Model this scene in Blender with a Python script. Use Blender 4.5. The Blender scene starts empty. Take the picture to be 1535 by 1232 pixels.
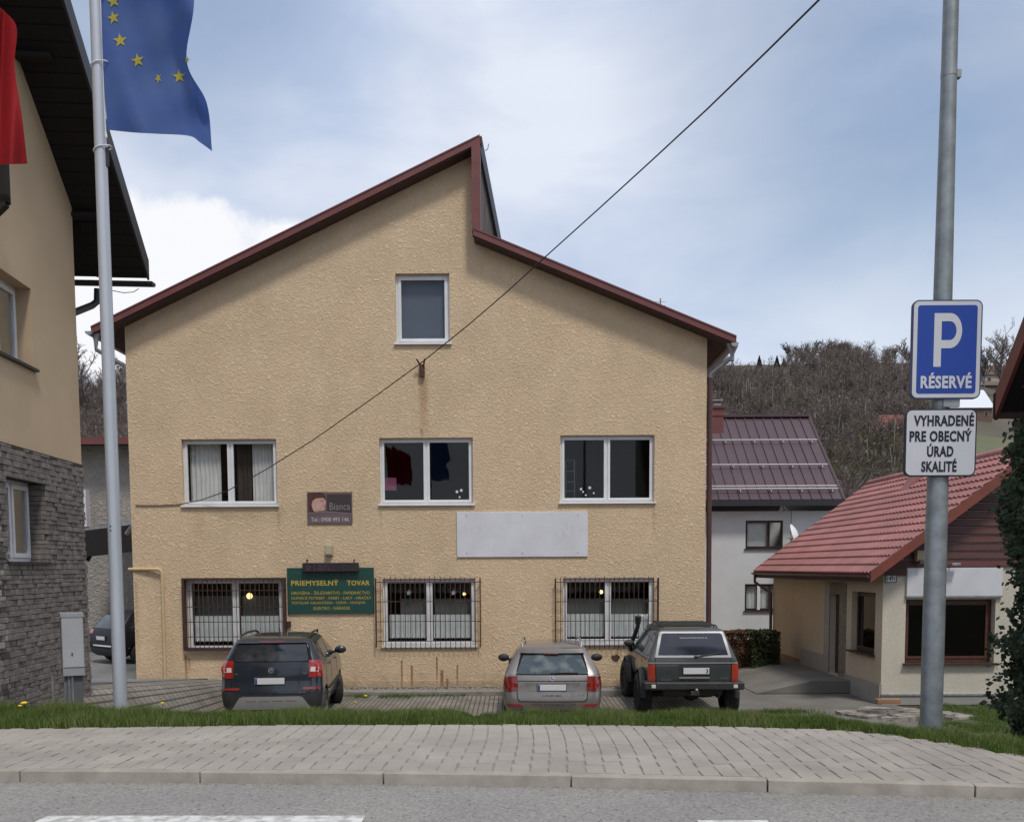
import bpy, bmesh, math, random
import numpy as np
from mathutils import Vector, Matrix
from mathutils.bvhtree import BVHTree
from mathutils import noise as mnoise
random.seed(7); rng = np.random.default_rng(7)
S = bpy.context.scene
COL = S.collection
PI = math.pi

# ------------------------------------------------------------------ camera
F_PX, CX, CY, PITCH, ROLL = 1350.0, 767.5, 944.0, math.radians(4.0), 0.005
EYE = Vector((0, 0, 2.9))
cam_d = bpy.data.cameras.new('camera'); cam = bpy.data.objects.new('camera', cam_d); COL.objects.link(cam)
_R = Vector((1, 0, 0)); _U = Vector((0, math.sin(PITCH), math.cos(PITCH))); _F = Vector((0, math.cos(PITCH), -math.sin(PITCH)))
RR = _R * math.cos(ROLL) - _U * math.sin(ROLL); UU = _U * math.cos(ROLL) + _R * math.sin(ROLL)
cam.matrix_world = Matrix(((RR.x, UU.x, -_F.x, EYE.x), (RR.y, UU.y, -_F.y, EYE.y), (RR.z, UU.z, -_F.z, EYE.z), (0, 0, 0, 1)))
cam_d.sensor_fit = 'HORIZONTAL'; cam_d.sensor_width = 36; cam_d.lens = 36 * F_PX / 1535
cam_d.shift_y = (CY - 616) / 1535; cam_d.clip_start = 0.1; cam_d.clip_end = 3000
S.camera = cam

def ray(px, py):
    return _F * F_PX + RR * (px - CX) + UU * (CY - py)
def W(px, py, Y):
    d = ray(px, py); return EYE + d * (Y / d.y)
def WZ(px, py, z):
    d = ray(px, py); return EYE + d * ((z - EYE.z) / d.z)

# ------------------------------------------------------------------ world and sun
SUN_EL, SUN_AZ = math.radians(60), math.radians(24)      # azimuth: to the right of the view, behind the camera
wd = bpy.data.worlds.new('World'); S.world = wd; wd.use_nodes = True
nt = wd.node_tree; nt.nodes.clear()
def N(t, ty, **kw):
    n = t.nodes.new(ty)
    for k, v in kw.items():
        if k == 'inp':
            for a, b in v.items(): n.inputs[a].default_value = b
        else: setattr(n, k, v)
    return n
L = nt.links.new
out = N(nt, 'ShaderNodeOutputWorld')
sky = N(nt, 'ShaderNodeTexSky', sky_type='NISHITA', sun_disc=False, sun_elevation=SUN_EL, sun_rotation=PI - SUN_AZ, air_density=1.2, dust_density=1.0)
bg1 = N(nt, 'ShaderNodeBackground', inp={'Strength': 0.13})
L(sky.outputs[0], bg1.inputs[0])
tc = N(nt, 'ShaderNodeTexCoord')
mp = N(nt, 'ShaderNodeMapping', inp={'Scale': (1.0, 1.0, 2.3), 'Location': (3.1, 1.7, 0.4)})
L(tc.outputs['Generated'], mp.inputs[0])
n1 = N(nt, 'ShaderNodeTexNoise', inp={'Scale': 1.7, 'Detail': 6.0, 'Roughness': 0.5, 'Distortion': 0.5})
n2 = N(nt, 'ShaderNodeTexNoise', inp={'Scale': 3.6, 'Detail': 7.0, 'Roughness': 0.52, 'Distortion': 0.35})
L(mp.outputs[0], n1.inputs[0]); L(mp.outputs[0], n2.inputs[0])
r1 = N(nt, 'ShaderNodeMapRange', interpolation_type='SMOOTHSTEP', inp={'From Min': 0.30, 'From Max': 0.62, 'To Min': 0.78, 'To Max': 1.0})
L(n1.outputs[0], r1.inputs[0])
cr = N(nt, 'ShaderNodeValToRGB')
cr.color_ramp.elements[0].position = 0.32; cr.color_ramp.elements[0].color = (0.50, 0.60, 0.80, 1)
cr.color_ramp.elements[1].position = 0.62; cr.color_ramp.elements[1].color = (0.80, 0.85, 0.96, 1)
L(n2.outputs[0], cr.inputs[0])
# bright heaped cloud low on the left, and a pale band near the horizon
def dirmask(px, py, a0, a1):
    d = ray(px, py).normalized()
    dp = N(nt, 'ShaderNodeVectorMath', operation='DOT_PRODUCT'); nv = N(nt, 'ShaderNodeVectorMath', operation='NORMALIZE')
    L(tc.outputs['Generated'], nv.inputs[0]); L(nv.outputs[0], dp.inputs[0]); dp.inputs[1].default_value = d
    m = N(nt, 'ShaderNodeMapRange', interpolation_type='SMOOTHSTEP', inp={'From Min': math.cos(math.radians(a1)), 'From Max': math.cos(math.radians(a0)), 'To Min': 0.0, 'To Max': 1.0})
    L(dp.outputs['Value'], m.inputs[0]); return m.outputs[0]
def mth(op, a, b=None, c=False):
    m = N(nt, 'ShaderNodeMath', operation=op); m.use_clamp = c
    for i, v in enumerate((a, b)):
        if v is None: continue
        if isinstance(v, (int, float)): m.inputs[i].default_value = v
        else: L(v, m.inputs[i])
    return m.outputs[0]
puff = N(nt, 'ShaderNodeTexNoise', inp={'Scale': 13.0, 'Detail': 6.0, 'Roughness': 0.55}); L(tc.outputs['Generated'], puff.inputs[0])
pm = dirmask(300, 425, 1.0, 7.5); pm2 = dirmask(180, 440, 1.0, 8.0); pm3 = dirmask(430, 440, 0.5, 6.5)
pall = mth('MAXIMUM', mth('MAXIMUM', pm, pm2), pm3)
pz = N(nt, 'ShaderNodeMapRange', interpolation_type='SMOOTHSTEP', inp={'From Min': 0.60, 'From Max': 0.72})
L(mth('ADD', mth('MULTIPLY', pall, 0.50), mth('MULTIPLY', puff.outputs[0], 0.62)), pz.inputs[0])
sep = N(nt, 'ShaderNodeSeparateXYZ'); L(tc.outputs['Generated'], sep.inputs[0])
hz = N(nt, 'ShaderNodeMapRange', interpolation_type='SMOOTHSTEP', inp={'From Min': 0.30, 'From Max': 0.12, 'To Min': 0.0, 'To Max': 0.55})
L(sep.outputs[2], hz.inputs[0])
mx1 = N(nt, 'ShaderNodeMix', data_type='RGBA'); mx1.inputs[7].default_value = (0.78, 0.84, 0.95, 1)
L(hz.outputs[0], mx1.inputs[0]); L(cr.outputs[0], mx1.inputs[6])
mx2 = N(nt, 'ShaderNodeMix', data_type='RGBA'); mx2.inputs[7].default_value = (0.95, 0.96, 1.0, 1)
L(pz.outputs[0], mx2.inputs[0]); L(mx1.outputs[2], mx2.inputs[6])
bg2 = N(nt, 'ShaderNodeBackground', inp={'Strength': 1.0}); L(mx2.outputs[2], bg2.inputs[0])
blue = dirmask(1420, 40, 3, 19); bluel = dirmask(120, -160, 2, 14)
cov = mth('SUBTRACT', r1.outputs[0], mth('MULTIPLY', mth('MAXIMUM', blue, bluel), 0.55), True)
cov2 = mth('MAXIMUM', cov, mth('MAXIMUM', pz.outputs[0], hz.outputs[0]))
ms = N(nt, 'ShaderNodeMixShader'); L(cov2, ms.inputs[0]); L(bg1.outputs[0], ms.inputs[1]); L(bg2.outputs[0], ms.inputs[2])
L(ms.outputs[0], out.inputs[0])

sd = bpy.data.lights.new('sun', 'SUN'); sd.energy = 2.35; sd.angle = math.radians(9); sd.color = (1.0, 0.95, 0.87)
sun = bpy.data.objects.new('sun', sd); COL.objects.link(sun)
sdir = Vector((math.sin(SUN_AZ) * math.cos(SUN_EL), -math.cos(SUN_AZ) * math.cos(SUN_EL), math.sin(SUN_EL)))
sun.rotation_euler = sdir.to_track_quat('Z', 'Y').to_euler()
S.view_settings.view_transform = 'Standard'; S.view_settings.look = 'None'; S.view_settings.exposure = 0.0; S.view_settings.gamma = 1.0
S.view_settings.use_curve_mapping = False

# ------------------------------------------------------------------ materials
MATS = {}
def pbr(name, col, rough=0.7, metal=0.0, col2=None, scale=6.0, detail=5.0, bump=0.0, bscale=30.0, bdist=0.01, rnd=0.0, coat=0.0,
        spec=0.5, emit=None, stretch=(1, 1, 1), lo=0.35, hi=0.65, bdetail=3.0, pos=False):
    m = bpy.data.materials.new(name); m.use_nodes = True; t = m.node_tree; p = t.nodes['Principled BSDF']; l = t.links.new
    p.inputs['Base Color'].default_value = (*col, 1); p.inputs['Roughness'].default_value = rough; p.inputs['Metallic'].default_value = metal
    p.inputs['Coat Weight'].default_value = coat; p.inputs['Coat Roughness'].default_value = 0.06; p.inputs['Specular IOR Level'].default_value = spec
    if emit: p.inputs['Emission Color'].default_value = (*emit[0], 1); p.inputs['Emission Strength'].default_value = emit[1]
    c = N(t, 'ShaderNodeTexCoord'); mpp = N(t, 'ShaderNodeMapping', inp={'Scale': stretch}); l(N(t, 'ShaderNodeNewGeometry').outputs['Position'] if pos else c.outputs['Object'], mpp.inputs[0])
    last = None
    if col2 is not None:
        n = N(t, 'ShaderNodeTexNoise', inp={'Scale': scale, 'Detail': detail, 'Roughness': 0.6}); l(mpp.outputs[0], n.inputs[0])
        mr = N(t, 'ShaderNodeMapRange', inp={'From Min': lo, 'From Max': hi}); l(n.outputs[0], mr.inputs[0])
        mx = N(t, 'ShaderNodeMix', data_type='RGBA'); mx.inputs[6].default_value = (*col, 1); mx.inputs[7].default_value = (*col2, 1)
        l(mr.outputs[0], mx.inputs[0]); last = mx.outputs[2]; l(last, p.inputs['Base Color'])
    if rnd:
        oi = N(t, 'ShaderNodeObjectInfo'); hs = N(t, 'ShaderNodeHueSaturation'); mr = N(t, 'ShaderNodeMapRange', inp={'To Min': 1 - rnd, 'To Max': 1 + rnd})
        l(oi.outputs['Random'], mr.inputs[0]); l(mr.outputs[0], hs.inputs['Value'])
        if last: l(last, hs.inputs['Color'])
        else: hs.inputs['Color'].default_value = (*col, 1)
        last = hs.outputs[0]; l(last, p.inputs['Base Color'])
    if bump:
        n = N(t, 'ShaderNodeTexNoise', inp={'Scale': bscale, 'Detail': bdetail, 'Roughness': 0.6}); l(mpp.outputs[0], n.inputs[0])
        b = N(t, 'ShaderNodeBump', inp={'Strength': bump, 'Distance': bdist}); l(n.outputs[0], b.inputs['Height']); l(b.outputs[0], p.inputs['Normal'])
    MATS[name] = m; return m
def glass(name, tint=(0.97, 0.98, 0.98), thru=0.97, rough=0.02, base=0.022):
    m = bpy.data.materials.new(name); m.use_nodes = True; t = m.node_tree; t.nodes.clear(); l = t.links.new
    o = N(t, 'ShaderNodeOutputMaterial'); tr = N(t, 'ShaderNodeBsdfTransparent'); tr.inputs[0].default_value = tuple(c * thru for c in tint) + (1,)
    g = N(t, 'ShaderNodeBsdfGlossy', inp={'Roughness': rough}); lw = N(t, 'ShaderNodeLayerWeight', inp={'Blend': 0.5}); fr = N(t, 'ShaderNodeMath', operation='POWER'); fr.inputs[1].default_value = 5.0; l(lw.outputs['Facing'], fr.inputs[0])
    a = N(t, 'ShaderNodeMath', operation='ADD'); a.inputs[1].default_value = base; a.use_clamp = True
    mx = N(t, 'ShaderNodeMixShader'); l(fr.outputs[0], a.inputs[0]); l(a.outputs[0], mx.inputs[0]); l(tr.outputs[0], mx.inputs[1]); l(g.outputs[0], mx.inputs[2])
    l(mx.outputs[0], o.inputs[0]); MATS[name] = m; return m

def plaster(name, c1, c2, streaks=(), plinth_z=None, depth=0.03, sc=9.0, strength=1.0):
    """rough trowelled render: ridged noise relief, soft colour change, optional rust runs (x, z top, z bottom, width, strength)"""
    m = pbr(name, c1, 0.93, col2=c2, scale=0.9, detail=6, spec=0.2, lo=0.3, hi=0.7)
    t = m.node_tree; l = t.links.new; p = t.nodes['Principled BSDF']
    c = N(t, 'ShaderNodeTexCoord')
    n = N(t, 'ShaderNodeTexNoise', inp={'Scale': sc, 'Detail': 4.0, 'Roughness': 0.6, 'Distortion': 0.9}); l(c.outputs['Object'], n.inputs[0])
    ab = N(t, 'ShaderNodeMath', operation='SUBTRACT'); ab.inputs[1].default_value = 0.5; l(n.outputs[0], ab.inputs[0])
    ab2 = N(t, 'ShaderNodeMath', operation='ABSOLUTE'); l(ab.outputs[0], ab2.inputs[0])
    v = N(t, 'ShaderNodeTexVoronoi', inp={'Scale': sc * 2.2}); l(c.outputs['Object'], v.inputs[0])
    s1 = N(t, 'ShaderNodeMath', operation='MULTIPLY'); s1.inputs[1].default_value = 3.2; l(ab2.outputs[0], s1.inputs[0])
    s2 = N(t, 'ShaderNodeMath', operation='MULTIPLY'); s2.inputs[1].default_value = 0.5; l(v.outputs[0], s2.inputs[0])
    s3 = N(t, 'ShaderNodeMath', operation='ADD'); l(s1.outputs[0], s3.inputs[0]); l(s2.outputs[0], s3.inputs[1])
    b = N(t, 'ShaderNodeBump', inp={'Strength': strength, 'Distance': depth}); l(s3.outputs[0], b.inputs['Height']); l(b.outputs[0], p.inputs['Normal'])
    last = p.inputs['Base Color'].links[0].from_socket
    # old rain runs and blotches down the wall
    mr_ = N(t, 'ShaderNodeMapping', inp={'Scale': (1.0, 1.0, 0.35)}); l(c.outputs['Object'], mr_.inputs[0])
    rn = N(t, 'ShaderNodeTexNoise', inp={'Scale': 2.2, 'Detail': 7.0, 'Roughness': 0.65}); l(mr_.outputs[0], rn.inputs[0])
    rr_ = N(t, 'ShaderNodeMapRange', inp={'From Min': 0.32, 'From Max': 0.70, 'To Min': 0.93, 'To Max': 1.03}); l(rn.outputs[0], rr_.inputs[0])
    h0 = N(t, 'ShaderNodeHueSaturation'); l(last, h0.inputs['Color']); l(rr_.outputs[0], h0.inputs['Value']); last = h0.outputs[0]
    # colour value follows the relief: darker in the hollows, paler on the ridges
    dm = N(t, 'ShaderNodeMapRange', inp={'From Min': 0.15, 'From Max': 0.95, 'To Min': 0.88, 'To Max': 1.06}); l(s3.outputs[0], dm.inputs[0])
    hs = N(t, 'ShaderNodeHueSaturation'); l(last, hs.inputs['Color']); l(dm.outputs[0], hs.inputs['Value']); last = hs.outputs[0]
    if streaks:
        sx = N(t, 'ShaderNodeSeparateXYZ'); l(c.outputs['Object'], sx.inputs[0])
        wn = N(t, 'ShaderNodeTexNoise', inp={'Scale': 5.0, 'Detail': 4.0}); l(c.outputs['Object'], wn.inputs[0])
        wob = N(t, 'ShaderNodeMath', operation='MULTIPLY_ADD'); wob.inputs[1].default_value = 0.03; wob.inputs[2].default_value = -0.015
        l(wn.outputs[0], wob.inputs[0]); xx = N(t, 'ShaderNodeMath', operation='ADD'); l(sx.outputs[0], xx.inputs[0]); l(wob.outputs[0], xx.inputs[1])
        acc = None
        for (x, zt, zb, w, st) in streaks:
            d = N(t, 'ShaderNodeMath', operation='SUBTRACT'); d.inputs[1].default_value = x; l(xx.outputs[0], d.inputs[0])
            d2 = N(t, 'ShaderNodeMath', operation='ABSOLUTE'); l(d.outputs[0], d2.inputs[0])
            a = N(t, 'ShaderNodeMapRange', interpolation_type='SMOOTHSTEP', inp={'From Min': w, 'From Max': w * 0.2, 'To Min': 0.0, 'To Max': st}); l(d2.outputs[0], a.inputs[0])
            zr = N(t, 'ShaderNodeMapRange', inp={'From Min': zb, 'From Max': zb + (zt - zb) * 0.6}); l(sx.outputs[2], zr.inputs[0])
            zr2 = N(t, 'ShaderNodeMapRange', inp={'From Min': zt, 'From Max': zt - 0.04}); l(sx.outputs[2], zr2.inputs[0])
            q = N(t, 'ShaderNodeMath', operation='MULTIPLY'); l(a.outputs[0], q.inputs[0]); l(zr.outputs[0], q.inputs[1])
            q2 = N(t, 'ShaderNodeMath', operation='MULTIPLY'); l(q.outputs[0], q2.inputs[0]); l(zr2.outputs[0], q2.inputs[1])
            if acc is None: acc = q2.outputs[0]
            else:
                k = N(t, 'ShaderNodeMath', operation='MAXIMUM'); l(acc, k.inputs[0]); l(q2.outputs[0], k.inputs[1]); acc = k.outputs[0]
        mx = N(t, 'ShaderNodeMix', data_type='RGBA'); mx.inputs[7].default_value = (0.24, 0.09, 0.03, 1)
        l(acc, mx.inputs[0]); l(last, mx.inputs[6]); last = mx.outputs[2]
    if plinth_z is not None:
        sx = N(t, 'ShaderNodeSeparateXYZ'); l(c.outputs['Object'], sx.inputs[0])
        gn = N(t, 'ShaderNodeTexNoise', inp={'Scale': 2.5, 'Detail': 6.0, 'Roughness': 0.7}); l(c.outputs['Object'], gn.inputs[0])
        g = N(t, 'ShaderNodeMath', operation='MULTIPLY_ADD'); g.inputs[1].default_value = 0.9; l(gn.outputs[0], g.inputs[0]); l(sx.outputs[2], g.inputs[2])
        gr = N(t, 'ShaderNodeMapRange', interpolation_type='SMOOTHSTEP', inp={'From Min': plinth_z + 0.95, 'From Max': plinth_z + 0.40, 'To Min': 0.0, 'To Max': 0.45}); l(g.outputs[0], gr.inputs[0])
        mx = N(t, 'ShaderNodeMix', data_type='RGBA'); mx.inputs[7].default_value = (0.20, 0.155, 0.10, 1)
        l(gr.outputs[0], mx.inputs[0]); l(last, mx.inputs[6]); last = mx.outputs[2]
    l(last, p.inputs['Base Color'])
    return m

M = MATS
pbr('white_pvc', (0.72, 0.72, 0.74), 0.35, col2=(0.66, 0.66, 0.67), scale=3)
pbr('white_sill', (0.78, 0.78, 0.78), 0.4)
glass('window_glass'); glass('car_glass', (0.55, 0.62, 0.68), 0.42, 0.03, 0.05); glass('dark_glass', (0.3, 0.32, 0.36), 0.35, 0.03, 0.05)
glass('shop_glass', (0.8, 0.85, 0.9), 0.6, 0.02, 0.03)
pbr('red_sheet', (0.17, 0.045, 0.04), 0.45, col2=(0.13, 0.038, 0.035), scale=2.5, bump=0.1, bscale=8)
pbr('brown_soffit', (0.075, 0.04, 0.032), 0.8, col2=(0.05, 0.028, 0.024), scale=5, stretch=(1, 1, 6), bump=0.3, bscale=20)
pbr('dark_wood', (0.013, 0.009, 0.009), 0.85, col2=(0.008, 0.007, 0.007), scale=5, stretch=(8, 1, 1), bump=0.3)
pbr('grey_board', (0.17, 0.15, 0.145), 0.85, col2=(0.10, 0.09, 0.088), scale=5, stretch=(1, 1, 0.2), rnd=0.15)
pbr('black_sheet', (0.02, 0.02, 0.025), 0.5)
pbr('zinc', (0.36, 0.38, 0.40), 0.5, 0.5, col2=(0.22, 0.23, 0.24), scale=7, bump=0.05)
pbr('brown_pipe', (0.085, 0.035, 0.03), 0.5, col2=(0.06, 0.028, 0.025), scale=4)
pbr('galv', (0.30, 0.33, 0.35), 0.48, 0.35, col2=(0.20, 0.225, 0.24), scale=9, detail=8, bump=0.08, bscale=60)
pbr('pole_white', (0.50, 0.53, 0.58), 0.38, 0.25, col2=(0.43, 0.46, 0.50), scale=3, stretch=(1, 1, 0.3))
pbr('rust', (0.12, 0.045, 0.025), 0.9, col2=(0.05, 0.03, 0.025), scale=12, bump=0.3)
pbr('rust_dark', (0.045, 0.026, 0.022), 0.85, col2=(0.11, 0.05, 0.03), scale=6)
pbr('brown_frame', (0.035, 0.018, 0.017), 0.6, col2=(0.06, 0.03, 0.02), scale=8)
pbr('curtain', (0.72, 0.71, 0.69), 0.9, col2=(0.62, 0.61, 0.60), scale=3)
pbr('net_curtain', (0.72, 0.74, 0.74), 0.9, col2=(0.60, 0.63, 0.63), scale=30, stretch=(1, 1, 0.2))
pbr('blind', (0.13, 0.14, 0.135), 0.8, col2=(0.10, 0.11, 0.105), scale=3)
pbr('brown_cloth', (0.05, 0.038, 0.032), 0.9)
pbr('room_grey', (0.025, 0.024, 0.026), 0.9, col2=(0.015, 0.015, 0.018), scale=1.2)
pbr('blue_grey_blind', (0.085, 0.105, 0.15), 0.7)
pbr('white_card', (0.7, 0.7, 0.7), 0.8)
pbr('pink_box', (0.25, 0.07, 0.13), 0.8); pbr('red_cloth', (0.16, 0.015, 0.02), 0.8); pbr('teal_box', (0.16, 0.22, 0.21), 0.8); pbr('navy_cloth', (0.03, 0.04, 0.08), 0.9)
pbr('bulb', (1, 0.8, 0.4), 0.4, emit=((1.0, 0.72, 0.30), 2.0))
pbr('banner_white', (0.66, 0.66, 0.70), 0.45, col2=(0.57, 0.57, 0.60), scale=1.5)
pbr('banner_ghost', (0.62, 0.62, 0.655), 0.5)
pbr('sign_green', (0.010, 0.052, 0.042), 0.45, col2=(0.016, 0.07, 0.058), scale=14, stretch=(3, 3, 0.5))
pbr('sign_yellow', (0.52, 0.36, 0.05), 0.6, col2=(0.38, 0.30, 0.07), scale=60)
pbr('scratch', (0.10, 0.17, 0.16), 0.7)
pbr('led_panel', (0.028, 0.020, 0.022), 0.5, col2=(0.02, 0.016, 0.02), scale=40)
pbr('led_pink', (0.17, 0.07, 0.15), 0.5); pbr('led_green', (0.055, 0.06, 0.04), 0.6)
pbr('poster_brown', (0.115, 0.075, 0.08), 0.5, col2=(0.16, 0.11, 0.12), scale=2.2)
pbr('poster_dark', (0.05, 0.035, 0.04), 0.5); pbr('poster_hair', (0.10, 0.035, 0.03), 0.5, col2=(0.05, 0.02, 0.02), scale=20, stretch=(1, 1, .2))
pbr('poster_skin', (0.46, 0.25, 0.19), 0.6, col2=(0.56, 0.36, 0.30), scale=5); pbr('poster_lip', (0.28, 0.08, 0.09), 0.5); pbr('poster_text', (0.55, 0.52, 0.53), 0.6); pbr('poster_name', (0.26, 0.21, 0.22), 0.6)
pbr('box_cream', (0.42, 0.36, 0.24), 0.6); pbr('box_dark', (0.12, 0.10, 0.08), 0.6)
pbr('gas_yellow', (0.50, 0.37, 0.20), 0.55, col2=(0.55, 0.42, 0.24), scale=6)
pbr('cable_black', (0.03, 0.02, 0.018), 0.7)
pbr('concrete', (0.27, 0.255, 0.235), 0.9, col2=(0.20, 0.19, 0.175), scale=4, detail=8, bump=0.35, bscale=60, bdist=0.004)
pbr('kerb_conc', (0.39, 0.35, 0.305), 0.92, pos=True, col2=(0.27, 0.24, 0.205), scale=5, detail=9, bump=0.5, bscale=90, bdist=0.004, rnd=0.05)
pbr('paver', (0.36, 0.328, 0.29), 0.92, pos=True, lo=.3, hi=.7, col2=(0.26, 0.238, 0.212), scale=2.2, detail=9, bump=0.45, bscale=120, bdist=0.003, rnd=0.055)
pbr('joint_sand', (0.29, 0.26, 0.225), 0.95, pos=True, col2=(0.19, 0.17, 0.135), scale=6, detail=8, bump=0.5, bscale=50)
pbr('gravel', (0.30, 0.27, 0.24), 0.95, rnd=0.0, col2=(0.13, 0.115, 0.10), scale=30, detail=4)
pbr('soil', (0.085, 0.06, 0.04), 0.95, col2=(0.05, 0.055, 0.02), scale=3, bump=0.5, bscale=20)
pbr('hill_soil', (0.10, 0.085, 0.062), 0.95, col2=(0.07, 0.066, 0.042), scale=0.05, detail=9)
pbr('meadow', (0.085, 0.10, 0.045), 0.95, col2=(0.12, 0.115, 0.06), scale=0.12, detail=8)
pbr('lawn_green', (0.045, 0.07, 0.018), .95, col2=(0.075, 0.09, 0.035), scale=5, bump=.6, bscale=60)
pbr('line_paint', (0.66, 0.66, 0.64), 0.8, col2=(0.36, 0.35, 0.34), scale=17, detail=9, lo=0.40, hi=0.62, bump=0.4, bscale=150, bdist=0.004)
# ------------------------------------------------------------------ mesh helpers
def tag(o, label=None, cat=None, group=None, kind=None):
    if label: o['label'] = label
    if cat: o['category'] = cat
    if group: o['group'] = group
    if kind: o['kind'] = kind
    return o
def thing(name, label, cat, loc=(0, 0, 0), rz=0.0, group=None):
    o = bpy.data.objects.new(name, None); COL.objects.link(o); o.empty_display_size = 0.3
    o.location = loc; o.rotation_euler = (0, 0, rz); return tag(o, label, cat, group)
def link_mesh(name, me, parent=None, loc=None, rot=None, scale=None):
    o = bpy.data.objects.new(name, me); COL.objects.link(o)
    if parent: o.parent = parent
    if loc is not None: o.location = loc
    if rot is not None: o.rotation_euler = rot
    if scale is not None: o.scale = scale
    return o
def smooth(me, ang=35):
    bm = bmesh.new(); bm.from_mesh(me)
    for f in bm.faces: f.smooth = True
    ca = math.radians(ang)
    for e in bm.edges:
        if len(e.link_faces) != 2 or e.calc_face_angle(PI) > ca: e.smooth = False
    bm.to_mesh(me); bm.free()
class MB:
    def __init__(s): s.v = []; s.f = []
    def add(s, vs, fs):
        n = len(s.v); s.v += [tuple(v) for v in vs]; s.f += [tuple(i + n for i in f) for f in fs]; return s
    def box(s, x0, x1, y0, y1, z0, z1, M_=None, ch=0.0):
        if x0 > x1: x0, x1 = x1, x0
        if y0 > y1: y0, y1 = y1, y0
        if z0 > z1: z0, z1 = z1, z0
        if ch:
            bm = bmesh.new(); bmesh.ops.create_cube(bm, size=1.0)
            for v in bm.verts: v.co = Vector(((x0 + x1) / 2 + v.co.x * (x1 - x0), (y0 + y1) / 2 + v.co.y * (y1 - y0), (z0 + z1) / 2 + v.co.z * (z1 - z0)))
            bmesh.ops.bevel(bm, geom=bm.edges[:], offset=ch, segments=1, affect='EDGES')
            bm.verts.index_update(); vs = [v.co.copy() for v in bm.verts]; fs = [[v.index for v in f.verts] for f in bm.faces]; bm.free()
        else:
            vs = [Vector(c) for c in ((x0, y0, z0), (x1, y0, z0), (x1, y1, z0), (x0, y1, z0), (x0, y0, z1), (x1, y0, z1), (x1, y1, z1), (x0, y1, z1))]
            fs = [(0, 3, 2, 1), (4, 5, 6, 7), (0, 1, 5, 4), (1, 2, 6, 5), (2, 3, 7, 6), (3, 0, 4, 7)]
        if M_ is not None: vs = [M_ @ v for v in vs]
        return s.add(vs, fs)
    def prism(s, poly, ext, cap=True):
        """poly: list of 3D points, ext: extrusion vector"""
        n = len(poly); p = [Vector(q) for q in poly]; e = Vector(ext)
        fs = [(i, (i + 1) % n, n + (i + 1) % n, n + i) for i in range(n)]
        if cap: fs += [tuple(range(n))[::-1], tuple(range(n, 2 * n))]
        return s.add(p + [q + e for q in p], fs)
    def quad(s, a, b, c, d): return s.add([a, b, c, d], [(0, 1, 2, 3)])
    def tube(s, pts, r, n=8, cap=True, r2=None):
        pts = [Vector(p) for p in pts]; k = len(pts); vs = []; fs = []
        up = None
        for i, p in enumerate(pts):
            d = (pts[min(i + 1, k - 1)] - pts[max(i - 1, 0)]).normalized()
            if up is None: up = d.orthogonal().normalized()
            else:
                up = (up - d * up.dot(d)); up = up.normalized() if up.length > 1e-6 else d.orthogonal().normalized()
            w = d.cross(up); rr = r if r2 is None else r + (r2 - r) * i / (k - 1)
            for j in range(n):
                a = 2 * PI * j / n; vs.append(p + (up * math.cos(a) + w * math.sin(a)) * rr)
        for i in range(k - 1):
            for j in range(n): fs.append((i * n + j, i * n + (j + 1) % n, (i + 1) * n + (j + 1) % n, (i + 1) * n + j))
        if cap: fs += [tuple(range(n))[::-1], tuple((k - 1) * n + j for j in range(n))]
        return s.add(vs, fs)
    def lathe(s, prof, axis='Z', n=24, org=(0, 0, 0)):
        """prof: (r, h) list along the axis"""
        o = Vector(org); vs = []; fs = []
        for (r, h) in prof:
            for j in range(n):
                a = 2 * PI * j / n; c, q = r * math.cos(a), r * math.sin(a)
                vs.append(o + (Vector((c, q, h)) if axis == 'Z' else Vector((h, c, q)) if axis == 'X' else Vector((c, h, q))))
        for i in range(len(prof) - 1):
            for j in range(n): fs.append((i * n + j, i * n + (j + 1) % n, (i + 1) * n + (j + 1) % n, (i + 1) * n + j))
        return s.add(vs, fs)
    def build(s, name, mat=None, parent=None, sm=None, loc=None, rot=None, fix=True):
        me = bpy.data.meshes.new(name); me.from_pydata(s.v, [], s.f); me.update()
        if fix:
            bm = bmesh.new(); bm.from_mesh(me); bmesh.ops.recalc_face_normals(bm, faces=bm.faces[:]); bm.to_mesh(me); bm.free()
        if sm: smooth(me, sm)
        if mat is not None: me.materials.append(M[mat] if isinstance(mat, str) else mat)
        return link_mesh(name, me, parent, loc, rot)
def pbox(name, mat, parent, x0, x1, y0, y1, z0, z1, ch=0.0, label=None, **k):
    o = MB().box(x0, x1, y0, y1, z0, z1, ch=ch).build(name, mat, parent, **k)
    if label: o['label'] = label
    return o
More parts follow.
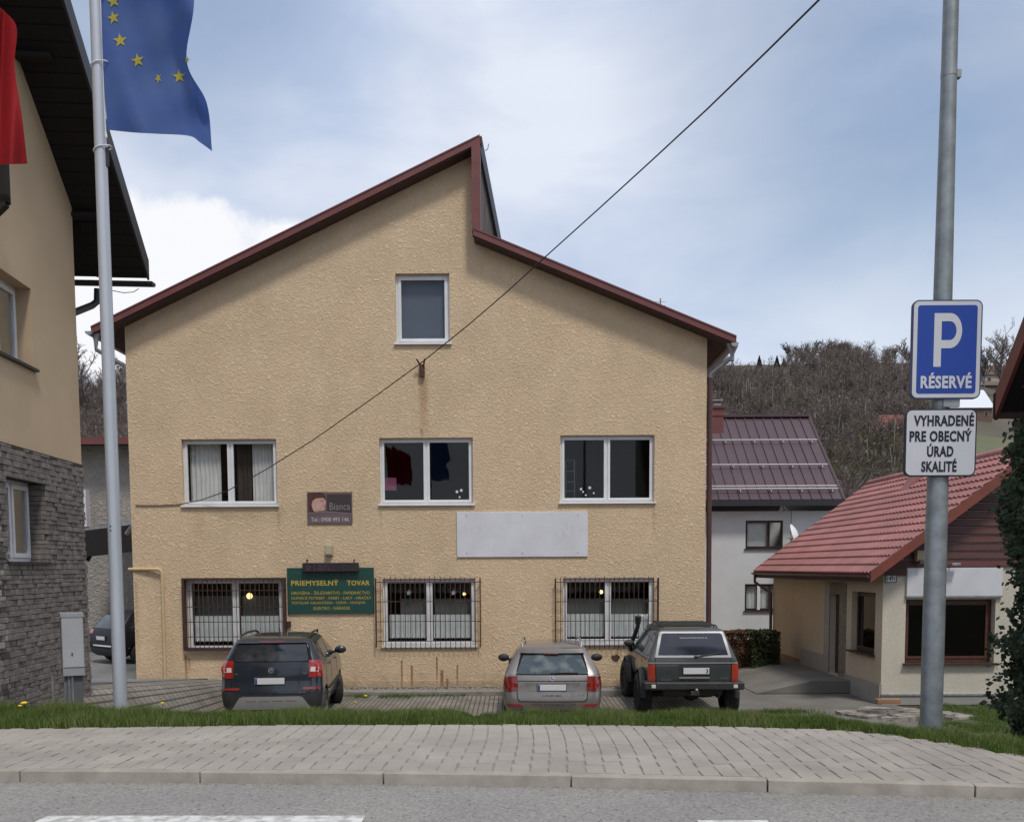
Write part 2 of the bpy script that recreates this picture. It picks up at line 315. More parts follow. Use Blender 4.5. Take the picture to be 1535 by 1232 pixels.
def wallplane(org, ad, nd, base, top, holes, reveal):
    """wall in the vertical plane through org: a runs along ad, holes (a0,a1,z0,z1) with reveals running inwards along nd"""
    mb = MB(); org = Vector(org); ad = Vector(ad).normalized(); nd = Vector(nd).normalized()
    P = lambda a, z, d=0: Vector((org.x, org.y, 0)) + ad * a + nd * d + Vector((0, 0, z))
    def lerp(pl, a, side):
        for i in range(len(pl) - 1):
            (a0, z0), (a1, z1) = pl[i], pl[i + 1]
            if a0 == a1: continue
            if a0 - 2e-5 <= a <= a1 + 2e-5:
                if side > 0 and abs(a - a1) < 2e-5 and i + 1 < len(pl) - 1: continue
                return z0 + (z1 - z0) * (a - a0) / (a1 - a0)
        return pl[-1][1]
    cuts = sorted(set([round(a, 5) for a, _ in top] + [round(a, 5) for a, _ in base] + [round(h[i], 5) for h in holes for i in (0, 1)]))
    for a0, a1 in zip(cuts, cuts[1:]):
        am = (a0 + a1) / 2; hs = sorted([h for h in holes if h[0] < am < h[1]], key=lambda h: h[2])
        lo = (lerp(base, a0, 1), lerp(base, a1, -1)); hi = (lerp(top, a0, 1), lerp(top, a1, -1))
        for h in hs:
            mb.quad(P(a0, lo[0]), P(a1, lo[1]), P(a1, h[2]), P(a0, h[2])); lo = (h[3], h[3])
        mb.quad(P(a0, lo[0]), P(a1, lo[1]), P(a1, hi[1]), P(a0, hi[0]))
    for (a0, a1, z0, z1) in holes:
        for (p, q) in (((a0, z0), (a0, z1)), ((a0, z1), (a1, z1)), ((a1, z1), (a1, z0)), ((a1, z0), (a0, z0))):
            mb.quad(P(*p), P(*q), P(*q, reveal), P(*p, reveal))
    return mb
_fcache = {}
def text(body, x0, x1, z0, z1, mat, parent, bold=0.0, M_=None, y=0.0, name='lettering', th=0.004, shear=0.0):
    """flat lettering fitted into the box x0..x1, z0..z1, facing -Y (or placed by M_)"""
    cu = bpy.data.curves.new('t', 'FONT'); cu.body = body; cu.offset = bold; cu.resolution_u = 3; cu.shear = shear; cu.space_character = 1.0 + bold * 2.2
    ob = bpy.data.objects.new('t', cu); COL.objects.link(ob)
    dg = bpy.context.evaluated_depsgraph_get(); dg.update()
    me = bpy.data.meshes.new_from_object(ob.evaluated_get(dg)); bpy.data.objects.remove(ob); bpy.data.curves.remove(cu)
    n = len(me.vertices); co = np.empty(n * 3); me.vertices.foreach_get('co', co); co = co.reshape(-1, 3)
    mn, mx = co.min(0), co.max(0); sx = (x1 - x0) / (mx[0] - mn[0]); sz = (z1 - z0) / (mx[1] - mn[1])
    new = np.stack([x0 + (co[:, 0] - mn[0]) * sx, np.full(n, y - th), z0 + (co[:, 1] - mn[1]) * sz], 1)
    fs = [tuple(p.vertices) for p in me.polygons]; bpy.data.meshes.remove(me)
    m2 = bpy.data.meshes.new(name); m2.from_pydata([tuple(v) for v in new], [], fs); 
    bm = bmesh.new(); bm.from_mesh(m2); r = bmesh.ops.extrude_face_region(bm, geom=bm.faces[:])
    for v in [g for g in r['geom'] if isinstance(g, bmesh.types.BMVert)]: v.co.y += th * 0.9
    if M_ is not None: bmesh.ops.transform(bm, matrix=M_, verts=bm.verts[:])
    bm.to_mesh(m2); bm.free()
    m2.materials.append(M[mat]); return link_mesh(name, m2, parent)
def rrect(x0, x1, z0, z1, r, y, n=6):
    pts = []
    for (cx, cz, a0) in ((x1 - r, z1 - r, 0), (x0 + r, z1 - r, 90), (x0 + r, z0 + r, 180), (x1 - r, z0 + r, 270)):
        for i in range(n + 1):
            a = math.radians(a0 + 90 * i / n); pts.append(Vector((cx + r * math.cos(a), y, cz + r * math.sin(a))))
    return pts
def sst(a, b, x):
    t = min(1.0, max(0.0, (x - a) / (b - a))); return t * t * (3 - 2 * t)
def npmesh(name, V, Fa, mat, parent=None, attr=None):
    """V (n,3), Fa (m,k) numpy arrays -> object"""
    me = bpy.data.meshes.new(name); k = Fa.shape[1]; n = len(V); m = len(Fa)
    me.vertices.add(n); me.vertices.foreach_set('co', np.ascontiguousarray(V, dtype=np.float32).ravel())
    me.loops.add(m * k); me.loops.foreach_set('vertex_index', np.ascontiguousarray(Fa, dtype=np.int32).ravel())
    me.polygons.add(m); me.polygons.foreach_set('loop_start', np.arange(0, m * k, k, dtype=np.int32))
    me.update(calc_edges=True); 
    if attr is not None:
        a = me.attributes.new('tint', 'FLOAT', 'POINT'); a.data.foreach_set('value', np.ascontiguousarray(attr, dtype=np.float32))
    me.materials.append(M[mat] if isinstance(mat, str) else mat)
    return link_mesh(name, me, parent)

# ------------------------------------------------------------------ ground
ZR, ZS = 1.738, 1.80          # road, pavement
def pl(pts, x):
    if x <= pts[0][0]: return pts[0][1]
    for (a, b), (c, d) in zip(pts, pts[1:]):
        if x <= c: return b + (d - b) * (x - a) / (c - a)
    return pts[-1][1]
KB = [(WZ(px, py, ZS).x, WZ(px, py, ZS).y) for px, py in ((0, 1150), (500, 1152.5), (900, 1158), (1535, 1173))]       # back line of the kerb
FE = [(WZ(px, py, ZS).x, WZ(px, py, ZS).y) for px, py in ((0, 1092), (230, 1088.5), (420, 1086), (800, 1085.5), (1100, 1088.5), (1250, 1093.5), (1320, 1100), (1450, 1119), (1535, 1135))]
KB = [(-9, KB[0][1] + 0.15)] + KB + [(9, KB[-1][1] - 0.9)]
FE = [(-9, FE[0][1])] + FE + [(9, FE[-1][1] - 0.6)]
def H(x, y):
    y0 = pl(FE, x) + 0.25 + 0.45 * sst(-2, -4, x)
    if y < y0: return ZS
    k = 1 - sst(-6.3, -5.2, x)
    c = ZS * (1 - sst(y0, y0 + 3.6, y))
    r = ZS * (1 - sst(y0, y0 + 9.0, y))
    kr = sst(3.6, 5.2, x)
    zc = c * (1 - kr) + r * kr
    l_ = max(0.0, ZS - 0.108 * max(0, y - 7.2))
    return zc * (1 - k) + l_ * k
def hill(x, y):
    if y < 62: return 0.0
    ang = x / y
    amp = 61 * (1 - 0.16 * sst(0.42, 0.62, ang)) * (1 - 0.18 * sst(-0.35, -0.5, ang))
    z = amp * min(1.0, (y - 62) / 200) ** 1.3
    z += 3.5 * mnoise.noise(Vector((x * 0.02, y * 0.02, 3))) * sst(80, 150, y) * (1 - .45 * sst(200, 262, y))
    return z - 10 * sst(262, 420, y)
def sheet(name, xs, ys, fz, off, mat, parent=None):
    V = np.array([(x, y, fz(x, y) + off) for y in ys for x in xs]); nx = len(xs); ny = len(ys)
    Fa = np.array([(j * nx + i, j * nx + i + 1, (j + 1) * nx + i + 1, (j + 1) * nx + i) for j in range(ny - 1) for i in range(nx - 1)])
    o = npmesh(name, V, Fa, mat, parent); me = o.data; me.polygons.foreach_set('use_smooth', [True] * len(me.polygons)); return o
def Hg(x, y):
    if y < pl(FE, x) + 0.02: return ZR - 0.08
    return H(x, y) - 0.02
xs = np.concatenate([np.linspace(-70, -12, 16), np.arange(-11.5, 12.1, 0.25), np.linspace(13, 70, 16)])
ys = np.concatenate([[-40, -10, 0, 3.5, 4.5], np.arange(5, 14.1, 0.2), np.arange(14.6, 30, 0.8), np.linspace(31, 62, 10)])
g = sheet('ground', xs, ys, Hg, 0, 'soil'); tag(g, kind='structure')
xs = np.linspace(-330, 380, 150); ys = np.concatenate([[58], np.linspace(62, 275, 60), np.linspace(285, 900, 12)])
g = sheet('hills', xs, ys, hill, -0.03, 'hill_soil'); tag(g, kind='structure')
# far plain at the sides and behind, down to the horizon
mb = MB()
for (a, b, c, d) in ((-900, -70, -900, 58), (70, 900, -900, 58), (-70, 70, -900, -40)):
    mb.quad((a, c, -0.05), (b, c, -0.05), (b, d, -0.05), (a, d, -0.05))
tag(mb.build('far_ground', 'soil'), kind='structure')

# asphalt with embedded pale and dark stones
def asphalt(name, c1, c2, spk=1.0):
    m = pbr(name, c1, 0.9, col2=c2, scale=1.3, detail=9, bump=0.0)
    t = m.node_tree; l = t.links.new; p = t.nodes['Principled BSDF']; c = N(t, 'ShaderNodeTexCoord'); last = p.inputs['Base Color'].links[0].from_socket
    v = N(t, 'ShaderNodeTexVoronoi', inp={'Scale': 85.0}); l(c.outputs['Object'], v.inputs[0])
    mr = N(t, 'ShaderNodeMapRange', inp={'From Min': 0.0, 'From Max': 1.0, 'To Min': 1 - 0.22 * spk, 'To Max': 1 + 0.22 * spk})
    sp = N(t, 'ShaderNodeSeparateColor'); l(v.outputs['Color'], sp.inputs[0]); l(sp.outputs[0], mr.inputs[0])
    v2 = N(t, 'ShaderNodeTexVoronoi', inp={'Scale': 17.0}); l(c.outputs['Object'], v2.inputs[0])
    m2 = N(t, 'ShaderNodeMapRange', interpolation_type='SMOOTHSTEP', inp={'From Min': 0.10, 'From Max': 0.17, 'To Min': 0.42, 'To Max': 1.0}); l(v2.outputs['Distance'], m2.inputs[0])
    q = N(t, 'ShaderNodeMath', operation='MULTIPLY'); l(mr.outputs[0], q.inputs[0]); l(m2.outputs[0], q.inputs[1])
    hs = N(t, 'ShaderNodeHueSaturation'); l(last, hs.inputs['Color']); l(q.outputs[0], hs.inputs['Value']); l(hs.outputs[0], p.inputs['Base Color'])
    b = N(t, 'ShaderNodeBump', inp={'Strength': 0.5, 'Distance': 0.006}); l(v.outputs['Distance'], b.inputs['Height']); l(b.outputs[0], p.inputs['Normal'])
    return m
asphalt('road_asphalt', (0.225, 0.215, 0.205), (0.265, 0.255, 0.24))
asphalt('drive_asphalt', (0.15, 0.145, 0.14), (0.20, 0.195, 0.185), 0.6)
xs = np.arange(-14, 14.1, 0.5)
def kf(x): return pl(KB, x) - 0.08
V = []; 
for x in xs: V += [(x, -9, ZR), (x, kf(x) + 0.05, ZR)]
Fa = np.array([(2 * i, 2 * i + 2, 2 * i + 3, 2 * i + 1) for i in range(len(xs) - 1)])
road = npmesh('road', np.array(V), Fa, 'road_asphalt'); tag(road, kind='structure')
def strip_on_road(px0, px1, py):
    a = WZ(px0, py, ZR); b = WZ(px1, py, ZR)
    mb = MB(); mb.quad((a.x - .01, a.y - 0.13, ZR + .004), (b.x, b.y - 0.13, ZR + .004), (b.x, b.y, ZR + .004), (a.x, a.y, ZR + .004)); return mb.build('road_marking', 'line_paint', road)
strip_on_road(72, 548, 1223); strip_on_road(1045, 1150, 1230)

# kerb stones
kerb = MB()
for x in xs[:-1]:
    kerb.box(x, x + 0.5, kf(x) + 0.004, kf(x) + 0.09, ZR - 0.1, ZS - 0.005)
kerb = kerb.build('kerb', 'kerb_conc'); tag(kerb, kind='structure')
x = WZ(291, 1165, ZS).x - 6.03
while x < 7:
    x2 = x + 0.995; y1, y2 = kf(x), kf(x2); L_ = math.hypot(x2 - x, y2 - y1)
    mb = MB().box(0.0005, L_ - 0.0005, 0, 0.082, -0.18, 0.0, ch=0.002)
    o = mb.build('kerb_stone', 'kerb_conc', kerb, loc=(x, y1, ZS + random.uniform(-.003, .003)), rot=(0, 0, math.atan2(y2 - y1, x2 - x)))
    x += 1.003
# pavement of small concrete blocks
base = MB()
for x in np.arange(-9, 9, 0.25):
    base.box(x, x + 0.25, pl(KB, x), pl(FE, x + 0.12) + 0.0, ZS - 0.12, ZS - 0.006)
pave = base.build('pavement', 'joint_sand'); tag(pave, kind='structure')
pav = []
PW, PL = 0.1, 0.2
ci = 0
for x in np.arange(-5.2, 5.4, PW):
    y = pl(KB, x + .05) + 0.004 - (PL / 2 if ci % 2 else 0); ye = pl(FE, x + .05) + random.uniform(-.012, .012); ci += 1
    if x > 1.0 and x < 1.45: ye += 0
    yk = pl(KB, x + .05) + 0.004
    while y < ye - 0.03:
        a = max(y, yk); b = min(y + PL, ye)
        # slight bowing of the courses
        xo = 0.035 * math.sin((a - 4.9) * 1.9 + x * 0.45)
        pav.append((x + PW / 2 + xo, (a + b) / 2, PW - 0.0045, b - a - 0.0045)); y += PL
pav.sort(key=lambda p: (abs(p[0] / p[1]) > 0.60, p[1]))
pm_ = [MB().box(-.5, .5, -.5, .5, -0.5, 0.5, ch=0.035).build('paver_src', 'paver') for _ in range(1)][0]
pme = pm_.data; pme.name = 'paver'; bpy.data.objects.remove(pm_)
for (cx, cy, w, l_) in pav[:300]:
    link_mesh('paver', pme, pave, (cx, cy, ZS - 0.03 + random.gauss(0, 0.0009)), (random.gauss(0, .004), random.gauss(0, .005), random.gauss(0, .006)), (w, l_, 0.06))
rest = MB()
for (cx, cy, w, l_) in pav[300:]:
    z = ZS + random.gauss(0, 0.0014); rest.box(cx - w / 2, cx + w / 2, cy - l_ / 2, cy + l_ / 2, z - .05, z, ch=0.004)
tag(rest.build('paver', 'paver', pave), kind='stuff')

# parking area paved in blocks (too far to tell the blocks apart one by one), drives
def blocks(name, c1, c2, mort):
    m = pbr(name, c1, 0.9); t = m.node_tree; l = t.links.new; p = t.nodes['Principled BSDF']; c = N(t, 'ShaderNodeTexCoord')
    b = N(t, 'ShaderNodeTexBrick', inp={'Color1': (*c1, 1), 'Color2': (*c2, 1), 'Mortar': (*mort, 1), 'Scale': 1.0, 'Mortar Size': 0.012, 'Brick Width': 0.2, 'Row Height': 0.1, 'Bias': 0.0})
    mpn = N(t, 'ShaderNodeMapping', inp={'Rotation': (0, 0, PI / 2)}); l(c.outputs['Object'], mpn.inputs[0]); l(mpn.outputs[0], b.inputs[0])
    n = N(t, 'ShaderNodeTexNoise', inp={'Scale': 1.6, 'Detail': 8.0}); l(c.outputs['Object'], n.inputs[0])
    mr = N(t, 'ShaderNodeMapRange', inp={'From Min': .3, 'From Max': .7, 'To Min': .7, 'To Max': 1.2}); l(n.outputs[0], mr.inputs[0])
    hs = N(t, 'ShaderNodeHueSaturation'); l(b.outputs[0], hs.inputs['Color']); l(mr.outputs[0], hs.inputs['Value']); l(hs.outputs[0], p.inputs['Base Color'])
    bp = N(t, 'ShaderNodeBump', inp={'Strength': 0.6, 'Distance': 0.01}); bp.invert = True; l(b.outputs['Fac'], bp.inputs['Height']); l(bp.outputs[0], p.inputs['Normal']); return m
blocks('park_blocks', (0.20, 0.18, 0.155), (0.24, 0.215, 0.19), (0.07, 0.065, 0.045))
YF = 21.2                                                       # the facade of the big house
tag(sheet('parking_area', np.arange(-7.2, 4.4, 0.2), np.arange(9.6, 20.3, 0.2), H, 0.008, 'park_blocks'), kind='structure')
tag(sheet('left_driveway', np.concatenate([np.arange(-16, -8, 2), np.arange(-8, -7.1, .2)]), np.arange(8.6, 50, 0.4), lambda x, y: H(x, y) + 0.004 * (x > -7.2), 0.012, 'drive_asphalt'), kind='structure')
pbr('drive_conc', (0.20, 0.185, 0.165), 0.92, col2=(0.13, 0.12, 0.105), scale=0.8, detail=9, bump=0.4, bscale=40, lo=0.3, hi=0.6)
tag(sheet('right_driveway', np.arange(4.36, 8.2, 0.3), np.arange(10.2, 40, 0.5), H, 0.006, 'drive_conc'), kind='structure')
# things whose parts are modelled straight in world coordinates
WORLDT = set()
_link0 = link_mesh
def link_mesh(name, me, parent=None, loc=None, rot=None, scale=None):
    if parent is not None and parent.name in WORLDT:
        l0 = Vector(loc) if loc is not None else Vector((0, 0, 0)); loc = l0 - Vector(parent.location)
    return _link0(name, me, parent, loc, rot, scale)
def wthing(name, label, cat, loc, group=None):
    o = thing(name, label, cat, loc, 0, group); WORLDT.add(o.name); return o
def xf(mb, Mx):
    mb.v = [tuple(Mx @ Vector(v)) for v in mb.v]; return mb
def frameM(org, ad, nd):
    a = Vector(ad).normalized(); n = Vector(nd).normalized()
    return Matrix(((a.x, n.x, 0, org[0]), (a.y, n.y, 0, org[1]), (0, 0, 1, 0), (0, 0, 0, 1)))
def window(parent, Mx, a0, a1, z0, z1, rec=0.11, splits=(0.5,), fm='white_pvc', gm='window_glass', fw=0.055, sw=0.055, sill='white_sill', sill_out=0.06, sill_ext=0.04, d=0.06):
    mb = MB(); zi = z0 + 0.03
    mb.box(a0, a0 + fw, rec, rec + d, zi, z1); mb.box(a1 - fw, a1, rec, rec + d, zi, z1)
    mb.box(a0 + fw, a1 - fw, rec, rec + d, zi, zi + fw); mb.box(a0 + fw, a1 - fw, rec, rec + d, z1 - fw, z1)
    xs_ = [a0] + [a0 + (a1 - a0) * s for s in splits] + [a1]
    for s in xs_[1:-1]: mb.box(s - fw * .35, s + fw * .35, rec + .003, rec + d, zi + fw, z1 - fw)
    w = xf(mb, Mx).build('window', fm, parent)
    for i in range(len(xs_) - 1):
        b0 = xs_[i] + (fw * .8 if i == 0 else fw * .3); b1 = xs_[i + 1] - (fw * .8 if i == len(xs_) - 2 else fw * .3)
        c0, c1 = zi + fw * .8, z1 - fw * .8; s = MB(); y0, y1 = rec - .018, rec + .035
        s.box(b0, b0 + sw, y0, y1, c0, c1); s.box(b1 - sw, b1, y0, y1, c0, c1); s.box(b0 + sw, b1 - sw, y0, y1, c0, c0 + sw); s.box(b0 + sw, b1 - sw, y0, y1, c1 - sw, c1)
        xf(s, Mx).build('sash', fm, w)
        p = MB(); p.box(b0 + sw, b1 - sw, rec + .008, rec + .014, c0 + sw, c1 - sw); xf(p, Mx).build('pane', gm, w)
    if sill:
        s = MB().box(a0 - sill_ext, a1 + sill_ext, -sill_out, rec + .02, z0 - 0.012, z0 + 0.022); xf(s, Mx).build('window_sill', sill, w)
    return w
def drape(name, x0, x1, z0, z1, y, mat, parent, waves=9, amp=0.03, scallop=0, Mx=None, seed=0):
    r = random.Random(seed); n = int(waves * 8); vs = []; ph = r.uniform(0, 6)
    rows = 6
    for j in range(rows + 1):
        t = j / rows
        for i in range(n + 1):
            u = i / n; x = x0 + (x1 - x0) * u
            z = z1 + (z0 - z1) * t
            if scallop and j == rows: z += 0.028 * abs(math.sin(u * PI * scallop))
            vs.append((x, y + amp * (0.6 + .4 * t) * math.sin(u * waves * 2 * PI + ph + .6 * math.sin(u * 9 + t)) , z))
    fs = [(j * (n + 1) + i, j * (n + 1) + i + 1, (j + 1) * (n + 1) + i + 1, (j + 1) * (n + 1) + i) for j in range(rows) for i in range(n)]
    mb = MB().add(vs, fs)
    if Mx is not None: xf(mb, Mx)
    return mb.build(name, mat, parent, sm=60, fix=False)
def star(mb, cx, cz, r, y, ri=0.42, n=5, rot=PI / 2, th=0.004, Mx=None):
    pts = [Vector((cx + (r if k % 2 == 0 else r * ri) * math.cos(rot + k * PI / n), y, cz + (r if k % 2 == 0 else r * ri) * math.sin(rot + k * PI / n))) for k in range(2 * n)]
    mb.prism(pts, (0, th, 0))

# ------------------------------------------------------------------ the big ochre house
fx = lambda px, py=750: W(px, py, YF).x
fz = lambda py, px=640: W(px, py, YF).z
XL, XR = fx(196, 760), fx(1058, 720)
house = wthing('commercial_house', 'large ochre rendered house with split pitched roof and grilled ground floor windows, in the middle', 'house', (0, YF, 0))
YR = YF - 0.40
A, B, C, D = W(136, 491, YR), W(719, 204, YR), W(709, 343, YR), W(1104, 505, YR)
YB = YF + 13
def roofz(P, Q, x): return P.z + (Q.z - P.z) * (x - P.x) / (Q.x - P.x)
TH = 0.17
xs_ = round(fx(713, 280), 4)
top = [(XL, roofz(A, B, XL) - TH), (xs_, roofz(A, B, xs_) - TH), (xs_, roofz(C, D, xs_) - TH), (XR, roofz(C, D, XR) - TH)]
def opn(l, t, r, b):
    return (fx(l, (t + b) / 2), fx(r, (t + b) / 2), fz(b, (l + r) / 2), fz(t, (l + r) / 2))
OP = {'A': opn(273, 658, 415, 759), 'B': opn(569, 656, 709, 757), 'C': opn(840, 652, 981, 754), 'T': opn(593, 410, 674, 516),
      'D': opn(280, 868, 424, 976), 'E': opn(574, 867, 713, 969), 'F': opn(844, 866, 980, 966)}
STR = []
for (px, t, b, w, s) in ((602.5, 988, 1046, .035, .8), (617.5, 995, 1048, .04, .8), (655, 983, 1032, .035, .85), (662.5, 1003, 1042, .06, .85), (670.5, 1015, 1040, .05, .75), (685.5, 995, 1036, .035, .75),
                         (279, 980, 1030, .05, .7), (284, 985, 1010, .05, .5), (635, 566, 662, .16, .38), (632, 640, 660, .06, .5), (206, 870, 1015, .06, .25), (418, 766, 800, .06, .25), (571, 764, 800, .06, .2),
                         (706, 765, 810, .05, .22), (840, 762, 800, .05, .2), (980, 760, 810, .06, .22), (300, 765, 830, .2, .12), (926, 968, 1000, .04, .45)):
    STR.append((fx(px, (t + b) / 2), fz(t, px), fz(b, px), w, s))
plaster('ochre_plaster', (0.71, 0.54, 0.36), (0.64, 0.48, 0.315), STR, plinth_z=0.0, depth=0.014, sc=11)
MF = frameM((0, YF, 0), (1, 0, 0), (0, 1, 0))
wall = wallplane((0, YF, 0), (1, 0, 0), (0, 1, 0), [(XL, 0.0), (XR, 0.0)], top, list(OP.values()), 0.26)
# the other walls, the floor slabs and back of the rooms
zl, zr_ = top[0][1], top[-1][1]; zls, zrs = top[1][1], top[2][1]
wall.quad((XL, YF, 0), (XL, YB, 0), (XL, YB, zl), (XL, YF, zl)); wall.quad((XR, YF, 0), (XR, YB, 0), (XR, YB, zr_), (XR, YF, zr_))
wall.quad((XL, YB, 0), (xs_, YB, 0), (xs_, YB, zls), (XL, YB, zl)); wall.quad((xs_, YB, 0), (XR, YB, 0), (XR, YB, zr_), (xs_, YB, zrs))
wallo = wall.build('wall', 'ochre_plaster', house)
pt = fz(1019.5, 600)
mbp = MB(); mbp.box(XL - .012, XR + .012, YF - 0.022, YF - 0.0, 0.02, pt)
mbp.build('plinth', 'ochre_plaster', house)
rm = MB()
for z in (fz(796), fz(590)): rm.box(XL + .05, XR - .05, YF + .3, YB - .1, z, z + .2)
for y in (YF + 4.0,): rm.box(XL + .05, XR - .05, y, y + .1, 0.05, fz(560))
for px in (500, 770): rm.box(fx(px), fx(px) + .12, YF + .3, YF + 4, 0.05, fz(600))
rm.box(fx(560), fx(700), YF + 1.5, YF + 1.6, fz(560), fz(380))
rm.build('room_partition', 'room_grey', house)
# roof slabs, fascias, gutters
def slab(P, Q, ex0, ex1, name, mat, mt):
    d = (Q - P).normalized(); P2 = P - d * ex0; Q2 = Q + d * ex1
    mb = MB().prism([P2, Q2, Q2 - Vector((0, 0, TH)), P2 - Vector((0, 0, TH))], (0, YB + .3 - YR, 0)); return mb.build(name, mat, house)
Ai, Bi, Ci, Di = [Vector((p.x, YR + .03, p.z)) for p in (A, B, C, D)]
slab(Ai, Bi, -0.02, 0.05, 'roof', 'brown_soffit', None); slab(Ci, Di, -0.02, -0.02, 'roof', 'brown_soffit', None)
def fascia(P, Q, h=0.17, name='fascia'):
    d = (Q - P).normalized(); mb = MB()
    P = P + Vector((0, 0, .03)); Q = Q + Vector((0, 0, .03))
    mb.prism([P, Q, Q - Vector((0, 0, h)), P - Vector((0, 0, h))], (0, .028, 0))
    mb.prism([P + Vector((0, -.015, 0)), Q + Vector((0, -.015, 0)), Q + Vector((0, -.015, -.035)), P + Vector((0, -.015, -.035))], (0, .30, 0)); return mb.build(name, 'red_sheet', house)
fascia(A, B); fascia(C, D)
# upright red trim at the step of the roof and boarded side wall above the lower roof
x0, x1 = W(707, 280, YR).x, W(720, 280, YR).x
zb = roofz(C, D, x0) - .05; zt = roofz(A, B, x1) - 0.15
MB().box(x0, x1, YR - .004, YF + 0.02, zb, zt).build('step_trim', 'red_sheet', house)
k = 0; y = YF + 0.03
while y < YB:
    sk = .052 * (y - YF); MB().box(x1 - 0.05 + sk, x1 - 0.03 + sk + (0.008 if k % 2 else 0), y, y + 0.19, zb - .1, zt + 0.0).build('board', 'grey_board', house); y += 0.2; k += 1
MB().prism([(B.x - .16, YR + .06, B.z - .30), (B.x + .01, YR + .06, B.z - .27), (B.x + .05, YR + .06, B.z + .0), (B.x - .16, YR + .06, B.z + .0)], (.058 * (YB - YR), YB - YR, 0)).build('roof_edge', 'black_sheet', house)
# lightning rod hook behind the ridge
MB().tube([W(727, 226, YF + 2), W(731, 224, YF + 2), W(732.5, 216, YF + 2)], .012, 6).build('lightning_hook', 'zinc', house)
# aerial over the right slope
an = W(990, 458, YF + 3)
mb = MB().tube([an + Vector((0, 0, -1.0)), an + Vector((0, 0, .18))], .018, 6)
for dz in (-.12, 0, .1): mb.tube([an + Vector((-.13, 0, dz)), an + Vector((.13, 0, dz))], .01, 5)
mb.build('aerial', 'zinc', house)
def gutter(x, z, sgn, r=.085):
    mb = MB(); n = 8; y0, y1 = YR - .06, YB
    pts = [(x + r * math.cos(PI + PI * i / n), z + r * math.sin(PI + PI * i / n)) for i in range(n + 1)]
    for (a, b), (c, d) in zip(pts, pts[1:]): mb.quad((a, y0, b), (c, y0, d), (c, y1, d), (a, y1, b))
    mb.add([(a, y0, b) for a, b in pts], [tuple(range(n + 1))]); return mb.build('gutter', 'zinc', house, sm=40, fix=False)
gl = W(133, 496, YR); gr = W(1101, 516, YR)
gutter(gl.x + .02, gl.z - .02, -1); gutter(gr.x, gr.z + .02, 1)
Yp = YF + 0.14
fun = MB().lathe([(.10, .08), (.085, 0), (.05, -.12), (.045, -.2)], org=(gl.x + .10, YR + .12, gl.z - .07), n=12)
fun.tube([(gl.x + .10, YR + .12, gl.z - .25), W(144, 524, YR + .12), W(186, 548, Yp), W(191, 556, Yp), W(197, 690, Yp), W(202, 783, Yp), W(190, 800, Yp + .3)], .048, 10)
for (px, py) in ((192.5, 604), (201, 770)): 
    q = W(px, py, Yp); fun.lathe([(.049, -.03), (.06, -.03), (.06, .03), (.049, .03)], org=q, n=12)
fun.build('downpipe', 'zinc', house, sm=40)
mb = MB().lathe([(.14, .12), (.13, .05), (.07, -.08), (.05, -.12), (.05, -.28)], org=(gr.x + .0, YR + .2, gr.z - .05), n=12)
mb.tube([(gr.x, YR + .2, gr.z - .3), W(1094, 538, YR + .2), W(1066, 560, YF + .06), W(1064.5, 568, YF + .06)], .05, 10)
mb.build('downpipe', 'zinc', house, sm=40)
MB().tube([W(1064.5, 566, YF + .06), W(1063, 760, YF + .06), W(1061.5, 1030, YF + .06)], .062, 10).build('downpipe', 'brown_pipe', house, sm=40)
# windows with what hangs in them
WIN = {}
for kname in ('A', 'B', 'C', 'D', 'E', 'F'):
    o = OP[kname]; WIN[kname] = window(house, MF, *o)
WIN['T'] = window(house, MF, *OP['T'], splits=(), fw=.07, sw=.065)
hx = lambda px, py, d: W(px, py, YF + d).x
hzz = lambda py, px, d: W(px, py, YF + d).z
def hpanel(win, l, t, r, b, d, mat, name='panel', ch=0.0):
    return MB().box(hx(l, t, d), hx(r, t, d), YF + d, YF + d + .01, hzz(b, l, d), hzz(t, l, d), ch=ch).build(name, mat, win)
def hdrape(win, l, t, r, b, d, mat, waves, amp=.03, sc=0, seed=0):
    return drape('curtain', hx(l, t, d), hx(r, t, d), hzz(b, l, d), hzz(t, l, d), YF + d, mat, win, waves, amp, sc, seed=seed)
hpanel(WIN['T'], 596, 412, 672, 512, .24, 'blue_grey_blind', 'roller_blind')
hdrape(WIN['A'], 284, 664, 330, 752, .30, 'curtain', 7, seed=1); hdrape(WIN['A'], 378, 664, 412, 752, .30, 'curtain', 6, seed=2)
hdrape(WIN['A'], 354, 664, 376, 752, .36, 'brown_cloth', 3, seed=3)
hpanel(WIN['B'], 577, 716, 594, 735, .45, 'pink_box', 'box')

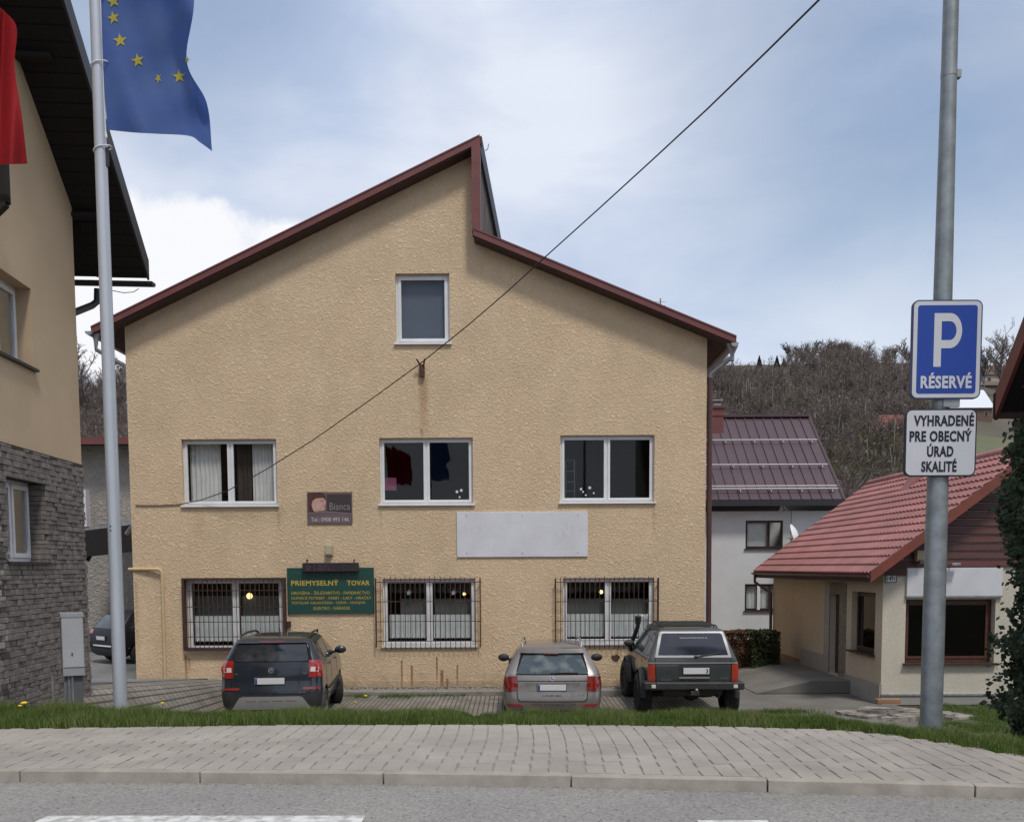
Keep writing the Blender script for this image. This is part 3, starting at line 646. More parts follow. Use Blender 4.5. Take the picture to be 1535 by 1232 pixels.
st = MB()
for (px, py, r) in ((685, 737, .045), (691.5, 735, .045), (689, 745, .03), (871, 733, .04), (874, 737, .03), (884, 731, .045), (890, 739, .03), (878, 742, .028)):
    p = W(px, py, YF + .10); star(st, p.x, p.z, r, YF + .092, 0.5)
st.build('window_sticker', 'white_card', WIN['C'])
mb = MB()
for px in (848, 861):
    mb.tube([W(px, 690, YF + .9), W(px, 748, YF + .9)], .018, 6)
for py in (690, 706, 722, 736): mb.tube([W(848, py, YF + .9), W(861, py, YF + .9)], .014, 6)
tag(mb.build('shelf_ladder', 'zinc'), 'thin metal shelf ladder standing behind the left pane of the upper right window', 'shelf')
a = W(893, 680, YF + .8)
for kname, (l, r, t, b, dt, lt) in {'D': (291, 421, 880, 962, 893, 923), 'E': (584, 706, 876, 957, 897, 921), 'F': (849, 972, 875, 955, 897, 920)}.items():
    m_ = (l + r) / 2
    for (p, q, s) in ((l, m_ - 5, 1), (m_ + 5, r, 2)):
        hdrape(WIN[kname], p, lt, q, b, .22, 'net_curtain', 9, .015, 14, seed=s)
        hpanel(WIN[kname], p + (16 if s == 1 and kname == 'E' else 2), dt, q, b, .34, 'blind', 'blind')
    for px in (m_ - 32, m_ + 35):
        if kname == 'E':
            s_ = MB(); p = W(px, 888, YF + .2); star(s_, p.x, p.z, .075, YF + .19, .5); s_.build('paper_star', 'white_card', WIN[kname])
for (px, py, r, lab) in ((374, 893, .075, 'small glowing lamp hanging behind the left ground floor window'), (696, 890, .04, 'tiny glowing lamp seen through the middle ground floor window'), (901, 887, .05, 'glowing lamp hanging behind the right ground floor window by the off-roader')):
    p = W(px, py, YF + .31); t_ = wthing('hanging_lamp', lab, 'lamp', (p.x, p.y, p.z + .35), 'lamps lit behind the ground floor windows')
    MB().lathe([(0.001, -r), (r * .7, -r * .7), (r, 0), (r * .7, r * .7), (.001, r)], org=p, n=14).build('bulb', 'bulb', t_, sm=60)
    MB().tube([p + Vector((0, 0, r * .9)), p + Vector((0, 0, .35))], .006, 5).build('cord', 'cable_black', t_)
# grilles
def grille(l, t, r, b, n, out=.13, style=0):
    cx = lambda px: W(px, (t + b) / 2, YF - out).x
    x0, x1 = cx(l), cx(r); z0, z1 = W(l, b, YF - out).z, W(l, t, YF - out).z; y = YF - out; h = z1 - z0
    mb = MB(); rr = .009
    if style == 0:
        for f in (.06, .36, .66, .955): mb.tube([(x0, y + .012, z0 + f * h), (x1, y + .012, z0 + f * h)], rr, 6)
        for x in (x0, x1):
            mb.tube([(x, y, z0 - .05), (x, y, z1 + .03)], .013, 6); mb.tube([(x, YF - .02, z0 - .03), (x, YF - .02, z1 + .02)], .012, 6)
            for f in (.06, .955): mb.tube([(x, y, z0 + f * h), (x, YF + .03, z0 + f * h)], rr, 6)
        g = mb.build('window_grille', 'rust_dark', house)
    else:
        w = .06
        mb.box(x0 - w, x0, YF - out, YF + .01, z0 - w, z1 + w * .7); mb.box(x1, x1 + w, YF - out, YF + .01, z0 - w, z1 + w * .7)
        mb.box(x0, x1, YF - out, YF + .01, z1, z1 + w * .7); mb.box(x0, x1, YF - out, YF + .01, z0 - w * 1.3, z0)
        for f in (.16, .38, .60, .84): mb.tube([(x0, y + .04, z0 + f * h), (x1, y + .04, z0 + f * h)], rr, 6)
        mb.box(x1 + w, x1 + w + .1, YF - .08, YF + .01, z0 + h * .62 - .5, z0 + h * .62 - .38)
        g = mb.build('window_grille', 'brown_frame', house)
    src = MB()
    if style == 0: src.tube([(0, 0.035, -.11), (0, 0, -.03), (0, 0, h * .5), (0, 0, h + .045)], .0085, 6)
    else: src.tube([(0, .03, 0), (0, .03, h)], .0085, 6)
    b0 = src.build('bar', 'rust_dark', g, loc=(x0 + (x1 - x0) / (n + 1), y, z0))
    for i in range(2, n + 1):
        link_mesh('bar', b0.data, g, (x0 + (x1 - x0) * i / (n + 1) + random.uniform(-.006, .006), y, z0), (0, random.uniform(-.006, .006), 0), (1, 1, 1 + random.uniform(-.015, .02)))
grille(277, 869, 424, 971, 20, style=1)
grille(563, 868, 720, 967, 20); grille(833, 868, 987, 966, 20)
# bracket with its rust, gas pipe, boards on the facade
p = W(632.5, 553, YF - .06)
MB().box(p.x - .06, p.x + .06, YF - .1, YF + .01, p.z - .17, p.z + .1).tube([p + Vector((-.05, -.06, .1)), p + Vector((-.11, -.12, .2))], .02, 6).tube([p + Vector((.05, -.06, .1)), p + Vector((.08, -.12, .2))], .02, 6).build('cable_bracket', 'rust', house)
gy = YF - .09
pts = [W(193, 853, gy + .1), W(236, 853, gy), W(240, 854, gy), W(242.5, 857, gy), W(243, 862, gy), W(248, 1028, gy)]
tag(MB().tube(pts, .038, 10).build('gas_pipe', 'gas_yellow', sm=40), 'yellow ochre gas pipe bending down the left end of the facade', 'pipe')
def wallbox(l, t, r, b, d0, d1):
    y = YF - d1; return (W(l, t, y).x, W(r, t, y).x, y, YF - d0, W(l, b, y).z, W(l, t, y).z)
# portrait advertising board
bd = wallbox(460, 737.5, 527.5, 785, -.01, .03)
pb = wthing('hairdresser_board', 'small brown advertising board with a woman\'s profile and telephone number, between floors', 'sign', ((bd[0] + bd[1]) / 2, YF, bd[4]))
MB().box(*bd).build('board_panel', 'poster_brown', pb)
bw, bh = bd[1] - bd[0], bd[5] - bd[4]; q = lambda u, v, y=0: Vector((bd[0] + u * bw, bd[2] - .002 - y, bd[4] + v * bh))
MB().prism([q(.44, .37), q(.98, .33), q(.98, .93), q(.44, .93)], (0, -.002, 0)).build('print', 'poster_dark', pb)
MB().prism([q(.03, .37), q(.03, .97), q(.2, .995), q(.36, .97), q(.42, .85), q(.41, .68), q(.30, .62), q(.22, .38), q(.14, .36)], (0, -.003, 0)).build('print', 'poster_hair', pb)
MB().prism([q(.14, .40, .003), q(.10, .58, .003), q(.12, .72, .003), q(.20, .80, .003), q(.36, .82, .003), q(.415, .74, .003), q(.43, .66, .003), q(.405, .62, .003), q(.42, .57, .003), q(.40, .52, .003), q(.40, .46, .003), q(.37, .41, .003), q(.28, .40, .003), q(.20, .37, .003)], (0, -.003, 0)).build('print', 'poster_skin', pb)
MB().prism([q(.355, .575, .007), q(.42, .57, .007), q(.40, .535, .007), q(.36, .545, .007)], (0, -.002, 0)).prism([q(.29, .745, .007), q(.36, .73, .007), q(.36, .715, .007), q(.30, .725, .007)], (0, -.002, 0)).build('print', 'poster_lip', pb)
MB().prism([q(.02, .32, .001), q(.5, .36, .001), q(.98, .30, .001), q(.98, .325, .001), q(.5, .385, .001), q(.02, .345, .001)], (0, -.003, 0)).build('print', 'poster_name', pb)
text('Bianca', q(.50, 0).x, q(.955, 0).x, q(0, .43).z, q(0, .66).z, 'poster_name', pb, .0, y=q(0, 0).y - .006)
text('Tel.: 0908 493 146', q(.08, 0).x, q(.92, 0).x, q(0, .07).z, q(0, .20).z, 'poster_text', pb, .0, y=q(0, 0).y - .002)
# siren box
bx = wallbox(487, 817, 497, 832, -.01, .12)
t_ = wthing('siren_box', 'small cream alarm box on the facade above the scrolling display', 'alarm box', ((bx[0] + bx[1]) / 2, YF, bx[4]))
MB().box(*bx, ch=.012).build('housing', 'box_cream', t_); MB().box(bx[0] + .03, bx[1] - .03, bx[2] - .004, bx[2] + .03, bx[4] - .02, bx[4] + .03).build('louvre', 'box_dark', t_)
MB().box(bx[0] - .02, bx[1] + .02, YF - .02, YF + .001, bx[4] - .01, bx[5] + .02).build('back_plate', 'box_cream', t_)
# green shop board
bd = wallbox(430, 851, 560, 919.5, -.01, .05)
gb = wthing('shop_board', 'dark green shop board with yellow lettering beside the left ground floor window', 'sign', ((bd[0] + bd[1]) / 2, YF, bd[4]))
MB().box(*bd, ch=.005).build('board_panel', 'sign_green', gb)
bw, bh = bd[1] - bd[0], bd[5] - bd[4]; by = bd[2]
def gt(s, u0, u1, v0, v1, b=.003): text(s, bd[0] + u0 * bw, bd[0] + u1 * bw, bd[4] + v0 * bh, bd[4] + v1 * bh, 'sign_yellow', gb, b, y=by - .001)
gt('PRIEMYSELNÝ', .045, .595, .61, .75, .03); gt('TOVAR', .69, .955, .61, .72, .03)
gt('DROGÉRIA - ŽELEZIARSTVO - PAPIERNICTVO', .045, .95, .415, .50); gt('DOMÁCE POTREBY - FARBY - LAKY - HRAČKY', .045, .97, .305, .39)
gt('TEXTILNÁ GALANTÉRIA - OSIVÁ - HNOJIVÁ', .045, .90, .19, .275); gt('ELEKTRO - NÁRADIE', .30, .72, .08, .165)
rs = random.Random(3); mb = MB()
for i in range(46):
    u = rs.uniform(.04, .96); v = rs.choice((.52, .80)) + rs.uniform(0, .1); a = rs.uniform(-.6, .6); l_ = rs.uniform(.02, .08)
    p0 = Vector((bd[0] + u * bw, by - .003, bd[4] + v * bh)); p1 = p0 + Vector((math.sin(a) * l_, 0, math.cos(a) * l_)); mb.tube([p0, p1], .003, 4)
mb.build('scratches', 'scratch', gb)
# scrolling display
bx = wallbox(453, 843.5, 537, 857, .052, .16)
t_ = wthing('scrolling_display', 'long dark dot matrix display hung over the top edge of the green board', 'display', ((bx[0] + bx[1]) / 2, YF, bx[4]))
MB().box(*bx, ch=.008).build('housing', 'led_panel', t_)
for px in (460, 530.5): p = W(px, 840, YF - .1); MB().box(p.x - .008, p.x + .008, YF - .12, YF - .05, bx[5] - .01, p.z + .03).box(p.x - .008, p.x + .008, YF - .1, YF, p.z + .01, p.z + .03).build('hanger', 'black_sheet', t_)
FONT5 = {'e': ('01110', '10001', '11111', '10000', '01110'), 'l': ('010', '010', '010', '010', '010', '011'), 'a': ('01110', '00001', '01111', '10001', '01111'), 'n': ('11110', '10001', '10001', '10001', '10001'),
         '.': ('0', '0', '0', '0', '1'), 'D': ('11110', '10001', '10001', '10001', '11110'), 'o': ('01110', '10001', '10001', '10001', '01110'), 'm': ('11110', '10101', '10101', '10101', '10101'), ' ': ('00',)}
def dots(s, u, v0, mat, pw):
    mb = MB(); x = bx[0] + u * (bx[1] - bx[0])
    for ch in s:
        ac = ch == 'á'; rows = FONT5['a' if ac else ch]; h_ = len(rows)
        for r_, row in enumerate(rows):
            for c_, bit in enumerate(row):
                if bit == '1': mb.box(x + c_ * pw, x + (c_ + .62) * pw, bx[2] - .004, bx[2] + .001, v0 + (h_ - 1 - r_) * pw, v0 + (h_ - 1 - r_ + .62) * pw)
        if ac: mb.box(x + 2.6 * pw, x + 3.2 * pw, bx[2] - .004, bx[2] + .001, v0 + 5.6 * pw, v0 + 6.2 * pw)
        x += (len(rows[0]) + 1.2) * pw
    mb.build('lettering', mat, t_)
pw = (bx[5] - bx[4]) / 8.5
dots('elán', .07, bx[4] + 1.3 * pw, 'led_pink', pw); dots('.....', .40, bx[4] + 1.3 * pw, 'led_pink', pw); dots('Dom', .72, bx[4] + 1.3 * pw, 'led_green', pw)
# blanked white board
bd = wallbox(684.5, 767.5, 881, 835, -.01, .035)
t_ = wthing('blank_board', 'large plain white board screwed to the facade between the two floors', 'sign', ((bd[0] + bd[1]) / 2, YF, bd[4]))
MB().box(*bd, ch=.004).build('board_panel', 'banner_white', t_)
bw, bh = bd[1] - bd[0], bd[5] - bd[4]
for u in (.075, .5, .925):
    for v in (.08, .92): MB().lathe([(.001, -.004), (.012, -.003), (.014, .004)], axis='Y', n=8, org=(bd[0] + u * bw, bd[2] - .002, bd[4] + v * bh)).build('screw', 'box_dark', t_)
text('TEXT', bd[0] + .06 * bw, bd[0] + .31 * bw, bd[4] + .44 * bh, bd[4] + .77 * bh, 'banner_ghost', t_, .02, y=bd[2] + .0012, th=.0026)
text('NY', bd[0] + .78 * bw, bd[0] + .96 * bw, bd[4] + .44 * bh, bd[4] + .77 * bh, 'banner_ghost', t_, .02, y=bd[2] + .0012, th=.0026)
text('POZ', bd[0] + .15 * bw, bd[0] + .31 * bw, bd[4] + .12 * bh, bd[4] + .28 * bh, 'banner_ghost', t_, .02, y=bd[2] + .0012, th=.0026)
# hole knocked in the render, kerb and gravel bed along the wall
p = W(923, 986, YF - .01)
mb = MB(); pts = [Vector((p.x + .10 * math.cos(a) * (1 + .2 * math.sin(3 * a)), YF - .004, p.z + .08 * math.sin(a) * (1 + .2 * math.cos(5 * a)))) for a in np.linspace(0, 2 * PI, 14)[:-1]]
mb.prism(pts, (0, -.006, 0)).build('patch', 'rust', house)
bed = MB(); bed.box(XL - .2, XR + .1, 20.33, YF - 0.0, -.05, .075); tag(bed.build('gravel_bed', 'soil'), kind='structure')
mb = MB(); n = 5200
V = []; Fa = []
for i in range(n):
    x = random.uniform(XL - .1, XR); y = 20.34 + abs(random.gauss(0, .3)); 
    if y > YF - .03: continue
    r = random.uniform(.012, .04); z = .08; b = len(V); a = random.uniform(0, 6)
    for (dx, dy, dz) in ((1, 0, 0), (0, 1, 0), (-1, 0, 0), (0, -1, 0), (0, 0, .9)): V.append((x + r * (dx * math.cos(a) - dy * math.sin(a)), y + r * (dx * math.sin(a) + dy * math.cos(a)), z + r * dz))
    Fa += [(b, b + 1, b + 4), (b + 1, b + 2, b + 4), (b + 2, b + 3, b + 4), (b + 3, b, b + 4)]
tag(npmesh('gravel', np.array(V), np.array(Fa), 'gravel'), kind='stuff')
ek = MB().box(XL - .25, XR - .1, 20.22, 20.31, -.05, .09).build('wall_kerb', 'joint_sand'); tag(ek, kind='structure')
src = MB().box(.004, .996, 0, .1, -.12, .012, ch=.01).build('kerb_stone', 'concrete', ek, loc=(XL - .25, 20.22, .095))
for i in range(1, int(XR - XL)): link_mesh('kerb_stone', src.data, ek, (XL - .25 + i, 20.22 + random.uniform(-.006, .006), .095 + random.uniform(-.006, .006)))

# ------------------------------------------------------------------ overhead cable
P0 = W(268, 756, YF - .02); P1 = W(632, 545, YF - .16); P2 = W(1240, -14, 8.5); P3 = P2 + (P2 - W(1180, 45, 9.4)) * 2.2
pts = [W(203, 757.5, YF - .02), W(240, 757.5, YF - .02), P0]
for (px, py, y) in ((300, 750, YF - .1), (342, 735, YF - .3), (400, 703, YF - .5), (470, 659, YF - .8), (550, 603, YF - 1.2), (632, 543.5, YF - 1.7), (700, 489, YF - 2.4), (760, 437.5, YF - 3.2), (821, 382, YF - 4.2), (900, 311, YF - 5.6), (980, 238, YF - 7.0), (1060, 164, YF - 8.5), (1150, 77, YF - 10.2), (1228, 0, YF - 11.6), (1300, -74, YF - 12.8), (1400, -180, YF - 14.2)):
    pts.append(W(px, py, y))
tag(MB().tube(pts, .011, 6).build('overhead_cable', 'cable_black', sm=60), 'thin black cable running from the facade up over the road', 'cable')
# ------------------------------------------------------------------ left building (stone clad base, gable wall facing the gap)
dC = 12.8; adL = Vector((0.08, -1, 0)).normalized(); Cw = Vector((-6.12, dC, 0)) - adL * .2; ndL = Vector((-1, -0.08, 0)).normalized()
lb = wthing('town_house', 'tan rendered building with dark stone cladding and deep black eaves, cut by the left edge', 'building', (-6.12, dC, 0))
ML = frameM(Cw, adL, ndL)
pbr('tan_render', (0.54, 0.41, 0.27), 0.9, col2=(0.49, 0.37, 0.24), scale=1.2, bump=0.12, bscale=120)
ZST = 4.37
wu = (1.42, 2.55, 5.40, 6.41); wl = (1.28, 2.34, 2.97, 4.0)
k = wallplane(Cw, adL, ndL, [(0, ZST), (9, ZST)], [(0, 7.99), (9, 7.99 + 9 * .80)], [wu, (3.3, 4.6, 7.9, 9.0)], .24)
k.quad((Cw.x, Cw.y, 0.2), tuple(Cw + Vector((-9, 0.7, .2))), tuple(Cw + Vector((-9, 0.7, 8.1))), (Cw.x, Cw.y, 8.1))
k.build('wall', 'tan_render', lb)
pbr('mortar_dark', (0.045, 0.04, 0.038), 0.95, bump=0.4, bscale=60)
wallplane(Cw + ndL * .015, adL, ndL, [(0, 0.3), (9, 0.3)], [(0, ZST), (9, ZST)], [wl], .22).build('wall_base', 'mortar_dark', lb)
# stones
pbr('cladding', (0.225, 0.195, 0.175), 0.9, pos=True, col2=(0.125, 0.11, 0.10), scale=9, detail=8, rnd=0.6, bump=0.6, bscale=35, bdist=.01)
pbr('cladding_warm', (0.36, 0.33, 0.30), 0.9, pos=True, col2=(0.22, 0.20, 0.18), scale=9, detail=8, rnd=0.4, bump=0.6, bscale=35, bdist=.01)
bms = bmesh.new(); bmesh.ops.create_cube(bms, size=1.0); bmesh.ops.bevel(bms, geom=bms.edges[:], offset=.06, segments=1, affect='EDGES')
stme = bpy.data.meshes.new('stone'); bms.to_mesh(stme); bms.free(); stme.materials.append(M['cladding'])
stme2 = stme.copy(); stme2.materials[0] = M['cladding_warm']
st = []; rs = random.Random(11); z = 0.75; row = 0
while z < ZST - .01:
    h = rs.choice((.055, .065, .075)); h = min(h, ZST - z); a = -0.0 - rs.uniform(0, .1)
    while a < 3.2:
        w = rs.choice((.08, .11, .14, .18)); a0, a1 = max(a, 0), a + w
        if wl[2] - .02 < z + h / 2 < wl[3]:
            if a1 > wl[0] and a0 < wl[0]: a1 = wl[0]
            if a0 < wl[1] and a1 > wl[1]: a0 = wl[1]
        inside = wl[2] < z + h / 2 < wl[3] and a0 >= wl[0] - .001 and a1 <= wl[1] + .001
        if a1 - a0 > .03 and not inside: st.append((a0, a1, z, z + h, 0))
        a += w
    # stones on the far reveal of the window
    if wl[2] < z + h / 2 < wl[3]: st.append((0.0, .2, z, z + h, 1))
    z += h; row += 1
st.sort(key=lambda s: (s[2] < 1.25, -s[0] if s[4] == 0 else -1.3))
Mrot = ML.to_3x3().to_4x4()
restm = MB()
for i, (a0, a1, z0, z1, kind) in enumerate(st):
    pr = rs.uniform(.006, .028)
    if kind == 0: c = ML @ Vector(((a0 + a1) / 2, -pr / 2 + .01, (z0 + z1) / 2)); sc = (a1 - a0 - .006, .03 + pr, z1 - z0 - .006)
    else: c = ML @ Vector((wl[0] + .003, .115, (z0 + z1) / 2)); sc = (.02 + pr * .5, .2, z1 - z0 - .006)
    me_ = stme2 if rs.random() < .32 else stme
    if i < 300: link_mesh('stone', me_, lb, c, Mrot.to_euler(), sc)
    else: restm.box(-sc[0] / 2, sc[0] / 2, -sc[1] / 2, sc[1] / 2, -sc[2] / 2, sc[2] / 2, M_=Matrix.Translation(c) @ Mrot, ch=.004)
tag(restm.build('stone', 'cladding', lb), kind='stuff')
window(lb, ML, *wu, rec=.19, splits=(.5,), fw=.06, sill='black_sheet', sill_out=.05)
window(lb, ML, *wl, rec=.19, splits=(.5,), fw=.06, sill='black_sheet', sill_out=.05)
window(lb, ML, 3.3, 4.6, 7.9, 9.0, rec=.15, fm='dark_wood', sill='black_sheet')
MB().box(-.0, 9, -.02, .01, ZST - .025, ZST + .012, M_=ML).build('drip_edge', 'black_sheet', lb)
# inner dark box and curtain
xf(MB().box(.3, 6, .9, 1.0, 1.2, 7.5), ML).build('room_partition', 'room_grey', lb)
# balcony brace seen at the top left
xf(MB().box(2.55, 2.65, -.30, 0, 7.0, 7.08).box(2.55, 2.65, -.30, -.22, 7.0, 7.55).prism([(2.55, -.02, 6.72), (2.55, -.02, 6.80), (2.55, -.28, 7.04), (2.55, -.28, 6.97)], (.1, 0, 0)), ML).build('balcony_brace', 'dark_wood', lb)
# roof: slopes up towards the camera, eave at the far end
s_ = .80; ov = .73
def LP(a, off, z): return ML @ Vector((a, -off, z))
zs = lambda a: 7.96 + s_ * a
mb = MB()
a0, a1 = -.86, 8
tp = [LP(a0, ov, zs(a0)), LP(a1, ov, zs(a1)), LP(a1, -9, zs(a1)), LP(a0, -9, zs(a0))]
mb.prism(tp, (0, 0, .2)); mb.build('roof', 'dark_wood', lb)
mb = MB(); mb.prism([LP(a0 - .02, ov + .03, zs(a0) - .03), LP(a1, ov + .03, zs(a1) - .03), LP(a1, ov + .03, zs(a1) + .26), LP(a0 - .02, ov + .03, zs(a0) + .26)], -ndL * -.03)
mb.build('barge_board', 'black_sheet', lb)
for a in (-.1, 1.5, 3.1): xf(MB().box(a, a + .14, -.42, .1, zs(a) - .06, zs(a)), ML).build('purlin', 'dark_wood', lb)
for i, a in enumerate(np.arange(-.85, 3.2, .14)):
    mb = MB(); p = [LP(a, ov, zs(a) - .001), LP(a + .125, ov, zs(a + .125) - .001), LP(a + .125, 0, zs(a + .125) - .001), LP(a, 0, zs(a) - .001)]
    mb.prism(p, (0, 0, -.018)); mb.build('soffit_board', 'dark_wood', lb)
ge = zs(a0) - .05
gm = MB(); e0, e1 = LP(a0 - .06, ov + .08, ge), LP(a0 - .06, -4, ge); dd = (e1 - e0)
pts = [Vector((0, .07 * math.cos(t), .07 * math.sin(t))) for t in np.linspace(PI, 2 * PI, 7)]
for p, q_ in zip(pts, pts[1:]): gm.quad(e0 + p, e0 + q_, e1 + q_, e1 + p)
gm.box(e0.x - .0, e0.x + .001, e0.y - .07, e0.y + .07, ge - .04, ge)
gm.build('gutter', 'black_sheet', lb, fix=False)
MB().tube([W(146, 434, dC + 1.05), W(145.5, 452, dC + 1.02), W(138, 458, dC + .95), W(108, 470, dC + .35)], .05, 10).build('downpipe', 'black_sheet', lb, sm=40)
MB().tube([W(165, 435, dC + .9), W(185, 439, dC + .9), W(200, 438, dC + .9), W(208, 433, dC + .9)], .006, 5).build('loose_wire', 'cable_black', lb)

# ------------------------------------------------------------------ building at the back of the gap
YG = 33.0
gb_ = wthing('rear_building', 'pale grey rough rendered building at the back of the gap on the left', 'building', (-15, YG, 0))
plaster('grey_plaster', (0.36, 0.33, 0.30), (0.31, 0.285, 0.26), depth=.04, sc=5)
x0, x1 = W(60, 800, YG).x, W(330, 800, YG).x; zt = W(150, 668, YG).z
wallplane((0, YG, 0), (1, 0, 0), (0, 1, 0), [(x0, 0), (x1, 0)], [(x0, zt), (x1, zt)], [(W(201, 880, YG).x, W(214, 880, YG).x, W(205, 893, YG).z, W(205, 871, YG).z)], .2).build('wall', 'grey_plaster', gb_)
window(gb_, frameM((0, YG, 0), (1, 0, 0), (0, 1, 0)), W(201, 880, YG).x, W(214, 880, YG).x, W(205, 893, YG).z, W(205, 871, YG).z, splits=(), fw=.04, sill='concrete')
MB().box(x0, x1, YG - .8, YG + 6, zt, zt + .12).build('roof', 'black_sheet', gb_)
MB().box(x0, x1, YG - .86, YG - .8, W(150, 666, YG - .8).z, W(150, 655, YG - .8).z).build('fascia', 'red_sheet', gb_)
MB().prism([(x0, YG - .8, zt + .1), (x0, YG + 4, zt + .45), (x0, YG + 8, zt)], (x1 - x0, 0, 0)).build('roof', 'red_sheet', gb_)
MB().box(W(112, 740, YG - .3).x, W(129, 740, YG - .3).x, YG - .35, YG, W(125, 790, YG).z, W(125, 735, YG).z).build('bay', 'banner_ghost', gb_)
cy_ = 29.5
cp = wthing('canopy', 'dark timber canopy across the yard behind the flagpole', 'canopy', (W(165, 800, cy_).x, cy_, 0))
a, b, c, d = W(112, 797, cy_), W(214, 784, cy_), W(214, 824, cy_), W(112, 836, cy_)
MB().prism([a, b, c, d], (0, .25, 0)).build('fascia_board', 'dark_wood', cp)
MB().prism([a, b, b + Vector((0, 3.2, .3)), a + Vector((0, 3.2, .3))], (0, 0, .08)).build('roof', 'zinc', cp)
MB().tube([W(131, 840, cy_ + .2), W(152, 800, cy_ + .1)], .07, 6).build('brace', 'dark_wood', cp)
p = W(118, 840, cy_ + 1); MB().box(p.x - .1, p.x + .1, cy_ + 1, cy_ + 1.2, 0, p.z).build('post', 'dark_wood', cp)

# ------------------------------------------------------------------ cream shop house on the right
Y0, Y1 = 18.6, 26.4; XH = W(1322, 960, Y0).x
sh = wthing('corner_shop', 'low cream house with red tiled roof and large dark shop window, right of centre', 'house', (XH, Y0, 0))
plaster('cream_side', (0.56, 0.48, 0.37), (0.50, 0.42, 0.32), depth=.006, sc=14, strength=.6)
plaster('cream_front', (0.60, 0.55, 0.46), (0.55, 0.50, 0.42), depth=.005, sc=14, strength=.6)
ZE = 2.72; sx = lambda px, py: W(px, py, Y0).x; sz = lambda py, px=1420: W(px, py, Y0).z
RX = XH - .43; slope = math.tan(math.radians(37.5)); XR2 = RX + 3.35; ridge = ZE + 3.35 * slope
XE = XR2 * 2 - RX - .43
# side wall (facing left) with door and window; a runs from the back corner to the front one
def sideA(px, py):  # distance from the front corner of the point of the side wall seen at px
    r = ray(px, py); return r.y * (XH / r.x) - Y0
MSd = frameM((XH, Y0, 0), (0, 1, 0), (1, 0, 0))
wa = (sideA(1311.5, 940), sideA(1276, 940)); wz_ = (0.98, 2.32)
da = (sideA(1258, 960), sideA(1243, 960))
sidew = wallplane((XH, Y0, 0), (0, 1, 0), (1, 0, 0), [(0, 0), (Y1 - Y0, 0)], [(0, ZE + .02), (Y1 - Y0, ZE + .02)], [(wa[0], wa[1], wz_[0], wz_[1]), (da[0], da[1], 0.32, 2.22)], .22)
sidew.build('wall', 'cream_side', sh)
window(sh, MSd, wa[0], wa[1], wz_[0], wz_[1], rec=.13, splits=(), fm='brown_frame', gm='shop_glass', sill='brown_frame', sill_out=.1)
xf(MB().box(da[0], da[1], .15, .2, .32, 2.22), MSd).build('door', 'brown_frame', sh)
pbr('door_stone', (0.22, 0.19, 0.15), 0.9, col2=(0.13, 0.11, 0.085), scale=16, bump=.5, bscale=30)
pbr('grey_render', (0.33, 0.315, 0.295), 0.9, col2=(0.28, 0.27, 0.25), scale=2)
pbr('orange_plinth', (0.32, 0.18, 0.10), 0.9, col2=(0.26, 0.15, 0.085), scale=2)
xf(MB().box(da[0] - .42, da[0], -.012, .01, .32, 2.5).box(da[0], da[1], -.012, .01, 2.22, 2.5), MSd).build('door_surround', 'door_stone', sh)
xf(MB().box(da[1], da[1] + .35, -.014, .01, .25, 2.5), MSd).build('door_surround', 'grey_render', sh)
xf(MB().box(da[1] + .35, da[1] + 2.1, -.02, .01, 0, .72), MSd).build('plinth', 'grey_render', sh)
xf(MB().box(da[1] + 2.1, Y1 - Y0, -.03, .01, 0, .42), MSd).build('plinth', 'orange_plinth', sh)
xf(MB().box(0, da[0] - .42, -.03, .01, 0, .42), MSd).build('plinth', 'grey_render', sh)
# front wall
ws = (sx(1357, 950), sx(1491, 950), sz(995), sz(898))
topf = [(XH, ZE + .02), (XR2, ridge - .12), (XE, ZE + .02)]
fw_ = wallplane((0, Y0, 0), (1, 0, 0), (0, 1, 0), [(XH, 0), (XE, 0)], topf, [ws], .3)
fw_.quad((XE, Y0, 0), (XE, Y1, 0), (XE, Y1, ZE), (XE, Y0, ZE)); fw_.add([(XH, Y1, 0), (XE, Y1, 0), (XE, Y1, ZE), (XR2, Y1, ridge - .12), (XH, Y1, ZE)], [(0, 1, 2, 3, 4)])
fw_.build('wall', 'cream_front', sh)
MSf = frameM((0, Y0, 0), (1, 0, 0), (0, 1, 0))
pbr('shop_frame', (0.11, 0.035, 0.02), 0.5, col2=(0.07, 0.025, 0.016), scale=8)
window(sh, MSf, *ws, rec=.16, splits=(), fm='shop_frame', gm='shop_glass', fw=.09, sw=.05, sill='brown_frame', sill_out=.1)
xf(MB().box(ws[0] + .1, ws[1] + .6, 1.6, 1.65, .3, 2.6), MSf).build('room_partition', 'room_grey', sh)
p0 = W(1420, 975, Y0 + 1.2)
tag(MB().box(p0.x - .5, p0.x + .35, Y0 + 1.0, Y0 + 1.5, p0.z - .5, p0.z, ch=.05).build('shop_counter', 'red_cloth'), 'dim red counter behind the large dark shop window', 'counter')
xf(MB().box(XH - .0, XE, -.03, .0, 0, sz(1042)), MSf).build('plinth', 'grey_render', sh)
xf(MB().box(XH - .0, XE, -.05, .0, sz(1042), sz(1042) + .035), MSf).build('drip_edge', 'zinc', sh)
bd = (sx(1358, 870), sx(1501, 870), sz(893), sz(851))
t_ = wthing('shop_fascia_board', 'empty pale white board above the large shop window', 'sign', ((bd[0] + bd[1]) / 2, Y0, bd[2]))
MB().box(bd[0], bd[1], Y0 - .06, Y0 + .01, bd[2], bd[3], ch=.005).build('board_panel', 'banner_white', t_)
MB().box(bd[0] - .01, bd[1] + .01, Y0 - .065, Y0 + .0, bd[2] - .03, bd[2] - .0).build('trim', 'zinc', t_)
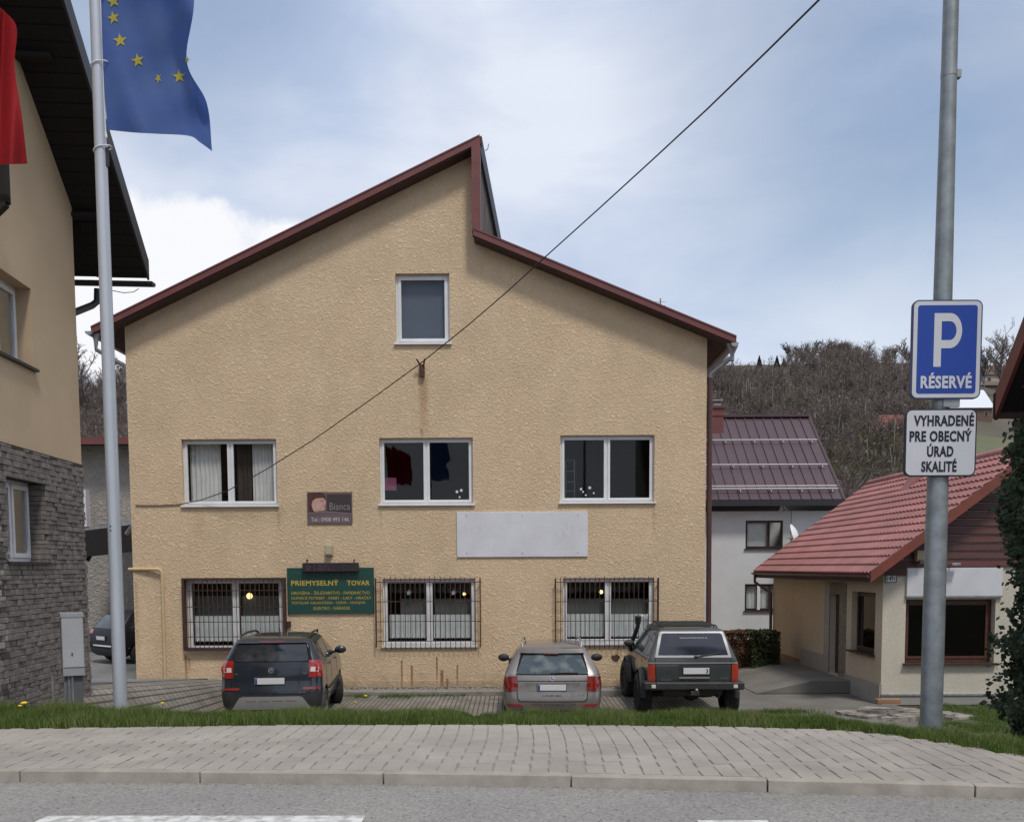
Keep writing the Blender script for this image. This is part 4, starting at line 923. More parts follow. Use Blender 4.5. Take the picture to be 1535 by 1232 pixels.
# timber gable: boards one by one
z = bd[3] + .015; pbr('gable_board', (0.10, 0.025, 0.02), 0.55, col2=(0.06, 0.018, 0.015), scale=4, stretch=(.3, 1, 6), rnd=.15)
while z < ridge - .3:
    a0 = RX + (z + .16 - ZE) / slope + .25; a1 = XE + .43 - (z + .16 - ZE) / slope - .25
    if a1 - a0 > .3:
        mb = MB(); mb.add([(a0, Y0 - .012, z), (a1, Y0 - .012, z), (a1, Y0 - .045, z + .012), (a0, Y0 - .045, z + .012), (a0, Y0 - .018, z + .15), (a1, Y0 - .018, z + .15), (a1, Y0 + .0, z + .15), (a0, Y0 + .0, z + .15), (a0, Y0, z), (a1, Y0, z)],
                         [(0, 1, 2, 3), (3, 2, 5, 4), (4, 5, 6, 7), (8, 9, 1, 0), (0, 3, 4, 7, 8), (1, 2, 5, 6, 9)]); mb.build('board', 'gable_board', sh)
    z += .165
MB().box(sx(1326, 850), bd[0] - .02, Y0 - .05, Y0 + .01, sz(862), ZE + .25).build('beam', 'gable_board', sh)
# tiled roof: one stepped and waved course after another
pbr('red_tile', (0.36, 0.15, 0.138), 0.65, col2=(0.27, 0.118, 0.108), scale=1.6, detail=9, lo=.38, hi=.62, bump=.12, bscale=30, rnd=.07)
pbr('orange_red', (0.21, 0.055, 0.035), 0.5, col2=(0.16, 0.045, 0.03), scale=3)
Lr = 3.35 / math.cos(math.radians(37.5)); nrow = 15; ya, yb = Y0 - .48, Y1 + .45; nw = int((yb - ya) / .19)
for r_ in range(nrow):
    s0, s1 = Lr * r_ / nrow, Lr * (r_ + 1) / nrow; vs = []; nx_ = nw * 6
    for i in range(nx_ + 1):
        y = ya + (yb - ya) * i / nx_; wv = .020 * math.cos(2 * PI * (y - ya) / .19)
        for (s, hgt) in ((s0, -.01), (s0, .055), (s1 + .02, .012)):
            X = RX + s * math.cos(math.radians(37.5)); Z = ZE + s * math.sin(math.radians(37.5)); hh = hgt + wv
            vs.append((X - hh * math.sin(math.radians(37.5)), y, Z + hh * math.cos(math.radians(37.5))))
    fs = []
    for i in range(nx_):
        b = i * 3; fs += [(b, b + 3, b + 4, b + 1), (b + 1, b + 4, b + 5, b + 2)]
    MB().add(vs, fs).build('tile_course', 'red_tile', sh, sm=50, fix=False)
MB().prism([(RX, ya + .02, ZE - .05), (XR2, ya + .02, ridge - .05), (XR2, ya + .02, ridge - .17), (RX, ya + .02, ZE - .17)], (0, yb - ya - .04, 0)).build('roof', 'brown_soffit', sh)
MB().prism([(XR2, ya, ridge), (XE + .43, ya, ZE), (XE + .43, ya, ZE - .15), (XR2, ya, ridge - .15)], (0, yb - ya, 0)).build('roof', 'red_tile', sh)
MB().prism([(RX - .03, ya - .03, ZE + .06), (XR2, ya - .03, ridge + .06), (XR2, ya - .03, ridge - .17), (RX - .03, ya - .03, ZE - .17)], (0, .05, 0)).build('barge_board', 'orange_red', sh)
MB().prism([(RX - .03, yb, ZE + .06), (XR2, yb, ridge + .06), (XR2, yb, ridge - .12), (RX - .03, yb, ZE - .12)], (0, .04, 0)).build('barge_board', 'orange_red', sh)
k_ = 0; y = ya
while y < yb - .1:
    MB().lathe([(.10, 0), (.115, .02), (.115, .3), (.10, .36)], axis='Y', n=10, org=(XR2, y, ridge + .0)).build('ridge_tile', 'red_tile', sh, sm=50); y += .35
gmb = MB(); pts = [(RX - .05 + .065 * math.cos(t), ZE - .02 + .065 * math.sin(t)) for t in np.linspace(PI, 2 * PI, 8)]
for (a, b), (c, d) in zip(pts, pts[1:]): gmb.quad((a, ya, b), (c, ya, d), (c, yb, d), (a, yb, b))
gmb.add([(a, ya, b) for a, b in pts], [tuple(range(8))]); gmb.build('gutter', 'brown_pipe', sh, fix=False)
MB().tube([(RX - .05, yb - .2, ZE - .06), (RX - .05, yb - .2, ZE - .3), (XH - .08, yb - .5, ZE - .62), (XH - .08, yb - .5, .2)], .045, 8).build('downpipe', 'brown_pipe', sh, sm=40)
# skylight hatch high on the roof
p = (RX + 2.55, Y0 + 3.9, ZE + 2.55 * slope)
MB().prism([(p[0], p[1], p[2]), (p[0] + .5, p[1], p[2] + .5 * slope), (p[0] + .28, p[1], p[2] + .52 * slope + .06)], (0, .5, 0)).build('roof_vent', 'red_tile', sh)
# small fittings
bx = (sx(1369.5, 834), sx(1380.5, 834), sz(841), sz(825))
t_ = wthing('motion_lamp', 'small cream lamp under the gable, left of the pole', 'lamp', ((bx[0] + bx[1]) / 2, Y0, bx[2]))
MB().box(bx[0], bx[1], Y0 - .16, Y0 - .0, bx[2], bx[3], ch=.012).build('housing', 'box_cream', t_); MB().box(bx[0] + .04, bx[1] - .03, Y0 - .2, Y0 - .1, bx[2] - .05, bx[2] + .03, ch=.008).build('sensor', 'box_dark', t_)
p = W(1432, 846, Y0 - .2)
t_ = wthing('floodlight', 'small metal floodlight sticking out above the empty white board', 'lamp', (p.x, Y0, p.z))
MB().box(p.x - .09, p.x + .09, p.y - .06, p.y + .06, p.z - .025, p.z + .03, M_=None, ch=.01).build('housing', 'zinc', t_); MB().tube([p + Vector((-.04, .03, 0)), (p.x - .05, Y0 - .02, p.z - .06)], .015, 6).build('arm', 'box_dark', t_)
bx = (sx(1326.5, 866), sx(1343, 866), sz(872.5), sz(860))
t_ = wthing('house_number_plate', 'small white number plate 1491 at the corner of the cream house', 'sign', ((bx[0] + bx[1]) / 2, Y0, bx[2]))
MB().box(bx[0], bx[1], Y0 - .035, Y0 + .0, bx[2], bx[3]).build('plate', 'white_card', t_)
mb = MB(); b_ = .014
for q4 in ((bx[0], bx[1], bx[2], bx[2] + b_), (bx[0], bx[1], bx[3] - b_, bx[3]), (bx[0], bx[0] + b_, bx[2] + b_, bx[3] - b_), (bx[1] - b_, bx[1], bx[2] + b_, bx[3] - b_)): mb.box(q4[0], q4[1], Y0 - .04, Y0 - .03, q4[2], q4[3])
mb.build('border', 'black_sheet', t_)
text('1491', bx[0] + .035, bx[1] - .035, bx[2] + .035, bx[3] - .035, 'black_sheet', t_, .02, y=Y0 - .036)
# ramp and broken slab in front
MB().prism([(XH - 2.15, Y0 + 1.6, .02), (XH - .03, Y0 + 1.6, .02), (XH - .03, Y0 + 1.6, .3), (XH - .9, Y0 + 1.6, .3)], (0, 4.6, 0)).build('entrance_ramp', 'drive_conc')['kind'] = 'structure'
pbr('slab_rubble', (0.32, 0.29, 0.255), 0.9, col2=(0.16, 0.14, 0.12), scale=5, detail=9, lo=.42, hi=.56, bump=.8, bscale=20, bdist=.03)
mb = MB(); rs = random.Random(5); pc = W(1335, 1052, 18.0)
for i in range(9):
    x = 7.0 + rs.uniform(-.4, 1.4); y = 16.9 + rs.uniform(-.35, .5); r = rs.uniform(.25, .5); n = 7
    z0 = H(x, y)
    pts = [Vector((x + r * (1 + rs.uniform(-.3, .3)) * math.cos(2 * PI * j / n), y + .7 * r * (1 + rs.uniform(-.3, .3)) * math.sin(2 * PI * j / n), z0 - .05 + rs.uniform(0, .03))) for j in range(n)]
    mb.prism(pts, (rs.uniform(-.02, .02), 0, rs.uniform(.08, .16)))
tag(mb.build('broken_slab', 'slab_rubble'), 'pile of broken pale concrete slab pieces before the shop corner', 'rubble')
p = W(1332, 1049, 17.2); tag(MB().box(p.x - .25, p.x + .2, 17.1, 17.25, p.z - .06, p.z + .03, ch=.01).build('loose_brick', 'orange_plinth'), 'reddish brick lying on the broken concrete slab', 'brick')

# ------------------------------------------------------------------ white house with standing seam roof
YW = 30.0
wh = wthing('white_house', 'white rendered house with purple brown standing seam roof behind the hedge', 'house', (W(1170, 900, YW).x, YW, 0))
pbr('white_render', (0.60, 0.61, 0.63), 0.9, col2=(0.54, 0.55, 0.56), scale=1.2, bump=.1, bscale=60)
wx = lambda px, py=850: W(px, py, YW).x; wz2 = lambda py, px=1150: W(px, py, YW).z
xa, xb = wx(960), wx(1262)
w1 = (wx(1117), wx(1173), wz2(823), wz2(780)); w2 = (wx(1117), wx(1168), wz2(916), wz2(875))
zt = wz2(766)
mb = wallplane((0, YW, 0), (1, 0, 0), (0, 1, 0), [(xa, 0), (xb, 0)], [(xa, zt), (xb, zt)], [w1, w2], .2)
YRi = 33.2; rp = W(1226, 626, YRi); rl = Vector((W(960, 638, YRi).x, YRi, rp.z + .0))
mb.add([(xb, YW, 0), (xb, YRi * 2 - YW, 0), (xb, YRi * 2 - YW, zt), (xb, YRi, rp.z - .2), (xb, YW, zt)], [(0, 1, 2, 3, 4)]); mb.quad((xa, YRi * 2 - YW, 0), (xb, YRi * 2 - YW, 0), (xb, YRi * 2 - YW, zt), (xa, YRi * 2 - YW, zt))
mb.build('wall', 'white_render', wh)
MWh = frameM((0, YW, 0), (1, 0, 0), (0, 1, 0))
a = window(wh, MWh, *w1, rec=.06, splits=(.62,), fm='brown_frame', gm='window_glass', fw=.05, sw=.03, sill='brown_frame'); b = window(wh, MWh, *w2, rec=.06, splits=(.4, .75), fm='brown_frame', gm='window_glass', fw=.05, sw=.03, sill='brown_frame')
MB().box(w1[0] + .08, w1[0] + .75, YW + .14, YW + .16, w1[2] + .08, w1[3] - .06).build('roller_blind', 'net_curtain', a)
drape('curtain', w2[0] + .05, w2[1] - .05, w2[2] + .05, w2[3] - .05, YW + .17, 'net_curtain', b, 7, .02)
MB().box(w2[0] + .42, w2[0] + .52, YW + .03, YW + .055, w2[2] + .05, w2[3] - .05).build('sash_bar', 'white_pvc', b)
xf(MB().box(wx(1184), wx(1185.5), -.006, .0, .5, zt), MWh).build('render_joint', 'grey_render', wh)
rx = lambda px, py, Y: W(px, py, Y).x
er = W(1265, 750, YW - .5); ze = er.z
pbr('guard_metal', (0.5, 0.45, 0.45), .5); pbr('purple_sheet', (0.072, 0.042, 0.052), 0.42, col2=(0.07, 0.038, 0.047), scale=1.0, bump=.05, bscale=3, rnd=.05)
PWD = .335; n = 27; xe0 = er.x - n * PWD; 
def RPt(x, t): return Vector((x + (rp.x - er.x) * t * 0, YW - .5 + (YRi - YW + .5) * t, ze + (rp.z - ze) * t))
xr_ = (er.x + rp.x) / 2
for i in range(n):
    x1_ = er.x - i * PWD; x0_ = x1_ - PWD; mb = MB()
    a, b, c, d = RPt(x0_ + .0, 0), RPt(x1_, 0), RPt(x1_, 1), RPt(x0_, 1)
    mb.prism([a, b, c, d], (0, 0, .03)); nrm = (b - a).cross(d - a).normalized()
    mb.prism([b + Vector((-.03, 0, 0)), b, c, c + Vector((-.03, 0, 0))], nrm * .06); mb.build('roof_panel', 'purple_sheet', wh)
for t, k in ((.085, 2), (.36, 1), (.66, 1)):
    for j in range(k):
        p = RPt(xe0, t + j * .03) + Vector((0, -.1, .13)); q_ = RPt(er.x - .12, t + j * .03) + Vector((0, -.1, .13))
        mb = MB().tube([p, q_], .026, 6)
        if j == 0:
            pass
            x = er.x - .3
            while x > xe0: c = RPt(x, t); mb.box(x - .015, x + .015, c.y - .12, c.y + .02, c.z + .03, c.z + .155); x -= 1.005
        mb.build('snow_guard', 'guard_metal', wh)
MB().prism([RPt(xe0, 0) + Vector((0, -.02, -.16)), RPt(er.x, 0) + Vector((.02, -.02, -.16)), RPt(er.x, 0) + Vector((.02, -.02, .05)), RPt(xe0, 0) + Vector((0, -.02, .05))], (0, .12, 0)).build('fascia', 'black_sheet', wh)
MB().prism([RPt(er.x + .02, 0) + Vector((0, 0, -.14)), RPt(er.x + .02, 1) + Vector((0, 0, -.14)), RPt(er.x + .02, 1) + Vector((0, 0, .06)), RPt(er.x + .02, 0) + Vector((0, 0, .06))], (.04, 0, 0)).build('barge_board', 'purple_sheet', wh)
MB().prism([RPt(er.x, 1), Vector((er.x, YRi * 2 - YW + .5, ze)), Vector((er.x, YRi * 2 - YW + .5, ze - .1)), RPt(er.x, 1) + Vector((0, 0, -.1))], (xe0 - er.x, 0, 0)).build('roof', 'purple_sheet', wh)
MB().box(xe0, er.x, YRi - .14, YRi + .14, rp.z + .02, rp.z + .10).build('ridge_cap', 'purple_sheet', wh)
MB().box(xa, er.x, YW - .45, YW, ze - .12, ze - .1).build('soffit', 'brown_soffit', wh)
cx0, cx1 = rx(1066, 620, YRi - .6), rx(1083, 620, YRi - .6); ct = W(1075, 611, YRi - .6).z
mb = MB().box(cx0, cx1, YRi - .8, YRi - .35, ct - 1.6, ct).box(cx0 - .05, cx1 + .05, YRi - .85, YRi - .3, ct - .05, ct + .04).box(cx0 - .03, cx1 + .03, YRi - .83, YRi - .32, ct - .32, ct - .27)
mb.build('chimney', 'red_sheet', wh)
MB().box(cx0 + .08, cx1 - .08, YRi - .7, YRi - .45, ct + .04, ct + .12).box(cx0 + .02, cx1 - .02, YRi - .75, YRi - .4, ct + .22, ct + .26).build('chimney_cowl', 'zinc', wh)
# satellite dish
p = W(1196, 799, YW - .6); t_ = wthing('satellite_dish', 'white satellite dish on the white house wall above the tiled eave', 'satellite dish', (p.x, p.y, p.z - .4))
Md = Matrix.Translation(p) @ Matrix.Rotation(math.radians(62), 4, 'Z') @ Matrix.Rotation(math.radians(-18), 4, 'X')
prof = [(.36 * s, .12 * s * s) for s in np.linspace(.02, 1, 7)]
d_ = MB().lathe(prof, axis='Y', n=20); xf(d_, Md).build('dish', 'white_sill', t_, sm=50)
MB().tube([p, p + Vector((-.2, -.05, -.2)), p + Vector((-.35, 0, -.15))], .015, 6).build('arm', 'zinc', t_); MB().tube([p + Vector((0, .05, 0)), p + Vector((0, .6, -.15))], .02, 6).build('mount', 'zinc', t_)

# ------------------------------------------------------------------ ivy clad house at the right edge
ih = wthing('gable_house', 'dark house corner with red brown barge board and ivy at the right edge', 'house', (5.6, 9.6, 0))
XI = 5.02; dE = 9.47; zE = W(1480, 618, dE).z; s2 = 1.32
wallx = 5.62; yA = 9.45
MB().quad((wallx, yA, .5), (wallx, 1.5, .5), (wallx, 1.5, 14), (wallx, yA, 4.6)).quad((wallx, yA, .5), (wallx + 6, yA, .5), (wallx + 6, yA, 6), (wallx, yA, 4.6)).build('wall', 'cream_front', ih, fix=False)
def RP2(x, y): return Vector((x, y, zE + (dE - y) * s2))
MB().prism([RP2(XI + .05, dE), RP2(XI + .05, 3.5), RP2(XI + 7, 3.5), RP2(XI + 7, dE)], (0, 0, .16)).build('roof', 'dark_wood', ih)
MB().prism([RP2(XI, dE + .02) - Vector((0, 0, .05)), RP2(XI, 3.5) - Vector((0, 0, .05)), RP2(XI, 3.5) + Vector((0, 0, .22)), RP2(XI, dE + .02) + Vector((0, 0, .22))], (.04, 0, 0)).build('barge_board', 'red_sheet', ih)
MB().box(XI, XI + 7, dE, dE + .05, zE - .06, zE + .2).build('fascia', 'brown_soffit', ih)

# ------------------------------------------------------------------ leaf clouds
def leafmat(name, cols, tr=0.25):
    m = bpy.data.materials.new(name); m.use_nodes = True; t = m.node_tree; p = t.nodes['Principled BSDF']; l = t.links.new
    at = N(t, 'ShaderNodeAttribute', attribute_name='tint'); cr_ = N(t, 'ShaderNodeValToRGB'); e = cr_.color_ramp.elements
    e[0].color = (*cols[0], 1); e[1].color = (*cols[-1], 1)
    for i, c in enumerate(cols[1:-1]): x = e.new((i + 1) / (len(cols) - 1)); x.color = (*c, 1)
    l(at.outputs['Fac'], cr_.inputs[0]); l(cr_.outputs[0], p.inputs['Base Color']); p.inputs['Roughness'].default_value = .7; p.inputs['Specular IOR Level'].default_value = .25
    tl = N(t, 'ShaderNodeBsdfTranslucent'); l(cr_.outputs[0], tl.inputs[0]); mx = N(t, 'ShaderNodeMixShader'); mx.inputs[0].default_value = tr
    o = t.nodes['Material Output']; l(p.outputs[0], mx.inputs[1]); l(tl.outputs[0], mx.inputs[2]); l(mx.outputs[0], o.inputs[0]); MATS[name] = m; return m
leafmat('grass_blade', [(0.040, 0.072, 0.016), (0.085, 0.14, 0.026), (0.135, 0.195, 0.045), (0.22, 0.25, 0.09), (0.30, 0.27, 0.16)], .35)
leafmat('ivy_leaf', [(0.02, 0.032, 0.018), (0.04, 0.062, 0.034), (0.07, 0.10, 0.055), (0.13, 0.115, 0.07)], .2)
leafmat('hedge_leaf', [(0.10, 0.05, 0.03), (0.15, 0.08, 0.045), (0.12, 0.085, 0.045), (0.07, 0.08, 0.03)], .15)
leafmat('hedge_green', [(0.035, 0.042, 0.02), (0.05, 0.065, 0.026), (0.08, 0.095, 0.035)], .15)
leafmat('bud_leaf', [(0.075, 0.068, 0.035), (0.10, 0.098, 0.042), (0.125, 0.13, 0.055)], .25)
leafmat('twig', [(0.12, 0.094, 0.081), (0.168, 0.134, 0.117), (0.24, 0.203, 0.185)], .0)
leafmat('birch', [(0.14, 0.12, 0.11), (0.22, 0.2, 0.19), (0.36, 0.34, 0.33)], .0)
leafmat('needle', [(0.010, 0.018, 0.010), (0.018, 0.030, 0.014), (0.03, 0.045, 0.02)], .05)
def leaves(name, P, size, mat, parent=None, nrm=None, flat=.3, tint=None):
    n = len(P); a = rng.uniform(0, 2 * PI, n); 
    d = rng.normal(size=(n, 3)); 
    if nrm is not None: d = d * flat + nrm
    d /= np.linalg.norm(d, axis=1)[:, None] + 1e-9
    r = rng.normal(size=(n, 3)); u = np.cross(d, r); u /= np.linalg.norm(u, axis=1)[:, None] + 1e-9; v = np.cross(d, u)
    s = (size * rng.uniform(.6, 1.3, n))[:, None]
    V = np.stack([P - u * s * .5, P - v * s * .36 , P + u * s * .55, P + v * s * .36], 1).reshape(-1, 3)
    Fa = np.arange(4 * n).reshape(-1, 4); t = np.clip(rng.uniform(0, 1, n) if tint is None else tint, 0, 1)
    return npmesh(name, V, Fa, mat, parent, np.repeat(t, 4))
# ivy on the house corner
n = 30000; zz = rng.uniform(.75, 4.75, n); bulge = .07 * np.sin(zz * 4.1) + .05 * np.sin(zz * 9.3 + 1) + .04 * np.sin(zz * 19)
th = rng.uniform(-.3, 1, n)
yy = rng.uniform(6.6, 9.75, n); xx = wallx - .16 - np.abs(rng.normal(0, .11, n)) - bulge
end = rng.uniform(0, 1, n) < .35
yy = np.where(end, 9.62 + rng.normal(0, .07, n), yy); xx = np.where(end, rng.uniform(5.22, 6.3, n) - bulge * .6 + .15, xx)
cl = np.array([mnoise.noise(Vector((a * 2.5, b * 2.5, c * 2.5))) for a, b, c in zip(xx, yy, zz)])
xx = xx - cl * .20; xx = np.maximum(xx, np.where(end, 5.24, wallx - .44) + .06 * np.sin(zz * 3.1) + .05 * np.sin(zz * 7.7 + 1) + .04 * cl)
ivy = wthing('ivy', 'dark green ivy climbing the house corner at the right edge', 'ivy', (wallx, 9.5, 1))
leaves('foliage', np.stack([xx, yy, zz], 1), .066, 'ivy_leaf', ivy, nrm=np.array([-.8, -.6, .35]), flat=.55, tint=.35 + cl * .5 + rng.normal(0, .22, n))['kind'] = 'stuff'
mb = MB()
for i in range(14):
    y = random.uniform(7.5, 9.7); p = Vector((wallx - .1, y, .9)); pts = [p]
    for k in range(8): p = p + Vector((random.uniform(-.04, .04), random.uniform(-.12, .12), .5)); pts.append(p)
    mb.tube(pts, .022, 5, r2=.008)
mb.build('stem', 'rust_dark', ivy)
# hedge by the white house
hg = wthing('hedge', 'clipped reddish brown hedge turning green at its right end, by the off-roader', 'hedge', (8, 24, 0))
def hedge(px0, px1, pyt, Yh, dpt, n, mat, dens, z0=.05, size=.06):
    x0, x1 = W(px0, 980, Yh).x, W(px1, 980, Yh).x; zt_ = W((px0 + px1) / 2, pyt, Yh).z
    P = np.stack([rng.uniform(x0, x1, n), Yh + np.abs(rng.normal(0, dpt, n)), rng.uniform(z0, zt_, n)], 1)
    topm = rng.uniform(0, 1, n) < .3; P[:, 2] = np.where(topm, zt_ - np.abs(rng.normal(0, .05, n)), P[:, 2]); P[:, 1] = np.where(topm, Yh + rng.uniform(0, 1.0, n), P[:, 1])
    nz = np.array([mnoise.noise(Vector((a * 3, b * 3, c * 3))) for a, b, c in P]); P[:, 1] -= nz * .15; P[:, 2] += nz * .06
    o = leaves('foliage', P, size, mat, hg, tint=.4 + nz * .5 + rng.normal(0, .2, n)); o['kind'] = 'stuff'
hedge(1088, 1143, 947, 24.0, .12, 7000, 'hedge_leaf', 1); hedge(1128, 1170, 947, 23.6, .14, 6000, 'hedge_green', 1)
hedge(1098, 1165, 1012, 23.3, .2, 2500, 'grass_blade', 1, size=.07)
MB().box(W(1088, 980, 24.2).x, W(1168, 980, 24.2).x, 24.15, 24.6, 0, W(1130, 960, 24.2).z).build('core', 'soil', hg)
# ------------------------------------------------------------------ bare spring trees
def bare_tree(h, seed, spread=.35, levels=4, nb=5, sides=3, r0=None, up=.5):
    r = random.Random(seed); segs = []
    def grow(p, d, ln, rad, lv):
        k = 3 if lv < 2 else 2; q = p
        for i in range(k):
            d = (d + Vector((r.gauss(0, .12), r.gauss(0, .12), .06 * up))).normalized(); q2 = q + d * ln / k
            segs.append((q, q2, rad * (1 - .35 * i / k), rad * (1 - .35 * (i + 1) / k), lv))
            if lv < levels - 1:
                m = nb if lv == 0 else 2
                if lv == 0 and i == 0: m = 1
                for _ in range(m):
                    a = r.uniform(0, 2 * PI); t = r.uniform(.1, 1); pp = q.lerp(q2, t)
                    nd = (d * r.uniform(.55, 1.0) + Vector((math.cos(a), math.sin(a), up * .7)) * spread * r.uniform(1.2, 2.4)).normalized()
                    grow(pp, nd, ln * r.uniform(.36, .58), rad * .45, lv + 1)
            q = q2
    grow(Vector((0, 0, 0)), Vector((0, 0, 1)), h * .86, r0 or h * .016, 0); return segs
def segmesh(segs, sides=3, minr=.0):
    n = len(segs); A_ = np.array([s[0] for s in segs]); B_ = np.array([s[1] for s in segs]); ra = np.maximum([s[2] for s in segs], minr); rb = np.maximum([s[3] for s in segs], minr)
    d = B_ - A_; d /= np.linalg.norm(d, axis=1)[:, None] + 1e-9
    ref = np.where(np.abs(d[:, 2:3]) > .9, np.array([[1., 0, 0]]), np.array([[0, 0, 1.]])); u = np.cross(d, ref); u /= np.linalg.norm(u, axis=1)[:, None]; v = np.cross(d, u)
    V = np.empty((n, 2, sides, 3))
    for j in range(sides):
        a = 2 * PI * j / sides; o = u * math.cos(a) + v * math.sin(a)
        V[:, 0, j] = A_ + o * ra[:, None]; V[:, 1, j] = B_ + o * rb[:, None]
    base = (np.arange(n) * 2 * sides)[:, None]; Fs = []
    for j in range(sides): k = (j + 1) % sides; Fs.append(base + np.array([[j, k, sides + k, sides + j]]))
    return V.reshape(-1, 3), np.concatenate(Fs, 0)
def in_view(x, y, z):
    p = Vector((x, y, z)) - EYE; D = p.dot(_F); return CX + F_PX * p.dot(RR) / D, CY - F_PX * p.dot(UU) / D
protos = []
def norm_tree(segs, h):
    m = max(s[1].z for s in segs); k = h / m; return [(a * k, b * k, c, d, l_) for a, b, c, d, l_ in segs]
for i in range(6): protos.append(segmesh(norm_tree(bare_tree(10, 100 + i, .26 + .03 * i, 4, 4), 10), 3, .026))
PT = []
rs = random.Random(21)
def want(px): return 1040 < px < 1620 or 40 < px < 215
tries = 0
while len(PT) < 1250 and tries < 60000:
    tries += 1
    y = 75 + 190 * rs.random() ** .8; px = rs.choice((rs.uniform(1030, 1620), rs.uniform(1030, 1620), rs.uniform(1030, 1620), rs.uniform(90, 215)))
    x = (px - 767) / 1350 * y; z = hill(x, y); ipx, ipy = in_view(x, y, z)
    if ipx > 1385 and ipy > 545: continue
    if 1180 < ipx < 1430 and 668 < ipy < 760 and y < 130: 
        if rs.random() < .6: continue
    if y < 100 and rs.random() < .6: continue
    if y > 222 and 1085 < ipx < 1178: continue
    if y > 222 and ipx > 1300 and rs.random() < .5: continue
    PT.append((x, y, z, rs.uniform(4.5, 7) if y > 215 else rs.uniform(6, 9) if y > 150 else rs.uniform(4.5, 8), rs.random(), rs.randrange(6)))
for i in range(70):
    y = rs.uniform(74, 101); px = rs.uniform(1085, 1400); x = (px - 767) / 1350 * y; PT.append((x, y, hill(x, y), rs.uniform(4, 7), rs.random(), rs.randrange(6)))
for i in range(75):
    y = rs.uniform(236, 262); px = rs.uniform(1176, 1325); x = (px - 767) / 1350 * y; PT.append((x, y, hill(x, y), rs.uniform(4.6, 7.8) * (1 - .35 * sst(1262, 1325, px)) * (1 - .3 * sst(1200, 1176, px) if px < 1200 else 1), rs.random(), rs.randrange(6)))
Vs, Fs, Ts = [], [], []; off = 0
for (x, y, z, h, t, k) in PT:
    V, Fa = protos[k]; a = t * 50; c, s = math.cos(a), math.sin(a); sc = h / 10
    R_ = np.stack([V[:, 0] * c - V[:, 1] * s, V[:, 0] * s + V[:, 1] * c, V[:, 2]], 1) * sc + np.array([x, y, z - .3])
    Vs.append(R_); Fs.append(Fa + off); off += len(V)
    Ts.append(np.full(len(V), min(1, max(0, .2 + .35 * (mnoise.noise(Vector((x * .03, y * .03, 0))) + .5) + .35 * (t - .5)))) )
fo = npmesh('bare_forest', np.concatenate(Vs), np.concatenate(Fs), 'twig', None, np.concatenate(Ts)); tag(fo, 'brown leafless wood covering the hillside behind the houses', 'forest', kind='stuff')
# fine twigs and first buds hanging in the crowns
n = 60000; idx = rng.integers(0, len(PT), n); PA = np.array([p[:4] for p in PT]); q = rng.normal(size=(n, 3)); q /= np.linalg.norm(q, axis=1)[:, None]
q *= rng.uniform(.3, 1, n)[:, None] ** .5; hh = PA[idx, 3]
P = PA[idx, :3] + np.stack([q[:, 0] * hh * .20, q[:, 1] * hh * .20, hh * (.60 + q[:, 2] * .34)], 1)
leaves('twig_haze', P, .32, 'twig', None, nrm=np.array([0, 0, 0.01]), flat=1, tint=.35 + rng.normal(0, .25, n)).name = 'fine_twigs'
o = bpy.data.objects['fine_twigs']; tag(o, 'fine brown twigs filling the crowns of the leafless hillside wood', 'twigs', kind='stuff')
# budding olive thickets
def bush(cx, cy, rx_, rz_, n, mat, size, arr):
    z0 = hill(cx, cy); q = rng.normal(size=(n, 3)); q /= np.linalg.norm(q, axis=1)[:, None]; q *= (rng.uniform(.2, 1, n) ** .4)[:, None]
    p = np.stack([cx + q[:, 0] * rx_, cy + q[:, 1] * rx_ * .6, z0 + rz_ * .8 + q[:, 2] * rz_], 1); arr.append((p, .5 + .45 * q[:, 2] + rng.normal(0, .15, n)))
ar = []
for i in range(34):
    px = rs.uniform(1215, 1390); y = rs.uniform(110, 140); x = (px - 767) / 1350 * y; bush(x, y, rs.uniform(1.8, 4), rs.uniform(1.5, 3), 900, '', .2, ar)
for i in range(16):
    px = rs.uniform(1090, 1400); y = rs.uniform(80, 100); x = (px - 767) / 1350 * y; bush(x, y, rs.uniform(1, 2.2), rs.uniform(1, 2), 500, '', .2, ar)
for i in range(16):
    px = rs.uniform(100, 210); y = rs.uniform(80, 110); x = (px - 767) / 1350 * y; bush(x, y, rs.uniform(1.5, 3.5), rs.uniform(1.5, 3), 800, '', .2, ar)
for i in range(34):
    px = rs.uniform(1095, 1390); y = rs.uniform(125, 230); x = (px - 767) / 1350 * y; bush(x, y, rs.uniform(1.4, 3.2), rs.uniform(2.0, 3.6), 420, '', .2, ar)
for i in range(40):
    px = rs.uniform(1195, 1400); y = rs.uniform(94, 103); x = (px - 767) / 1350 * y; bush(x, y, rs.uniform(.9, 1.9), rs.uniform(1.0, 1.9), 520, '', .2, ar)
o = leaves('budding_thicket', np.concatenate([a for a, _ in ar]), .20, 'bud_leaf', None, tint=np.concatenate([b for _, b in ar])); tag(o, 'olive green budding thicket at the foot of the brown hillside', 'bushes', kind='stuff')
ar = []
for i in range(16):
    px = rs.uniform(95, 215); y = rs.uniform(74, 96); x = (px - 767) / 1350 * y; bush(x, y, rs.uniform(1.0, 1.9), rs.uniform(1.8, 3.2), 1500, '', .2, ar)
for i in range(16):
    y = rs.uniform(130, 225); px = rs.uniform(1095, 1370); x = (px - 767) / 1350 * y; bush(x, y, rs.uniform(1.0, 2.0), rs.uniform(2.6, 4.2), 700, '', .3, ar)
o = leaves('evergreen_thicket', np.concatenate([a for a, _ in ar]), .22, 'needle', None, tint=np.concatenate([b for _, b in ar])); tag(o, 'dark evergreens scattered through the hillside wood', 'bushes', kind='stuff')
